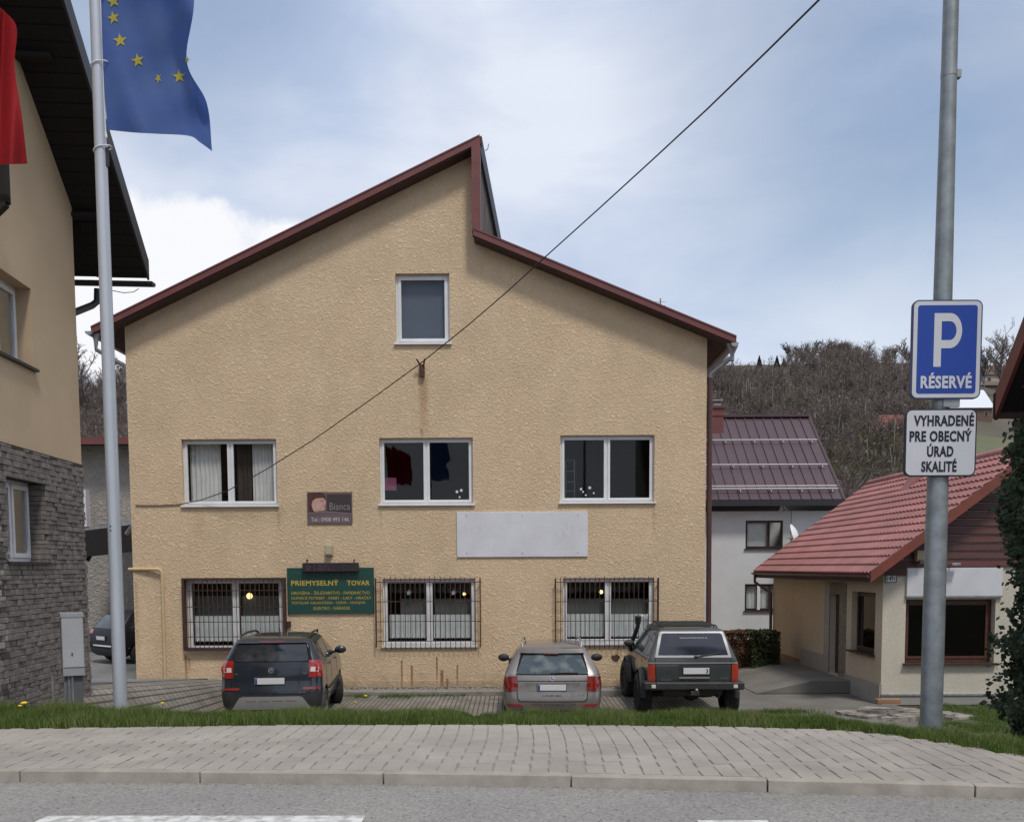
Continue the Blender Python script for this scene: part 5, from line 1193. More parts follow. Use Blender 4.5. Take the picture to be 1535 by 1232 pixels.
# pale birch stems standing out of the wood
sg = []
for p_ in PT:
    if rs.random() < .3 and p_[1] > 110:
        b = Vector((p_[0] + 1.2, p_[1] - 1.5, p_[2] - .3)); sg.append((b, b + Vector((rs.gauss(0, .4), 0, p_[3] * rs.uniform(.6, .95))), .07, .035, 0))
V, Fa = segmesh(sg, 3, .03); tag(npmesh('birch_stems', V, Fa, 'birch', None, np.full(len(V), .8)), 'thin pale birch stems among the brown hillside wood', 'forest', kind='stuff')
# single trees on the skyline
def lone_tree(px, top, Yd, lab, seed, spread=.3, nb=6, lv=5, bare='birch'):
    x = (px - 767) / 1350 * Yd; z = hill(x, Yd); h = W(px, top, Yd).z - z
    t_ = wthing('bare_tree', lab, 'tree', (x, Yd, z), 'single trees on the skyline')
    sg = [(a + Vector((x, Yd, z)), b + Vector((x, Yd, z)), c, d, l_) for a, b, c, d, l_ in norm_tree(bare_tree(h, seed, spread, lv, nb), h)]
    tr = [s for s in sg if s[4] == 0]; cr_ = [s for s in sg if s[4] > 0]
    V, Fa = segmesh(tr, 6, .05); npmesh('trunk', V, Fa, bare, t_, rng.uniform(.1, .6, len(V)))
    V, Fa = segmesh(cr_, 3, .035); npmesh('crown', V, Fa, 'twig', t_, np.full(len(V), .65))
YT = 262
for i, (px, top, lab) in enumerate(((1176, 512, 'feathery pale birch standing apart at the left of the skyline clump'), (1199, 514, 'narrow birch, second from the left in the skyline clump'), (1213, 508, 'tall thin birch left of the dense skyline clump'), (1226, 507, 'darker bushy bare tree where the skyline clump begins'),
                           (1238, 508, 'bare tree at the highest point of the skyline clump'), (1250, 511, 'bare tree just right of the top of the skyline clump'), (1264, 510, 'tall bare tree in the right half of the skyline clump'), (1278, 517, 'lower bare tree near the right end of the skyline clump'), (1290, 524, 'last bare tree at the sloping right end of the skyline clump'))):
    lone_tree(px, top, YT, lab, 300 + i)
lone_tree(1358, 506, 236, 'slender bare tree rising just left of the blue parking sign', 320)
lone_tree(1487, 484, 232, 'big spreading bare tree right of the blue parking sign', 331, .42, 8)
lone_tree(1466, 520, 238, 'small bare tree behind the right edge of the blue parking sign', 332)
for i, (px, top, lab) in enumerate(((126, 530, 'pale bare tree close to the tan building corner in the left gap'), (141, 512, 'taller bare tree in the left gap beside the flagpole'), (181, 535, 'bare tree between the flagpole and the ochre house'))): lone_tree(px, top, 190, lab, 340 + i)
for i, (px, top, lab) in enumerate(((1133, 533, 'tiny dark fir on the skyline near the gutter of the ochre house'), (1159, 533, 'small dark fir on the skyline left of the birches'), (1169, 537, 'smallest dark fir at the foot of the first birch'))):
    x = (px - 767) / 1350 * 255; z = hill(x, 255); zt = W(px, top, 255).z; t_ = wthing('fir_tree', lab, 'tree', (x, 255, z), 'firs on the skyline'); h = max(zt - z, 2.5)
    MB().tube([(x, 255, z), (x, 255, z + h * .95)], .12, 5, r2=.03).build('trunk', 'rust_dark', t_)
    n = 900; u = rng.uniform(0, 1, n) ** .6; a = rng.uniform(0, 2 * PI, n); r_ = u * h * .24
    leaves('crown', np.stack([x + r_ * np.cos(a), 255 + r_ * np.sin(a), z + h * (1 - u * .92)], 1), .35, 'needle', t_)
# distant houses, meadow, lane and sheds on the slope
pbr('far_wall', (0.33, 0.30, 0.26), .9); pbr('far_roof', (0.17, 0.04, 0.03), .7, col2=(.12, .035, .028), scale=1); pbr('far_brown', (0.12, 0.075, 0.055), .8); pbr('far_white', (0.62, 0.64, 0.68), .6)
def on_hill(px, py):
    for Y_ in np.arange(66, 262, 1.0):
        x_ = (px - 767) / 1350 * Y_
        if in_view(x_, Y_, hill(x_, Y_))[1] <= py: return float(Y_)
    return 260.0
def far_house(l, r, eave, ridge_, base, Yd, lab, roof='far_roof', wallm='far_wall', dp=7, hip=.15):
    Yd = on_hill((l + r) / 2, base)
    x0, x1 = W(l, eave, Yd).x, W(r, eave, Yd).x; ze_ = W(l, eave, Yd).z; zr = W(l, ridge_, Yd + dp / 2).z; zb_ = min(W(l, base, Yd).z, hill((x0 + x1) / 2, Yd)) - 1
    t_ = wthing('village_house', lab, 'house', ((x0 + x1) / 2, Yd, zb_)); w_ = x1 - x0
    MB().box(x0 + .4, x1 - .4, Yd, Yd + dp, zb_, ze_).build('wall', wallm, t_)
    hx_ = w_ * hip
    MB().add([(x0, Yd - .5, ze_), (x1, Yd - .5, ze_), (x1, Yd + dp + .5, ze_), (x0, Yd + dp + .5, ze_), (x0 + hx_, Yd + dp / 2, zr), (x1 - hx_, Yd + dp / 2, zr)], [(0, 1, 5, 4), (1, 2, 5), (2, 3, 4, 5), (3, 0, 4), (0, 3, 2, 1)]).build('roof', roof, t_)
    nwin = max(1, int(w_ / 3))
    for i in range(nwin):
        xc = x0 + w_ * (i + .5) / nwin; wo = MB().box(xc - .45, xc + .45, Yd - .06, Yd + .02, ze_ - 1.75, ze_ - .75).build('window', 'far_wall', t_)
        MB().box(xc - .38, xc + .38, Yd - .09, Yd - .05, ze_ - 1.68, ze_ - .82).build('pane', 'black_sheet', wo)
far_house(1304, 1392, 655, 622, 672, 112, 'far house with a hipped red roof left of the white sign plate', hip=.3)
far_house(1254, 1300, 682, 668, 690, 104, 'low building with a long pinkish roof among the bare bushes', hip=.0, dp=4)
far_house(1455, 1530, 562, 548, 578, 215, 'brown roofed farmhouse right of the blue sign on the hill', roof='far_brown', hip=.0)
far_house(1462, 1540, 578, 572, 590, 205, 'low dark outbuilding below the hill farmhouse', roof='far_brown', wallm='far_brown', hip=0, dp=5)
far_house(1398, 1490, 612, 585, 630, 150, 'long shed with a bright white roof behind the parking sign', roof='far_white', wallm='far_brown', hip=0, dp=9)
V = []; nx_, ny_ = 24, 30
for j in range(ny_):
    y = 72 + (185 - 72) * j / (ny_ - 1)
    for i in range(nx_):
        x = (1385 - 767 + (1750 - 1385) * i / (nx_ - 1)) / 1350 * y; V.append((x, y, hill(x, y) + .12))
Fa = np.array([(j * nx_ + i, j * nx_ + i + 1, (j + 1) * nx_ + i + 1, (j + 1) * nx_ + i) for j in range(ny_ - 1) for i in range(nx_ - 1)])
tag(npmesh('meadow', np.array(V), Fa, 'meadow'), kind='structure')
V = []
for j in range(30):
    t = j / 29; y = 78 + 68 * t; px = 1462 + 60 * t ** 1.5 + 6 * math.sin(t * 5); x = (px - 767) / 1350 * y
    for s in (-1.3, 1.3): V.append((x + s, y, hill(x + s, y) + .2))
tag(npmesh('lane', np.array(V), np.array([(2 * j, 2 * j + 1, 2 * j + 3, 2 * j + 2) for j in range(29)]), 'concrete'), kind='structure')
t_px, t_y = 1483, 92
x = (t_px - 767) / 1350 * t_y; z = hill(x, t_y); tag(MB().tube([(x, t_y, z), (x, t_y, z + 7)], .1, 6).build('utility_pole', 'concrete'), 'thin grey pole on the meadow below the eave at the right', 'pole')
ar = []; px = 1487; y = 100; x = (px - 767) / 1350 * y; bush(x, y, 1.2, 2.2, 1800, '', .2, ar)
o = leaves('meadow_shrub', ar[0][0], .2, 'hedge_green', None, tint=ar[0][1]); tag(o, 'dark upright shrub on the green meadow at the right', 'shrub')

# ------------------------------------------------------------------ grass, weeds and dandelions
def blades(name, P, hgt, wid, tint, mat='grass_blade'):
    n = len(P); a = rng.uniform(0, 2 * PI, n); l_ = rng.uniform(.1, .55, n) * hgt; b = rng.uniform(0, 2 * PI, n)
    dx = np.stack([np.cos(a) * wid, np.sin(a) * wid, np.zeros(n)], 1); ln = np.stack([np.cos(b) * l_, np.sin(b) * l_, np.zeros(n)], 1)
    up = np.zeros((n, 3)); up[:, 2] = hgt
    V = np.stack([P - dx, P + dx, P + dx * .7 + up * .55 + ln * .35, P - dx * .7 + up * .55 + ln * .35, P + up + ln], 1).reshape(-1, 3)
    base = (np.arange(n) * 5)[:, None]
    Fq = base + np.array([[0, 1, 2, 3]]); Ft = base + np.array([[3, 2, 4, 4]])
    me = bpy.data.meshes.new(name); fs = np.concatenate([Fq.ravel(), (base + np.array([[3, 2, 4]])).ravel()]).astype(np.int32)
    me.vertices.add(5 * n); me.vertices.foreach_set('co', V.astype(np.float32).ravel()); me.loops.add(7 * n); me.loops.foreach_set('vertex_index', fs)
    me.polygons.add(2 * n); me.polygons.foreach_set('loop_start', np.concatenate([np.arange(n) * 4, 4 * n + np.arange(n) * 3]).astype(np.int32)); me.update(calc_edges=True)
    at = me.attributes.new('tint', 'FLOAT', 'POINT'); at.data.foreach_set('value', np.repeat(np.clip(tint, 0, 1), 5).astype(np.float32)); me.materials.append(M[mat])
    o = link_mesh(name, me); return o
n = 260000
x = rng.uniform(-6.4, 6.2, n); fe = np.interp(x, [p[0] for p in FE], [p[1] for p in FE])
u = rng.uniform(0, 1, n); wdt = np.interp(x, [-6, -3.4, -1.8, 1.8, 2.9, 4, 5.2], [1.2, 1.05, .72, .62, .8, 5.5, 5.5]); y = fe - .015 + u * wdt
nz = np.array([mnoise.noise(Vector((a * 2.2, b * 2.2, 0))) for a, b in zip(x, y)]); nz2 = np.array([mnoise.noise(Vector((a * 9, b * 9, 4))) for a, b in zip(x, y)])
keep = (y < fe + wdt * (1 - .15 * np.abs(nz2))) & ~((x < -5.9) & (y > 8.2)) & ((y > fe + .05 + .12 * nz2) | (rng.uniform(0, 1, n) < .35)); 
keep &= ~((x > 1.25) & (x < 2.6) & (y < fe + .16 + .1 * nz) & (rng.uniform(0, 1, n) < .75))
keep &= ~((y > fe + .75) & (x > 1.8) & (x / y < .452 + .01 * nz))
x, y, nz, nz2 = x[keep], y[keep], nz[keep], nz2[keep]; n = len(x)
z = np.array([H(a, b) for a, b in zip(x, y)]) - .022
hg_ = (.062 + .05 * nz + .035 * nz2) * np.interp(x, [-6, -3, -1, 1, 6], [1.3, 1.15, 1.0, .95, 1.0]) * rng.uniform(.55, 1.35, n); hg_ = np.clip(hg_, .02, .17)
tag(blades('grass', np.stack([x, y, z], 1), hg_, .0022, .42 + .30 * nz + .25 * nz2 + rng.normal(0, .17, n) + (rng.uniform(0, 1, n) < .05) * .4), 'strip of rough green grass between the pavement and the parked cars', 'grass', kind='stuff')
# weeds along the wall kerb and the patch on the drive
P = []
for (l, r, yy, dn) in ((505, 745, 20.15, 900), (520, 620, 19.95, 500), (270, 330, 20.2, 500), (905, 940, 20.2, 300), (1160, 1275, 20.6, 900)):
    xs_w = rng.uniform(W(l, 1050, yy).x, W(r, 1050, yy).x, dn); 
    cl = np.array([mnoise.noise(Vector((a * 1.7, yy, 0))) for a in xs_w]); k = cl > -.05; P.append(np.stack([xs_w[k], yy + rng.normal(0, .09, k.sum()), np.full(k.sum(), .01)], 1))
xs_w = rng.normal(5.3, .3, 1100); ys_w = 17.6 + rng.normal(0, .13, 1100); P.append(np.stack([xs_w, ys_w, np.full(1100, .01)], 1))
P = np.concatenate(P); tag(blades('weeds', P, rng.uniform(.03, .09, len(P)), .006, .4 + rng.normal(0, .2, len(P))), 'low weeds growing along the kerb below the ochre facade and on the drive', 'weeds', kind='stuff')
pbr('dandelion_yellow', (0.75, 0.52, 0.02), .8); pbr('stem_green', (0.07, 0.12, 0.03), .7)
for (px, py, Y_, s, lab) in ((36, 1054, 7.0, 1.3, 'largest dandelion in the grass at the far left'), (30, 1058, 6.95, .8, 'dandelion close beside the largest one at the far left'), (243, 1049, 7.3, .8, 'lone dandelion in the grass right of the flagpole'), (548, 1043, 19.9, 2.2, 'dandelions flowering by the wall kerb right of the dark compact'), (533, 1052, 18.9, 1.4, 'small dandelion on the parking area near the dark compact')):
    p = W(px, py, Y_); zb = H(p.x, Y_) ; t_ = wthing('dandelion', lab, 'flower', (p.x, Y_, zb), 'dandelions')
    p.z = min(p.z, zb + .16) if Y_ < 10 else p.z
    MB().tube([(p.x, Y_, zb), (p.x + .005, Y_, p.z)], .003 * s, 5).build('stem', 'stem_green', t_)
    MB().lathe([(.001, .012 * s), (.012 * s, .011 * s), (.02 * s, .004 * s), (.016 * s, -.003 * s), (.001, -.006 * s)], org=p, n=10).build('flower_head', 'dandelion_yellow', t_)

# ------------------------------------------------------------------ left flagpole, flags
YP = 7.2; pb0 = W(185.5, 1058, YP); zb = H(pb0.x, YP) - .05
pc_x = W(163, 560, YP).x
fp = wthing('flagpole', 'pale grey tapered flagpole standing in the grass left of the ochre house', 'flagpole', (pc_x, YP, zb))
MB().lathe([(.052, 0), (.050, 1.8), (.047, 3.6), (.044, 5.2), (.040, 8.5)], org=(pc_x, YP, zb), n=28).build('pole', 'pole_white', fp, sm=60)
def LXp(px, py, Y): return W(px, py, Y)
for py in (98, 224, -8):
    p = W(149, py, YP); c = Vector((pc_x, YP, p.z)); mb = MB(); pts = [c + Vector((.052 * math.cos(a) + (.03 if math.cos(a) > .7 else 0), .052 * math.sin(a), .02 * math.cos(a))) for a in np.linspace(0, 2 * PI, 20)]
    mb.tube(pts, .005, 6); mb.build('rope_loop', 'white_card', fp)
mb = MB()
rpx = [(149, -60), (152, 60), (155, 130), (158, 196), (157, 214)]
mb.tube([W(a, b, YP - .01) for a, b in rpx], .004, 6); mb.tube([W(158, 196, YP), W(160, 206, YP - .01), W(156, 212, YP), W(161, 220, YP), W(157, 228, YP)], .006, 6); mb.tube([W(157, 130, YP + .02), W(156, 215, YP + .02)], .004, 6)
mb.build('halyard', 'white_card', fp)
MB().lathe([(.018, -.07), (.018, .07)], org=W(160, 236, YP), n=10).build('rope_weight', 'black_sheet', fp)
mb = MB()
for py in (789, 795): p = W(170, py, YP); mb.lathe([(.001, -.053), (.006, -.053), (.006, -.04)], axis='Y', n=8, org=(p.x, YP, p.z))
mb.build('bolt', 'black_sheet', fp)
def cloth(name, left, right, y0, fold, mat, label, cat, cols=60, rows=70, parts=None):
    """left/right: px polylines of (py, px); bottom: right/left share the last row"""
    def ev(pl_, t):
        k = t * (len(pl_) - 1); i = min(int(k), len(pl_) - 2); f = k - i; return (pl_[i][0] + (pl_[i + 1][0] - pl_[i][0]) * f, pl_[i][1] + (pl_[i + 1][1] - pl_[i][1]) * f)
    return None
pbr('flag_blue', (0.055, 0.125, 0.40), .75, col2=(0.09, 0.155, 0.38), scale=2, bump=.1, bscale=900)
pbr('flag_star', (0.62, 0.52, 0.06), .7); pbr('flag_red', (0.42, 0.016, 0.022), .75, col2=(0.36, 0.014, 0.02), scale=2)
for nm in ('flag_blue', 'flag_red', 'flag_star'):
    m = M[nm]; t = m.node_tree; p = t.nodes['Principled BSDF']; tl = N(t, 'ShaderNodeBsdfTranslucent'); src = p.inputs['Base Color']
    if src.links: t.links.new(src.links[0].from_socket, tl.inputs[0])
    else: tl.inputs[0].default_value = src.default_value
    mx = N(t, 'ShaderNodeMixShader'); mx.inputs[0].default_value = .5; t.links.new(p.outputs[0], mx.inputs[1]); t.links.new(tl.outputs[0], mx.inputs[2]); t.links.new(mx.outputs[0], t.nodes['Material Output'].inputs[0])
def spl(pts, n):
    """Catmull-Rom through 2D points"""
    P = [Vector(p) for p in pts]; P = [P[0] * 2 - P[1]] + P + [P[-1] * 2 - P[-2]]; o = []
    for i in range(n + 1):
        t = i / n * (len(P) - 3); k = min(int(t), len(P) - 4); f = t - k; a, b, c, d = P[k:k + 4]
        o.append(.5 * ((2 * b) + (c - a) * f + (2 * a - 5 * b + 4 * c - d) * f * f + (3 * b - a - 3 * c + d) * f ** 3))
    return o
def flag(left, right, bottom, top_, Y0_, fold, R_, C_):
    Lp, Rp, Bp, Tp = spl(left, R_), spl(right, R_), spl(bottom, C_), spl(top_, C_); vs = []
    for j in range(R_ + 1):
        v = j / R_
        for i in range(C_ + 1):
            u = i / C_
            q = Lp[j] * (1 - u) + Rp[j] * u + Tp[i] * (1 - v) + Bp[i] * v - (Tp[0] * (1 - u) * (1 - v) + Tp[-1] * u * (1 - v) + Bp[0] * (1 - u) * v + Bp[-1] * u * v)
            vs.append(W(q.x, q.y, Y0_ + fold(q.x, q.y)))
    fs = [(j * (C_ + 1) + i, j * (C_ + 1) + i + 1, (j + 1) * (C_ + 1) + i + 1, (j + 1) * (C_ + 1) + i) for j in range(R_) for i in range(C_)]
    return MB().add(vs, fs)
def ef(px, py):
    d = (px - 152) * .86 - (py - 0) * .50            # across the diagonal folds
    u = max(0, (px - 150) / 170)
    return u * (.17 * math.sin(d / 24 + .4) + .06 * math.sin(d / 10.5 + py / 60) + .02 * math.sin(py / 17 + px / 30)) + .10 * u
eu = wthing('blue_flag', 'dark blue flag with yellow stars blowing from the flagpole', 'flag', tuple(W(152, 60, YP)))
flag([(146, -230), (147, -120), (150, 0), (154, 100), (161, 195)], [(285, -230), (281, -120), (291, 0), (280, 92), (310, 155), (318, 227)], [(161, 195), (200, 199), (235, 201), (283, 204), (300, 214), (318, 227)], [(146, -230), (210, -222), (285, -230)], YP, ef, 90, 44).build('cloth', 'flag_blue', eu, sm=80, fix=False)
def cstar(px, py, r, rot, sx_=1.0, sy_=1.0, shear=0):
    pts = []
    for k in range(10):
        a = rot + k * PI / 5; rr = r if k % 2 == 0 else r * .40; qx, qy = px + rr * math.cos(a) * sx_, py - rr * math.sin(a) * sy_
        for y_off in (0,): pts.append(W(qx, qy, YP + ef(qx, qy) - .006))
    c = W(px, py, YP + ef(px, py) - .007)
    return MB().add(pts + [c], [(i, (i + 1) % 10, 10) for i in range(10)]).build('star', 'flag_star', eu, fix=False)
cstar(170, 2, 10.5, PI / 2 + .2); cstar(170, 27, 10.5, PI / 2 + .25, .9); cstar(180, 61, 11, PI / 2 + .1); cstar(206.5, 91, 11, PI / 2 + .2, .92); cstar(237, 118, 8.5, PI / 2 + .5, .6, .95); cstar(268.5, 115, 10.5, PI / 2 + .1); cstar(280.5, 90, 8, PI / 2 + .9, .55, .7)
def rf(px, py): return .09 * math.sin(px / 9 + py / 90) + .03 * math.sin(px / 4.1 + 1)
rfg = wthing('red_flag', 'bright red lower part of a flag hanging in at the left edge', 'flag', tuple(W(10, 120, 7.4)))
flag([(-150, -30), (-150, 60), (-150, 140), (-150, 255)], [(4, 14), (25, 42), (22, 100), (33, 175), (41, 246)], [(-150, 255), (-80, 248), (-20, 247), (41, 246)], [(-150, -30), (-90, -25), (-40, 0), (4, 14)], 7.4, rf, 60, 70).build('cloth', 'flag_red', rfg, sm=80, fix=False)
px_ = W(-160, 600, 7.4).x; fp2 = wthing('flagpole', 'second pale flagpole just outside the left edge carrying the red flag', 'flagpole', (px_, 7.4, 1.75))
MB().lathe([(.052, 0), (.047, 3.6), (.040, 8.5)], org=(px_, 7.4, 1.7), n=20).build('pole', 'pole_white', fp2, sm=60)

# ------------------------------------------------------------------ grey pole with the parking signs
YS = 6.25; ps = WZ(1389.5, 1084, H(3.0, YS)); ppx = W(1404, 780, YS).x
gp = wthing('sign_pole', 'tall galvanised steel pole with parking signs at the right', 'pole', (ppx, YS, ZS - .05))
zt1 = W(1412, 440, YS).z
MB().lathe([(.073, -.1), (.073, .45), (.071, 1.4), (.060, 2.3), (.0595, zt1 - ZS), (.050, zt1 - ZS + 1.4), (.046, 7)], org=(ppx, YS, ZS), n=32).build('pole', 'galv', gp, sm=60)
cl = MB(); p = W(1426, 112, YS); cl.lathe([(.052, -.02), (.052, .02), (.049, .022)], org=(ppx, YS, p.z), n=20); cl.box(ppx + .045, ppx + .075, YS - .02, YS + .02, p.z - .025, p.z + .025); cl.build('clamp', 'zinc', gp)
cl = MB(); p = W(1414, 606, YS)
for dz in (0,): cl.lathe([(.064, -.02), (.064, .02)], org=(ppx, YS, p.z), n=20); cl.box(ppx - .01, ppx + .10, YS - .075, YS - .05, p.z - .03, p.z + .02)
cl.build('clamp', 'zinc', gp)
pbr('sign_blue', (0.008, 0.045, 0.29), .35, col2=(0.010, 0.05, 0.31), scale=3); pbr('sign_white', (0.56, 0.57, 0.60), .4, col2=(.52, .53, .56), scale=4); pbr('sign_edge', (0.03, 0.045, 0.12), .4); pbr('sign_letter', (0.006, 0.009, 0.022), .5)
def plate(l, t, r, b, y, name, label, edge, face, border=None, rad=.045):
    x0, x1 = W(l, (t + b) / 2, y).x, W(r, (t + b) / 2, y).x; z1, z0 = W((l + r) / 2, t, y).z, W((l + r) / 2, b, y).z
    t_ = wthing(name, label, 'sign', ((x0 + x1) / 2, y, z0))
    MB().prism(rrect(x0, x1, z0, z1, rad, y), (0, .022, 0)).build('plate', edge, t_)
    e = .009; MB().prism(rrect(x0 + e, x1 - e, z0 + e, z1 - e, rad - e, y - .002), (0, .0015, 0)).build('face', border or face, t_)
    return t_, x0, x1, z0, z1
yS = YS - .085
t_, x0, x1, z0, z1 = plate(1366.5, 449.5, 1471.5, 598, yS, 'parking_sign', 'blue parking sign with a big white P and the word below', 'sign_edge', 'sign_blue', 'sign_white')
e = .036; MB().prism(rrect(x0 + e, x1 - e, z0 + e, z1 - e, .018, yS - .004), (0, .0015, 0)).build('face', 'sign_blue', t_)
w_, h_ = x1 - x0, z1 - z0; q = lambda u, v: Vector((x0 + u * w_, yS - .0065, z0 + v * h_))
# the P: stem and bowl
Pp = []
ox, oz, R1, R2 = .52, .69, .165, .095
u0 = .31; stemw = .105
zr1 = R1 * w_ / h_ * 1.0; 
outer = [(u0, .325), (u0 + stemw, .325), (u0 + stemw, .515)]
cxp, czp, rb, rs_ = .535, .6875, .1725, .0975
arc_o = [(cxp + rb * math.cos(a), czp + rb * w_ / h_ * 1.0 * math.sin(a) * 1.42) for a in np.linspace(-PI / 2, PI / 2, 16)]
arc_i = [(cxp + rs_ * math.cos(a) * .95, czp + rs_ * w_ / h_ * 1.35 * math.sin(a)) for a in np.linspace(-PI / 2, PI / 2, 16)]
mb = MB()
top_v = arc_o[-1][1]; bot_v = arc_o[0][1]
mb.prism([q(u0, .325), q(u0 + stemw, .325), q(u0 + stemw, top_v), q(u0, top_v)], (0, .002, 0))
for a, b in ((arc_o[0][1], arc_i[0][1]), (arc_i[-1][1], arc_o[-1][1])): mb.prism([q(u0 + stemw, a), q(cxp, a), q(cxp, b), q(u0 + stemw, b)], (0, .002, 0))
for i in range(15): mb.prism([q(*arc_o[i]), q(*arc_o[i + 1]), q(*arc_i[i + 1]), q(*arc_i[i])], (0, .002, 0))
mb.build('lettering', 'sign_white', t_)
text('RÉSERVÉ', q(.135, 0).x, q(.865, 0).x, q(0, .105).z, q(0, .265).z, 'sign_white', t_, .036, y=yS - .0045, th=.002)
t_, x0, x1, z0, z1 = plate(1356.5, 613, 1463.5, 714, yS, 'text_plate', 'white rounded plate with four lines of black capitals below the parking sign', 'sign_letter', 'sign_white')
w_, h_ = x1 - x0, z1 - z0
for s, u0, u1, v0, v1 in (('VYHRADENÉ', .115, .955, .745, .945), ('PRE OBECNÝ', .06, .93, .515, .715), ('ÚRAD', .31, .68, .29, .49), ('SKALITÉ', .235, .73, .065, .265)):
    text(s, q(u0, 0).x, q(u1, 0).x, z0 + v0 * h_, z0 + v1 * h_, 'sign_letter', t_, .034, y=yS - .0025, th=.002)

# ------------------------------------------------------------------ electrical cabinet
cbx = WZ(100, 1042, 1.5); cY = 9.3; 
cc = W(100, 985, cY); zb = H(cc.x, cY)
ca = wthing('utility_cabinet', 'light grey electrical cabinet on a dark pedestal against the stone wall', 'cabinet', (cc.x, cY, zb))
pbr('cabinet_grey', (0.33, 0.34, 0.36), .5, col2=(.29, .30, .32), scale=3); pbr('cabinet_door', (0.42, 0.43, 0.45), .45, col2=(.38, .39, .41), scale=4); pbr('cabinet_dark', (0.10, 0.105, 0.11), .7)
x0, xm, x1 = W(76, 985, cY).x, W(95, 985, cY).x, W(123, 985, cY).x
zt, z2, z3, z4 = W(100, 925, cY).z, W(100, 1001, cY).z, W(100, 1013, cY).z, zb - .1
A0, A1, A2 = Vector((x0, cY + .22, 0)), Vector((xm, cY - .02, 0)), Vector((x1, cY + .05, 0)); A3 = A0 + (A2 - A1)
def cprism(sc, z0_, z1_): 
    c = (A0 + A1 + A2 + A3) / 4; pts = [c + (a - c) * sc + Vector((0, 0, z0_)) for a in (A0, A1, A2, A3)]; return MB().prism(pts, (0, 0, z1_ - z0_))
cprism(1, z3, zt).build('body', 'cabinet_grey', ca); cprism(1.06, zt, zt + .04).build('lid', 'cabinet_grey', ca); cprism(.8, z4, z3).build('pedestal', 'cabinet_dark', ca)
nv = (A2 - A1).normalized(); nn = Vector((nv.y, -nv.x, 0)) * .012
def cface(a, b, z0_, z1_, mt, nm, th=1.0): P0_ = A1 + nv * a; P1_ = A1 + nv * b; return MB().prism([P0_ + nn * th + Vector((0, 0, z0_)), P1_ + nn * th + Vector((0, 0, z0_)), P1_ + nn * th + Vector((0, 0, z1_)), P0_ + nn * th + Vector((0, 0, z1_))], -nn * (th + .2)).build(nm, mt, ca)
wl_ = (A2 - A1).length
cface(.008, wl_ - .004, z2 + .01, zt - .01, 'cabinet_door', 'door'); cface(.008, wl_ - .004, z3 + .004, z2 - .004, 'cabinet_grey', 'lower_panel'); cface(wl_ * .42, wl_ * .50, z2 + .13, z2 + .16, 'cabinet_dark', 'lock', 1.6)
mb = MB()
for px in (81, 100, 106, 111): p = W(px, 1028, cY + .05); mb.tube([(p.x, cY + .02, z4), (p.x, cY + .02, z3)], .013, 6)
mb.build('conduit', 'zinc', ca)
# pale concrete apron at the mouth of the left drive
tag(sheet('concrete_apron', np.arange(-6.5, -4.6, .2), np.arange(8.0, 11.0, .3), lambda x, y: H(x, y) + .004 + .004, .012, 'concrete'), kind='structure')
tag(sheet('lawn', np.arange(2.6, 10.4, .2), np.arange(6.6, 18.7, .3), lambda x, y: H(x, y) + (.003 if x / y > .452 else -.2), .001, 'lawn_green'), kind='structure')

n = 42000; y = rng.uniform(8.5, 18.45, n); x = y * (.455 + rng.uniform(0, .12, n)); nz = np.array([mnoise.noise(Vector((a * 2.2, b * 2.2, 0))) for a, b in zip(x, y)])
k = (x > 3.8) & ~((y > 16.4) & (x < 8.6) & (y < 17.6)); x, y, nz = x[k], y[k], nz[k]; n = len(x); z = np.array([H(a, b) for a, b in zip(x, y)]) - .02
tag(blades('grass', np.stack([x, y, z], 1), np.clip(.07 + .06 * nz, .03, .16) * rng.uniform(.6, 1.3, n), .005, .35 + .3 * nz + rng.normal(0, .15, n)), 'grass sloping down to the front of the cream shop house', 'grass', kind='stuff')

# grit washed against the kerb and scattered on the pavement
V = []; Fa = []
def grit(x, y, z, r):
    b = len(V); a = random.uniform(0, 6)
    for (dx, dy, dz) in ((1, 0, 0), (0, 1, 0), (-1, 0, 0), (0, -1, 0), (0, 0, .8)): V.append((x + r * (dx * math.cos(a) - dy * math.sin(a)), y + r * (dx * math.sin(a) + dy * math.cos(a)), z + r * dz))
    Fa.extend([(b, b + 1, b + 4), (b + 1, b + 2, b + 4), (b + 2, b + 3, b + 4), (b + 3, b, b + 4)])
for i in range(5200):
    x = random.uniform(-4.5, 4.5); grit(x, kf(x) - abs(random.gauss(0, .022)), ZR, random.uniform(.001, .0045))
for i in range(900):
    x = random.uniform(-4.5, 4.5); grit(x, kf(x) - random.uniform(0, .7), ZR, random.uniform(.001, .005))
for i in range(700):
    x = random.uniform(-4.5, 4.5); y = pl(KB, x) + (pl(FE, x) - pl(KB, x)) * random.random() ** .7; grit(x, y, ZS, random.uniform(.001, .005))
tag(npmesh('grit', np.array(V), np.array(Fa), 'gravel'), 'fine grit along the kerb and on the pavement', 'grit', kind='stuff')
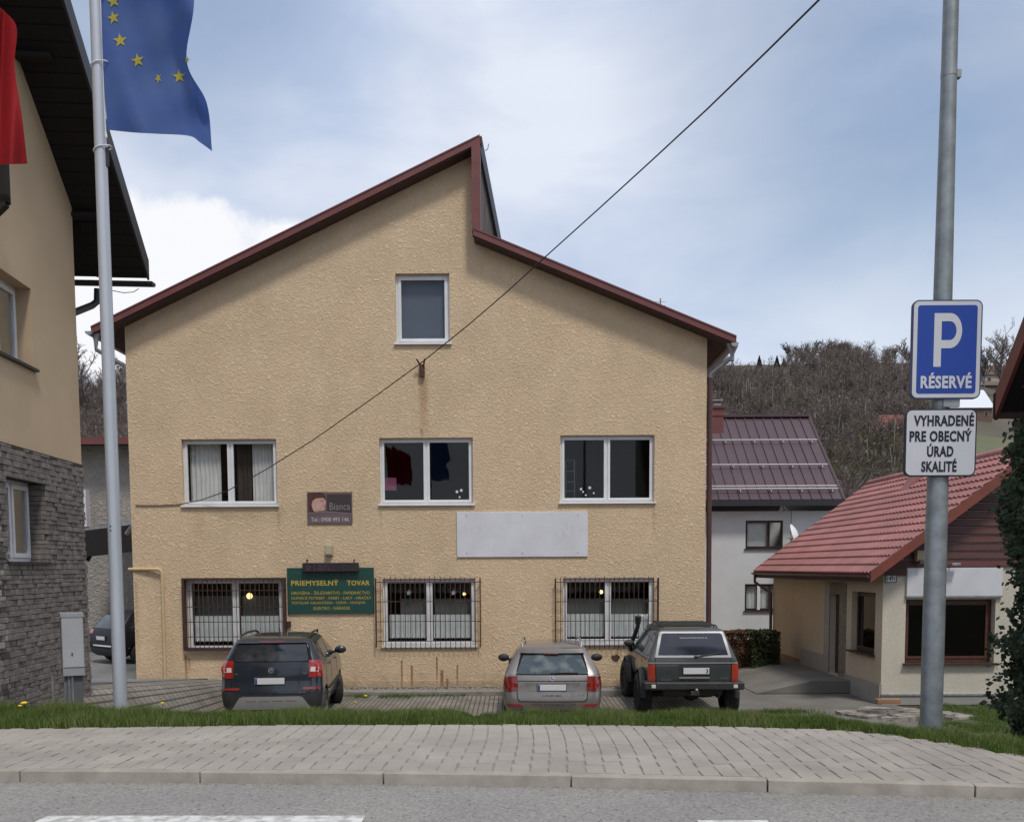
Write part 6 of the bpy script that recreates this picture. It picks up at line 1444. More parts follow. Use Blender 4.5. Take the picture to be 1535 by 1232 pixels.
# ------------------------------------------------------------------ cars
def paint(name, c, c2, rough=.32, metal=.55):
    m = pbr(name, c, rough, metal, col2=c2, scale=3.5, detail=8, coat=.8); return m
paint('paint_navy', (0.018, 0.025, 0.036), (0.026, 0.033, 0.043), .36, .5); paint('paint_champagne', (0.25, 0.228, 0.212), (0.22, 0.20, 0.186), .38, .6); paint('paint_green_grey', (0.035, 0.043, 0.046), (0.055, 0.058, 0.055), .5, .3); pbr('paint_black', (0.008, 0.009, 0.011), .45, 0, col2=(.011, .011, .013), spec=.3)
pbr('trim_black', (0.018, 0.018, 0.02), .6, col2=(.03, .03, .03), scale=6); pbr('tyre', (0.020, 0.019, 0.018), .9, col2=(.045, .04, .034), scale=5, bump=.3, bscale=40); pbr('alloy', (0.42, 0.43, 0.44), .35, .7, col2=(.3, .3, .3), scale=6)
pbr('dark_steel', (0.05, 0.045, 0.042), .7, .4); pbr('lamp_red', (0.36, 0.012, 0.012), .18, coat=1, col2=(.26, .01, .01), scale=12); pbr('lamp_dark_red', (0.17, 0.012, 0.010), .2, coat=1); pbr('lamp_white', (0.62, 0.56, 0.52), .2, coat=1); pbr('lamp_rust', (0.33, 0.035, 0.015), .25, coat=.7)
pbr('skid_silver', (0.36, 0.365, 0.37), .4, .5); pbr('chrome', (0.6, 0.6, 0.6), .15, 1.0); pbr('plate_white', (0.62, 0.63, 0.64), .5); pbr('plate_blue', (0.03, 0.06, 0.25), .5); pbr('moulding', (0.30, 0.30, 0.30), .4, .5); pbr('seat_dark', (0.03, 0.032, 0.035), .8); pbr('reflector', (.30, .02, .02), .25, coat=1)
pbr('seam', (0.004, 0.004, 0.004), .9); pbr('grime_text', (0.075, 0.065, 0.06), .7); pbr('number_dark', (0.01, 0.01, 0.012), .6)
def outline(yr, yf, hw, rr, rf, bul, nose):
    """half outline from the middle of the rear to the middle of the front: 5+6+16+6+5 points"""
    pts = []
    rr = min(rr, hw * .8); rf = min(rf, hw * .8, (yf - yr) * .4)
    def rearbulge(x): return bul * (x / hw) ** 2
    for i in range(7): x = (hw - rr) * i / 6; pts.append((x, yr + rearbulge(x)))
    yb = yr + rearbulge(hw - rr)
    for i in range(1, 7): a = PI / 2 * i / 6; pts.append((hw - rr + rr * math.sin(a), yb + rr * (1 - math.cos(a))))
    ys0 = yb + rr; ys1 = yf - rf - nose
    for i in range(1, 20):
        t = i / 20; pts.append((hw * (1 - .018 * (2 * t - 1) ** 2), ys0 + (ys1 - ys0) * t))
    for i in range(0, 7): a = PI / 2 * i / 6; pts.append((hw * .982 - rf + rf * math.cos(a), ys1 + rf * math.sin(a)))
    xl = hw * .982 - rf
    for i in range(1, 7): x = xl * (1 - i / 6); pts.append((x, ys1 + rf + nose * (1 - (x / xl) ** 2)))
    return pts
def car_body(levels, wheels, wr, wid, mat, parent):
    rings = []
    for (z, yr, yf, hw, rr, rf, bul, nose) in levels:
        h = outline(yr, yf, hw, rr, rf, bul, nose); full = h + [(-x, y) for x, y in h[-2:0:-1]]; rings.append([(x, y, z) for x, y in full])
    n = len(rings[0]); vs = [p for r in rings for p in r]; fs = []
    for k in range(len(rings) - 1):
        for i in range(n): fs.append((k * n + i, k * n + (i + 1) % n, (k + 1) * n + (i + 1) % n, (k + 1) * n + i))
    hn = (n - 2) // 2 + 1
    for k, flip in ((0, 1), (len(rings) - 1, 0)):
        b = k * n
        for i in range(hn):
            a, c = i, i + 1; d, e = (n - i) % n, (n - i - 1) % n
            f = [b + a, b + c, b + e, b + d]; f = list(dict.fromkeys(f))
            if len(f) > 2: fs.append(tuple(f[::-1] if flip else f))
    mb = MB().add(vs, fs); o = mb.build('body', mat, parent)
    # wheel arches cut out
    cut = MB()
    for (x, y) in wheels: cut.lathe([(.001, 0), (wr, 0), (wr, .34), (.001, .34)], axis='X', n=28, org=(x - .17 if x > 0 else x - .17, y, 0))
    # lathe around origin z: shift to hub height
    return o
def mk_body(levels, arches, mat, parent):
    o = car_body(levels, [], .3, .3, mat, parent)
    o.data.materials.append(M['seam'])
    bm = bmesh.new()
    for (sx, y, z, r) in arches:
        res = bmesh.ops.create_cone(bm, cap_ends=True, segments=30, radius1=r, radius2=r, depth=.52)
        bmesh.ops.transform(bm, matrix=Matrix.Translation((sx, y, z)) @ Matrix.Rotation(PI / 2, 4, 'Y'), verts=res['verts'])
    for f in bm.faces: f.material_index = 1
    cm = bpy.data.meshes.new('cut'); bm.to_mesh(cm); bm.free(); cm.materials.append(M[mat]); cm.materials.append(M['seam'])
    co = bpy.data.objects.new('cut', cm); COL.objects.link(co); po, o.parent = o.parent, None
    md = o.modifiers.new('b', 'BOOLEAN'); md.operation = 'DIFFERENCE'; md.object = co; md.solver = 'EXACT'
    dg = bpy.context.evaluated_depsgraph_get(); dg.update(); me = bpy.data.meshes.new_from_object(o.evaluated_get(dg)); o.modifiers.clear(); old = o.data; o.data = me; me.name = 'body'; bpy.data.meshes.remove(old); bpy.data.objects.remove(co); o.parent = po
    smooth(me, 38); return o
def skin(bvh, poly, axis, name, mat, parent, off=.006, step=.06, sgn=1, label=None, th=.008, sm=40):
    """lay a thin piece with the outline poly over the body; axis 'Y': poly (x,z) seen from behind, 'X': poly (y,z) from side sgn, 'Z': poly (x,y) from above"""
    bm = bmesh.new()
    if axis == 'Y': vs = [bm.verts.new((a, 0, b)) for a, b in poly]; ax = (0, 2)
    elif axis == 'X': vs = [bm.verts.new((0, a, b)) for a, b in poly]; ax = (1, 2)
    else: vs = [bm.verts.new((a, b, 0)) for a, b in poly]; ax = (0, 1)
    bm.faces.new(vs)
    for k in ax:
        lo = min(v.co[k] for v in bm.verts); hi = max(v.co[k] for v in bm.verts); m = max(1, int((hi - lo) / step))
        for i in range(1, m):
            no = Vector((0, 0, 0)); no[k] = 1; pt_ = Vector((0, 0, 0)); pt_[k] = lo + (hi - lo) * i / m
            bmesh.ops.bisect_plane(bm, geom=bm.verts[:] + bm.edges[:] + bm.faces[:], plane_co=pt_, plane_no=no)
    d = Vector((0, 1, 0)) if axis == 'Y' else Vector((-sgn, 0, 0)) if axis == 'X' else Vector((0, 0, -1))
    miss = []; hitd = []
    for v in bm.verts:
        o_ = v.co - d * 8; h = bvh.ray_cast(o_, d)
        if h[0] is None: miss.append(v)
        else: v.co = h[0] - d * off; hitd.append(v.co.copy())
    for v in miss:
        c = min(hitd, key=lambda q: sum((q[k] - v.co[k]) ** 2 for k in ax)) if hitd else v.co
        for k in range(3):
            if k not in ax: v.co[k] = c[k]
    r = bmesh.ops.extrude_face_region(bm, geom=bm.faces[:]); nv = [g for g in r['geom'] if isinstance(g, bmesh.types.BMVert)]
    for v in nv: v.co += d * (off + th)
    bmesh.ops.recalc_face_normals(bm, faces=bm.faces[:])
    me = bpy.data.meshes.new(name); bm.to_mesh(me); bm.free(); me.materials.append(M[mat]); smooth(me, sm); o = link_mesh(name, me, parent)
    if label: o['label'] = label
    return o
def wheel(parent, x, y, r, w, style='alloy', steer=0.0):
    s = 1 if x > 0 else -1
    hub = MB().lathe([(.001, -w * .2), (.06, -w * .2), (.06, w * .3), (.001, w * .3)], axis='X', n=14).build('wheel', 'dark_steel', parent, loc=(x, y, r), rot=(0, 0, steer))
    rr = r * .66; t = MB().lathe([(rr, -w / 2 + .01), (r * .80, -w / 2), (r * .93, -w / 2 + .008), (r * .985, -w / 2 + .035), (r, -w * .18), (r, w * .18), (r * .985, w / 2 - .035), (r * .93, w / 2 - .008), (r * .80, w / 2), (rr, w / 2 - .01), (rr, -w / 2 + .01)], axis='X', n=40)
    if style == 'mud':
        for i in range(44):
            a = 2 * PI * i / 44
            for side in (-1, 1):
                t.box(-.045 + side * w * .26, .045 + side * w * .26, -.02, .02, r - .02, r + .012, M_=Matrix.Rotation(a + side * .05, 4, 'X'))
    t.build('tyre', 'tyre', hub, sm=45)
    m = MB(); f = s * (w / 2 - .03)
    m.lathe([(rr, f - s * .10), (rr - .012, f - s * .09), (rr - .02, f), (rr, f + s * .012)], axis='X', n=36); m.lathe([(.001, f - s * .015), (.05, f - s * .01), (.055, f - s * .04)], axis='X', n=16)
    m.lathe([(.001, f - s * .11), (rr, f - s * .11)], axis='X', n=20)
    ns = 5 if style != 'mud' else 8
    for i in range(ns):
        a = 2 * PI * i / ns; Mr = Matrix.Rotation(a, 4, 'X')
        for da in (-.13, .13): m.add([Mr @ Vector((f - s * k, yy, zz)) for (k, yy, zz) in ((.012, -.018, .04), (.012, .018, .04), (.0, .018 + da * rr, rr), (.0, -.018 + da * rr, rr), (.05, -.018, .04), (.05, .018, .04), (.04, .018 + da * rr, rr), (.04, -.018 + da * rr, rr))], [(0, 1, 2, 3), (0, 3, 7, 4), (1, 5, 6, 2), (4, 7, 6, 5)])
    m.build('rim', 'alloy' if style != 'mud' else 'dark_steel', hub, sm=40)
    return hub
def bvh_of(o): 
    me = o.data; return BVHTree.FromPolygons([v.co.copy() for v in me.vertices], [tuple(p.vertices) for p in me.polygons])
def plate_rear(bvh, parent, xc, z0, w=.52, h=.11, extra=None, band=True):
    hit = bvh.ray_cast(Vector((xc, -5, z0 + h / 2)), Vector((0, 1, 0)))[0]; y = hit.y - .03
    MB().box(xc - w / 2 - .012, xc + w / 2 + .012, y - .004, y + .05, z0 - .012, z0 + h + .012, ch=.004).build('plate_holder', 'trim_black', parent)
    p = MB().box(xc - w / 2, xc + w / 2, y - .01, y - .002, z0, z0 + h, ch=.002).build('number_plate', 'plate_white', parent)
    if band: MB().box(xc - w / 2 + .004, xc - w / 2 + .045, y - .0125, y - .008, z0 + .004, z0 + h - .004).build('band', 'plate_blue', p)
    if extra: text(extra, xc + w / 2 - .06, xc + w / 2 - .02, z0 + .018, z0 + h - .018, 'number_dark', p, .01, y=y - .0105)
    return y
def mirror(parent, x, y, z, mat, s, sz=1.0):
    mb = MB(); prof = [(.001, -.05), (.07, -.045), (.095, -.01), (.09, .05), (.05, .09), (.001, .10)]
    m = MB().lathe(prof, axis='Y', n=18); Mx = Matrix.Translation((x + s * .13, y, z)) @ Matrix.Diagonal((1.25 * sz, 1.0, .85 * sz, 1)); xf(m, Mx).build('wing_mirror', mat, parent, sm=60)
    MB().tube([(x - s * .03, y + .03, z - .05), (x + s * .08, y + .03, z - .03)], .025, 8).build('mirror_arm', 'trim_black', parent)
def sh_rect(x0, x1, z0, z1, r=.02): return [(p.x, p.z) for p in rrect(x0, x1, z0, z1, r, 0, 3)]
def wiper(parent, bvh, pts):
    q = []
    for (x, z) in pts:
        h = bvh.ray_cast(Vector((x, -5, z)), Vector((0, 1, 0)))[0]; q.append(Vector((x, h.y - .03, z)))
    MB().tube(q, .010, 6).box(q[0].x - .03, q[0].x + .03, q[0].y - .01, q[0].y + .03, q[0].z - .02, q[0].z + .025, ch=.006).build('rear_wiper', 'trim_black', parent)
def seats(parent, ys, zb, wd):
    for y in ys:
        for x in (-wd, wd):
            MB().box(x - .20, x + .20, y, y + .12, zb - .4, zb + .02, ch=.04).box(x - .11, x + .11, y + .02, y + .09, zb + .05, zb + .2, ch=.03).tube([(x, y + .05, zb), (x, y + .05, zb + .08)], .015, 5).build('seat', 'seat_dark', parent)

# dark compact crossover, left
def compact():
    t = thing('parked_car', 'dark blue grey compact crossover with silver skid plate, parked below the green board', 'car', (W(405, 1000, 15.95).x, 15.95, 0), math.radians(5.2))
    Lv = [(.30, .16, 4.02, .78, .25, .35, .03, .05), (.36, .05, 4.12, .86, .22, .4, .05, .08), (.48, .01, 4.18, .89, .20, .42, .06, .1), (.62, .0, 4.2, .90, .18, .42, .06, .1), (.76, .015, 4.19, .905, .17, .4, .06, .1), (.80, .045, 4.17, .90, .17, .4, .055, .1), (.95, .06, 4.1, .895, .16, .4, .05, .12), (1.08, .075, 3.9, .885, .15, .4, .045, .12),
          (1.14, .085, 3.3, .875, .15, .35, .045, .15), (1.20, .10, 3.02, .86, .14, .3, .045, .15), (1.40, .19, 2.62, .77, .13, .26, .05, .15), (1.56, .28, 2.32, .69, .12, .24, .05, .15), (1.60, .33, 2.18, .655, .12, .24, .05, .15), (1.635, .46, 2.0, .56, .12, .2, .05, .1), (1.65, .7, 1.8, .36, .1, .15, .03, .05)]
    b = mk_body(Lv, [(s * .80, y, .34, .40) for s in (-1, 1) for y in (.72, 3.28)], 'paint_navy', t); bv = bvh_of(b)
    win = [(-.62, 1.235), (.62, 1.235), (.655, 1.26), (.60, 1.50), (.575, 1.545), (-.575, 1.545), (-.60, 1.50), (-.655, 1.26)]
    skin(bv, [(-.70, .66), (-.66, .62), (.66, .62), (.70, .66), (.71, .95), (.72, 1.22), (.66, 1.50), (.60, 1.605), (-.60, 1.605), (-.66, 1.50), (-.72, 1.22), (-.71, .95)], 'Y', 'seam', 'seam', t, .003)
    skin(bv, [(-.685, .675), (-.65, .64), (.65, .64), (.685, .675), (.70, .96), (.705, 1.22), (-.705, 1.22), (-.70, .96)], 'Y', 'tailgate', 'paint_navy', t, .010)
    skin(bv, win, 'Y', 'rear_window', 'dark_glass_body', t, .012)
    skin(bv, [(-.60, 1.555), (.60, 1.555), (.575, 1.60), (-.575, 1.60)], 'Y', 'spoiler', 'paint_navy', t, .05, th=.03); skin(bv, sh_rect(-.22, .22, 1.567, 1.585, .006), 'Y', 'brake_light', 'lamp_dark_red', t, .056)
    skin(bv, sh_rect(-.55, .55, .655, .80, .03), 'Y', 'tailgate_recess', 'paint_navy', t, .014)
    for s in (-1, 1):
        L_ = [(.665, .95), (.80, .94), (.885, 1.0), (.89, 1.14), (.80, 1.245), (.665, 1.25)]
        skin(bv, [(s * a, z) for a, z in L_], 'Y', 'tail_light', 'lamp_red', t, .014, step=.03)
        skin(bv, [(s * a, z) for a, z in ((.69, 1.05), (.835, 1.045), (.84, 1.13), (.70, 1.13))], 'Y', 'reversing_light', 'lamp_white', t, .019)
        skin(bv, [(.20, .95), (.36, 1.02), (.38, 1.12), (.24, 1.25), (.12, 1.22), (.10, .95)], 'X', 'tail_light', 'lamp_red', t, .01, sgn=s)
        skin(bv, [(s * a, z) for a, z in ((.56, .735), (.86, .735), (.86, .765), (.56, .775))], 'Y', 'reflector', 'reflector', t, .012)
        # side glass and pillars
        skin(bv, [(.42, 1.24), (.80, 1.24), (.86, 1.50), (.62, 1.53)], 'X', 'quarter_window', 'dark_glass_body', t, .006, sgn=s)
        skin(bv, [(.90, 1.24), (1.60, 1.24), (1.60, 1.53), (.94, 1.53)], 'X', 'side_window', 'dark_glass_body', t, .006, sgn=s)
        skin(bv, [(1.68, 1.24), (2.62, 1.24), (2.25, 1.53), (1.68, 1.53)], 'X', 'side_window', 'dark_glass_body', t, .006, sgn=s)
        for y in (.86, 1.64, 2.72): skin(bv, [(y, .40), (y + .012, .40), (y + .012, 1.22), (y, 1.22)], 'X', 'door_gap', 'seam', t, .002, sgn=s)
        skin(bv, [(1.15, .60), (2.85, .62), (2.85, .65), (1.15, .63)], 'X', 'side_moulding', 'trim_black', t, .02, sgn=s)
        for y in (1.42, 2.42): skin(bv, sh_rect(y - .10, y + .08, 1.06, 1.09, .01), 'X', 'door_handle', 'paint_navy', t, .035, sgn=s)
        mirror(t, s * .86, 2.55, 1.22, 'paint_navy', s)
        for y in (.72, 3.28): wheel(t, s * .80, y, .335, .215, steer=(math.radians(18) if y > 2 else 0))
        MB().tube([(s * .60, .52, 1.60), (s * .615, .62, 1.665), (s * .615, 1.2, 1.69), (s * .60, 1.95, 1.67), (s * .58, 2.12, 1.62)], .02, 8).build('roof_rail', 'trim_black', t, sm=50)
    lower = [(-.86, .40), (.86, .40), (.885, .70), (-.885, .70)]
    skin(bv, lower, 'Y', 'bumper_trim', 'trim_black', t, .010)
    skin(bv, [(-.70, .38), (.70, .38), (.55, .60), (.48, .615), (-.48, .615), (-.55, .60)], 'Y', 'skid_plate', 'skid_silver', t, .030)
    for i in range(4): x = -.44 + i * .235; skin(bv, sh_rect(x, x + .19, .535, .565, .008), 'Y', 'skid_plate_slot', 'chrome', t, .036)
    plate_rear(bv, t, -.02, .835)
    skin(bv, [(.05 * math.cos(a), 1.08 + .05 * math.sin(a)) for a in np.linspace(0, 2 * PI, 17)[:-1]], 'Y', 'badge', 'chrome', t, .016); skin(bv, [(.036 * math.cos(a), 1.08 + .036 * math.sin(a)) for a in np.linspace(0, 2 * PI, 17)[:-1]], 'Y', 'badge', 'trim_black', t, .018); skin(bv, [(-.025, 1.06), (.02, 1.075), (.03, 1.11), (-.005, 1.10)], 'Y', 'badge', 'chrome', t, .021)
    h = bv.ray_cast(Vector((-.6, -5, 1.03)), Vector((0, 1, 0)))[0]
    text('YETI', -.64, -.50, 1.0, 1.03, 'moulding', t, .0, y=h.y - .008); text('TDI', .52, .62, 1.0, 1.03, 'moulding', t, .0, y=h.y - .010); text('4x4', .48, .60, .675, .70, 'moulding', t, .0, y=bv.ray_cast(Vector((.5, -5, .69)), Vector((0, 1, 0)))[0].y - .02)
    MB().tube([(0, 1.2, 1.65), (.01, .95, 1.86)], .006, 5).build('antenna', 'trim_black', t)
def glassbody():
    m = pbr('dark_glass_body', (0.016, 0.020, 0.026), .06, 0.0, coat=0, spec=.8, col2=(0.05, 0.06, 0.07), scale=2.6, detail=2, lo=.5, hi=.72)
    pbr('light_glass_body', (0.035, 0.05, 0.06), .06, 0.0, spec=.85, col2=(0.12, 0.145, 0.14), scale=3.2, detail=2, lo=.48, hi=.66)
    pbr('tint_glass_body', (0.010, 0.012, 0.022), .10, 0.0, spec=.8, col2=(0.022, 0.025, 0.042), scale=2, detail=2)
glassbody(); compact()

# champagne estate, middle
def estate():
    t = thing('parked_car', 'champagne grey estate car with web address on its rear bumper, parked in the middle', 'car', (W(828, 1000, 16.25).x, 16.25, 0), math.radians(-1.6))
    Lv = [(.20, .18, 4.4, .74, .25, .4, .03, .06), (.26, .06, 4.52, .84, .22, .45, .06, .1), (.38, .01, 4.56, .885, .20, .5, .08, .12), (.50, .0, 4.57, .90, .20, .5, .09, .12), (.58, .03, 4.55, .905, .20, .5, .09, .12), (.70, .055, 4.5, .905, .19, .5, .085, .12), (.80, .065, 4.35, .895, .18, .5, .08, .12), (.90, .09, 3.9, .88, .17, .45, .08, .15),
          (.96, .13, 3.35, .865, .16, .35, .075, .18), (1.12, .26, 2.95, .78, .15, .3, .08, .18), (1.30, .42, 2.5, .675, .14, .25, .08, .18), (1.375, .44, 2.3, .62, .14, .25, .08, .18), (1.42, .58, 2.1, .54, .14, .2, .06, .12), (1.445, .9, 1.8, .36, .1, .15, .03, .05)]
    b = mk_body(Lv, [(s * .80, y, .32, .375) for s in (-1, 1) for y in (.90, 3.56)], 'paint_champagne', t); bv = bvh_of(b)
    skin(bv, [(-.64, .50), (-.60, .445), (.60, .445), (.64, .50), (.665, .72), (.67, .94), (.58, 1.30), (-.58, 1.30), (-.67, .94), (-.665, .72)], 'Y', 'seam', 'seam', t, .002)
    skin(bv, [(-.625, .51), (-.585, .46), (.585, .46), (.625, .51), (.65, .72), (.655, .925), (-.655, .925), (-.65, .72)], 'Y', 'tailgate', 'paint_champagne', t, .010)
    skin(bv, [(-.66, .945), (.66, .945), (.53, 1.27), (.4, 1.30), (-.4, 1.30), (-.53, 1.27)], 'Y', 'rear_window', 'light_glass_body', t, .012)
    skin(bv, [(-.60, 1.305), (.60, 1.305), (.57, 1.365), (-.57, 1.365)], 'Y', 'spoiler', 'paint_champagne', t, .06, th=.03); skin(bv, sh_rect(-.15, .12, 1.292, 1.312, .006), 'Y', 'brake_light', 'lamp_dark_red', t, .064)
    skin(bv, [(-.645, .815), (.645, .815), (.645, .828), (-.645, .828)], 'Y', 'crease', 'seam', t, .012)
    skin(bv, [(-.40, .64), (.40, .64), (.52, .79), (-.52, .79)], 'Y', 'plate_recess', 'paint_champagne', t, .016)
    for s in (-1, 1):
        skin(bv, [(s * a, z) for a, z in ((.62, .655), (.80, .63), (.865, .66), (.86, .82), (.815, .90), (.64, .91))], 'Y', 'tail_light', 'lamp_dark_red', t, .014, step=.03)
        skin(bv, [(s * a, z) for a, z in ((.70, .70), (.80, .69), (.81, .79), (.71, .80))], 'Y', 'reversing_light', 'lamp_rust', t, .018)
        skin(bv, [(.22, .66), (.38, .70), (.42, .84), (.30, .90), (.16, .88)], 'X', 'tail_light', 'lamp_dark_red', t, .01, sgn=s)
        skin(bv, [(s * a, z) for a, z in ((.53, .345), (.84, .345), (.84, .40), (.60, .405))], 'Y', 'reflector', 'reflector', t, .010)
        skin(bv, [(.62, .98), (1.20, .97), (1.16, 1.29), (.78, 1.31)], 'X', 'quarter_window', 'dark_glass_body', t, .006, sgn=s)
        skin(bv, [(1.26, .97), (2.0, .97), (1.98, 1.31), (1.24, 1.31)], 'X', 'side_window', 'dark_glass_body', t, .006, sgn=s)
        skin(bv, [(2.08, .97), (3.0, .97), (2.45, 1.31), (2.06, 1.31)], 'X', 'side_window', 'dark_glass_body', t, .006, sgn=s)
        for y in (1.22, 2.04, 3.08): skin(bv, [(y, .34), (y + .012, .34), (y + .012, .95), (y, .95)], 'X', 'door_gap', 'seam', t, .002, sgn=s)
        mirror(t, s * .86, 2.85, .98, 'trim_black', s)
        for y in (.90, 3.56): wheel(t, s * .80, y, .315, .21)
        MB().tube([(s * .545, .62, 1.385), (s * .56, .66, 1.47), (s * .56, 1.2, 1.50), (s * .54, 2.0, 1.485), (s * .53, 2.2, 1.42)], .018, 8).build('roof_rail', 'moulding', t, sm=50)
    skin(bv, [(-.66, .215), (.66, .215), (.74, .28), (-.74, .28)], 'Y', 'bumper_trim', 'trim_black', t, .012)
    skin(bv, sh_rect(.0, .44, .70, 1.0, .1) and [(.03, 1.75), (.30, 1.75), (.30, 1.2), (.03, 1.2)], 'Z', 'roof_hatch', 'dark_glass_body', t, .006)
    yp = plate_rear(bv, t, -.01, .655)
    skin(bv, [(.045 * math.cos(a), .872 + .045 * math.sin(a)) for a in np.linspace(0, 2 * PI, 17)[:-1]], 'Y', 'badge', 'chrome', t, .016); skin(bv, [(.033 * math.cos(a), .872 + .033 * math.sin(a)) for a in np.linspace(0, 2 * PI, 17)[:-1]], 'Y', 'badge', 'trim_black', t, .018); skin(bv, [(-.02, .855), (.018, .868), (.026, .895), (-.004, .89)], 'Y', 'badge', 'chrome', t, .021)
    f = lambda x, z: bv.ray_cast(Vector((x, -5, z)), Vector((0, 1, 0)))[0].y
    text('WWW.ROYALSPORT.COM', -.38, .42, .375, .42, 'grime_text', t, .02, y=min(f(.38, .4), f(-.3, .4), f(0, .4)) - .006); text('LINE.SK', -.18, .17, .545, .58, 'grime_text', t, .0, y=f(0, .56) - .014)
    text('4x4', .46, .58, .565, .585, 'chrome', t, .0, y=f(.5, .57) - .014)
    wiper(t, bv, [(.0, .955), (.12, .97), (.47, .965)])
    MB().tube([(-.55, .12, .26), (-.55, .02, .25)], .035, 10).build('exhaust', 'dark_steel', t)
estate()

# boxy off-roader, right
def offroader():
    t = thing('parked_car', 'lifted dark green grey boxy off-roader with chunky tyres and snorkel, rightmost of the cars', 'car', (W(1040, 1000, 16.75).x, 16.75, 0), math.radians(-1.2))
    R = .40
    Lv = [(.62, .10, 3.9, .80, .06, .2, .0, .02), (.66, .06, 3.98, .835, .06, .2, .01, .03), (.80, .04, 4.0, .85, .06, .2, .01, .03), (1.0, .045, 4.0, .85, .06, .2, .01, .03), (1.10, .055, 3.97, .84, .06, .2, .01, .03), (1.15, .065, 3.9, .83, .06, .2, .01, .03), (1.19, .08, 2.95, .815, .06, .1, .01, .05),
          (1.40, .16, 2.62, .73, .06, .1, .015, .05), (1.62, .26, 2.3, .645, .06, .1, .02, .05), (1.68, .29, 2.18, .615, .06, .1, .02, .05), (1.715, .36, 2.05, .55, .08, .1, .02, .04), (1.73, .6, 1.8, .36, .06, .1, .01, .02)]
    b = mk_body(Lv, [(s * .80, y, R + .02, .47) for s in (-1, 1) for y in (.86, 3.30)], 'paint_green_grey', t); bv = bvh_of(b)
    skin(bv, [(-.70, .70), (.70, .70), (.72, 1.12), (.71, 1.2), (.60, 1.655), (-.60, 1.655), (-.71, 1.2), (-.72, 1.12)], 'Y', 'seam', 'seam', t, .002)
    skin(bv, [(-.685, .715), (.685, .715), (.705, 1.12), (.70, 1.185), (-.70, 1.185), (-.705, 1.12)], 'Y', 'tailgate', 'paint_green_grey', t, .012)
    fr = [(-.715, 1.19), (.715, 1.19), (.61, 1.655), (.58, 1.665), (-.58, 1.665), (-.61, 1.655)]
    skin(bv, fr, 'Y', 'window_surround', 'moulding', t, .012)
    skin(bv, [(-.655, 1.235), (.655, 1.235), (.565, 1.615), (.53, 1.635), (-.53, 1.635), (-.565, 1.615)], 'Y', 'rear_window', 'tint_glass_body', t, .018)
    skin(bv, [(-.84, 1.078), (.84, 1.078), (.84, 1.10), (-.84, 1.10)], 'Y', 'chrome_strip', 'moulding', t, .024)
    f = lambda x, z: bv.ray_cast(Vector((x, -5, z)), Vector((0, 1, 0)))[0].y
    skin(bv, sh_rect(-.28, .30, .83, 1.06, .02), 'Y', 'plate_recess', 'trim_black', t, .018)
    plate_rear(bv, t, .05, .885, w=.48, h=.115, extra='3', band=False)
    skin(bv, sh_rect(-.27, .30, .80, .83, .01), 'Y', 'handle_bar', 'moulding', t, .035); skin(bv, [(.02 + .018 * math.cos(a), .80 + .022 * math.sin(a)) for a in np.linspace(0, 2 * PI, 11)[:-1]], 'Y', 'lock', 'lamp_rust', t, .042)
    for s in (-1, 1):
        skin(bv, [(s * a, z) for a, z in ((.715, .745), (.845, .745), (.845, 1.065), (.715, 1.065))], 'Y', 'tail_light', 'lamp_rust', t, .022)
        skin(bv, [(.35, 1.22), (1.05, 1.22), (1.05, 1.58), (.48, 1.60)], 'X', 'quarter_window', 'light_glass_body', t, .006, sgn=s)
        skin(bv, [(1.12, 1.22), (1.75, 1.22), (1.75, 1.60), (1.12, 1.60)], 'X', 'side_window', 'light_glass_body', t, .006, sgn=s)
        skin(bv, [(1.82, 1.22), (2.62, 1.22), (2.28, 1.60), (1.82, 1.60)], 'X', 'side_window', 'light_glass_body', t, .006, sgn=s)
        for y in (1.09, 1.785, 2.74): skin(bv, [(y, .68), (y + .014, .68), (y + .014, 1.16), (y, 1.16)], 'X', 'door_gap', 'seam', t, .002, sgn=s)
        mirror(t, s * .80, 2.5, 1.26, 'trim_black', s, .95)
        for y in (.86, 3.30): wheel(t, s * .84, y, R, .29, 'mud', steer=(math.radians(6) if y > 2 else 0))
        for y in (.86, 3.30):   # wheel arch flares
            mb = MB(); n = 16
            for i in range(n):
                a0, a1 = PI * (-.02 + 1.04 * i / n), PI * (-.02 + 1.04 * (i + 1) / n)
                P_ = lambda a, r, x: Vector((s * x, y + r * math.cos(a), R + .02 + r * math.sin(a)))
                mb.add([P_(a0, .47, .80), P_(a1, .47, .80), P_(a1, .455, .94), P_(a0, .455, .94), P_(a0, .51, .85), P_(a1, .51, .85), P_(a1, .48, .95), P_(a0, .48, .95)], [(0, 1, 2, 3), (2, 3, 7, 6), (4, 5, 6, 7), (0, 1, 5, 4)])
            mb.build('arch_flare', 'trim_black', t, sm=40)
        # bumper ends and small lamps
        MB().box(s * .70, s * .93, -.10, .32, .60, .74, ch=.02).build('bumper_end', 'trim_black', t); MB().box(s * .72, s * .80, -.118, -.09, .635, .70, ch=.006).build('bumper_lamp', 'lamp_white', t)
        MB().tube([(s * .38, .6, .45), (s * .38, .75, .85)], .03, 8).build('damper', 'dark_steel', t)
        MB().tube([(s * .55, .1, .56), (s * .55, 1.5, .50)], .03, 6).build('leaf_spring', 'dark_steel', t)
    MB().box(-.72, .72, -.11, .05, .60, .74, ch=.02).build('bumper', 'trim_black', t)
    MB().box(-.55, .55, .10, .3, .46, .60, ch=.02).box(-.08, .08, -.16, .1, .50, .58, ch=.01).build('tow_frame', 'dark_steel', t)
    MB().lathe([(.001, -.03), (.028, -.015), (.03, .01), (.02, .03), (.001, .035)], org=(.03, -.15, .60), n=12).build('tow_ball', 'moulding', t, sm=60)
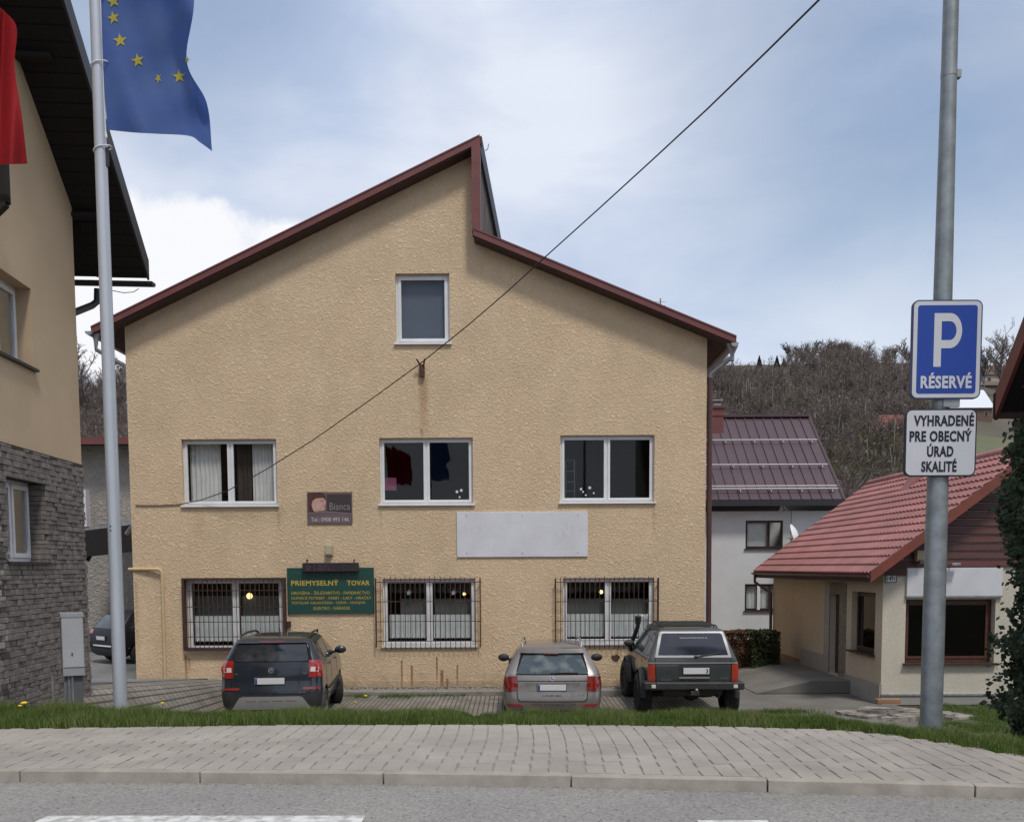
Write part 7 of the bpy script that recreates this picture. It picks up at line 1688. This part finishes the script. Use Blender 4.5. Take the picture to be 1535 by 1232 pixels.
    MB().tube([(-.75, .86, R), (.75, .86, R)], .055, 10).lathe([(.001, -.16), (.10, -.12), (.15, 0), (.10, .12), (.001, .16)], axis='X', n=14, org=(.1, .86, R)).build('rear_axle', 'dark_steel', t, sm=50)
    MB().box(-.45, .42, .35, .68, .42, .64, ch=.06).build('fuel_tank', 'dark_steel', t)
    MB().tube([(.45, 1.2, .5), (.45, .2, .47), (.47, .02, .45)], .03, 8).build('exhaust', 'dark_steel', t)
    MB().box(-.5, .5, 1.2, 3.6, .50, .64, ch=.03).build('chassis', 'dark_steel', t)
    text('WWW.AUTODOCTDATA.SK', -.24, .28, 1.535, 1.56, 'white_card', t, .01, y=f(0, 1.53) - .022)
    text('CHEROKEE', -.61, -.42, .765, .785, 'moulding', t, .0, y=f(-.5, .77) - .014); text('LIMITED', .50, .64, .79, .81, 'moulding', t, .0, y=f(.5, .8) - .014)
    wiper(t, bv, [(.05, 1.20), (.22, 1.235), (.52, 1.27)])
    # roof bars and snorkel
    for y in (.55, .85, 1.15, 1.45, 1.75): MB().tube([(-.55, y, 1.70), (-.5, y, 1.765), (.5, y, 1.765), (.55, y, 1.70)], .014, 6).build('roof_bar', 'trim_black', t)
    for s in (-1, 1): MB().tube([(s * .5, .45, 1.76), (s * .5, 1.9, 1.76)], .015, 6).build('roof_rail', 'trim_black', t)
    MB().tube([(-.83, 3.0, 1.06), (-.88, 2.82, 1.14), (-.84, 2.68, 1.3), (-.76, 2.42, 1.62), (-.76, 2.42, 1.70)], .045, 10).tube([(-.76, 2.42, 1.68), (-.76, 2.40, 1.72), (-.76, 2.38, 1.84)], .055, 10, r2=.075).build('snorkel', 'trim_black', t, sm=50)
offroader()

# dark car on the drive at the back left
def back_car():
    t = thing('parked_car', 'black car standing at the back of the drive, half hidden by the flagpole', 'car', (W(150, 960, 27.3).x, 27.3, 0), math.radians(-38))
    Lv = [(.25, .16, 4.3, .76, .25, .35, .03, .05), (.34, .05, 4.45, .86, .22, .4, .05, .08), (.55, .0, 4.5, .90, .20, .42, .06, .1), (.75, .03, 4.45, .905, .18, .42, .06, .1), (.98, .06, 4.2, .89, .16, .4, .05, .12), (1.05, .10, 3.5, .875, .15, .35, .045, .15), (1.08, .12, 3.2, .86, .14, .3, .045, .15), (1.45, .45, 2.45, .70, .13, .26, .05, .15), (1.56, .58, 2.25, .64, .12, .24, .05, .15), (1.60, .75, 2.0, .52, .12, .2, .05, .1), (1.61, .95, 1.8, .3, .1, .15, .03, .05)]
    b = mk_body(Lv, [(s * .80, y, .34, .40) for s in (-1, 1) for y in (.85, 3.45)], 'paint_black', t); bv = bvh_of(b)
    skin(bv, [(-.66, 1.10), (.66, 1.10), (.56, 1.48), (-.56, 1.48)], 'Y', 'rear_window', 'dark_glass_body', t, .01)
    for s in (-1, 1):
        skin(bv, [(s * a, z) for a, z in ((.55, .92), (.87, .88), (.88, 1.0), (.80, 1.06), (.55, 1.05))], 'Y', 'tail_light', 'lamp_red', t, .012)
        skin(bv, [(.5, 1.10), (1.1, 1.10), (1.1, 1.46), (.8, 1.48)], 'X', 'quarter_window', 'dark_glass_body', t, .006, sgn=s); skin(bv, [(1.16, 1.10), (1.95, 1.10), (1.95, 1.50), (1.16, 1.48)], 'X', 'side_window', 'light_glass_body', t, .006, sgn=s); skin(bv, [(2.02, 1.10), (3.0, 1.10), (2.42, 1.50), (2.02, 1.50)], 'X', 'side_window', 'dark_glass_body', t, .006, sgn=s)
        skin(bv, [(.4, .50), (3.9, .50), (3.9, .53), (.4, .53)], 'X', 'side_moulding', 'chrome', t, .015, sgn=s)
        mirror(t, s * .86, 2.8, 1.1, 'paint_black', s)
        for y in (.85, 3.45): wheel(t, s * .80, y, .335, .22)
    skin(bv, sh_rect(-.45, .60, .56, .60, .01), 'Y', 'chrome_strip', 'chrome', t, .014); plate_rear(bv, t, 0, .75); skin(bv, [(-.8, .3), (.8, .3), (.85, .5), (-.85, .5)], 'Y', 'bumper_trim', 'trim_black', t, .008)
back_car()
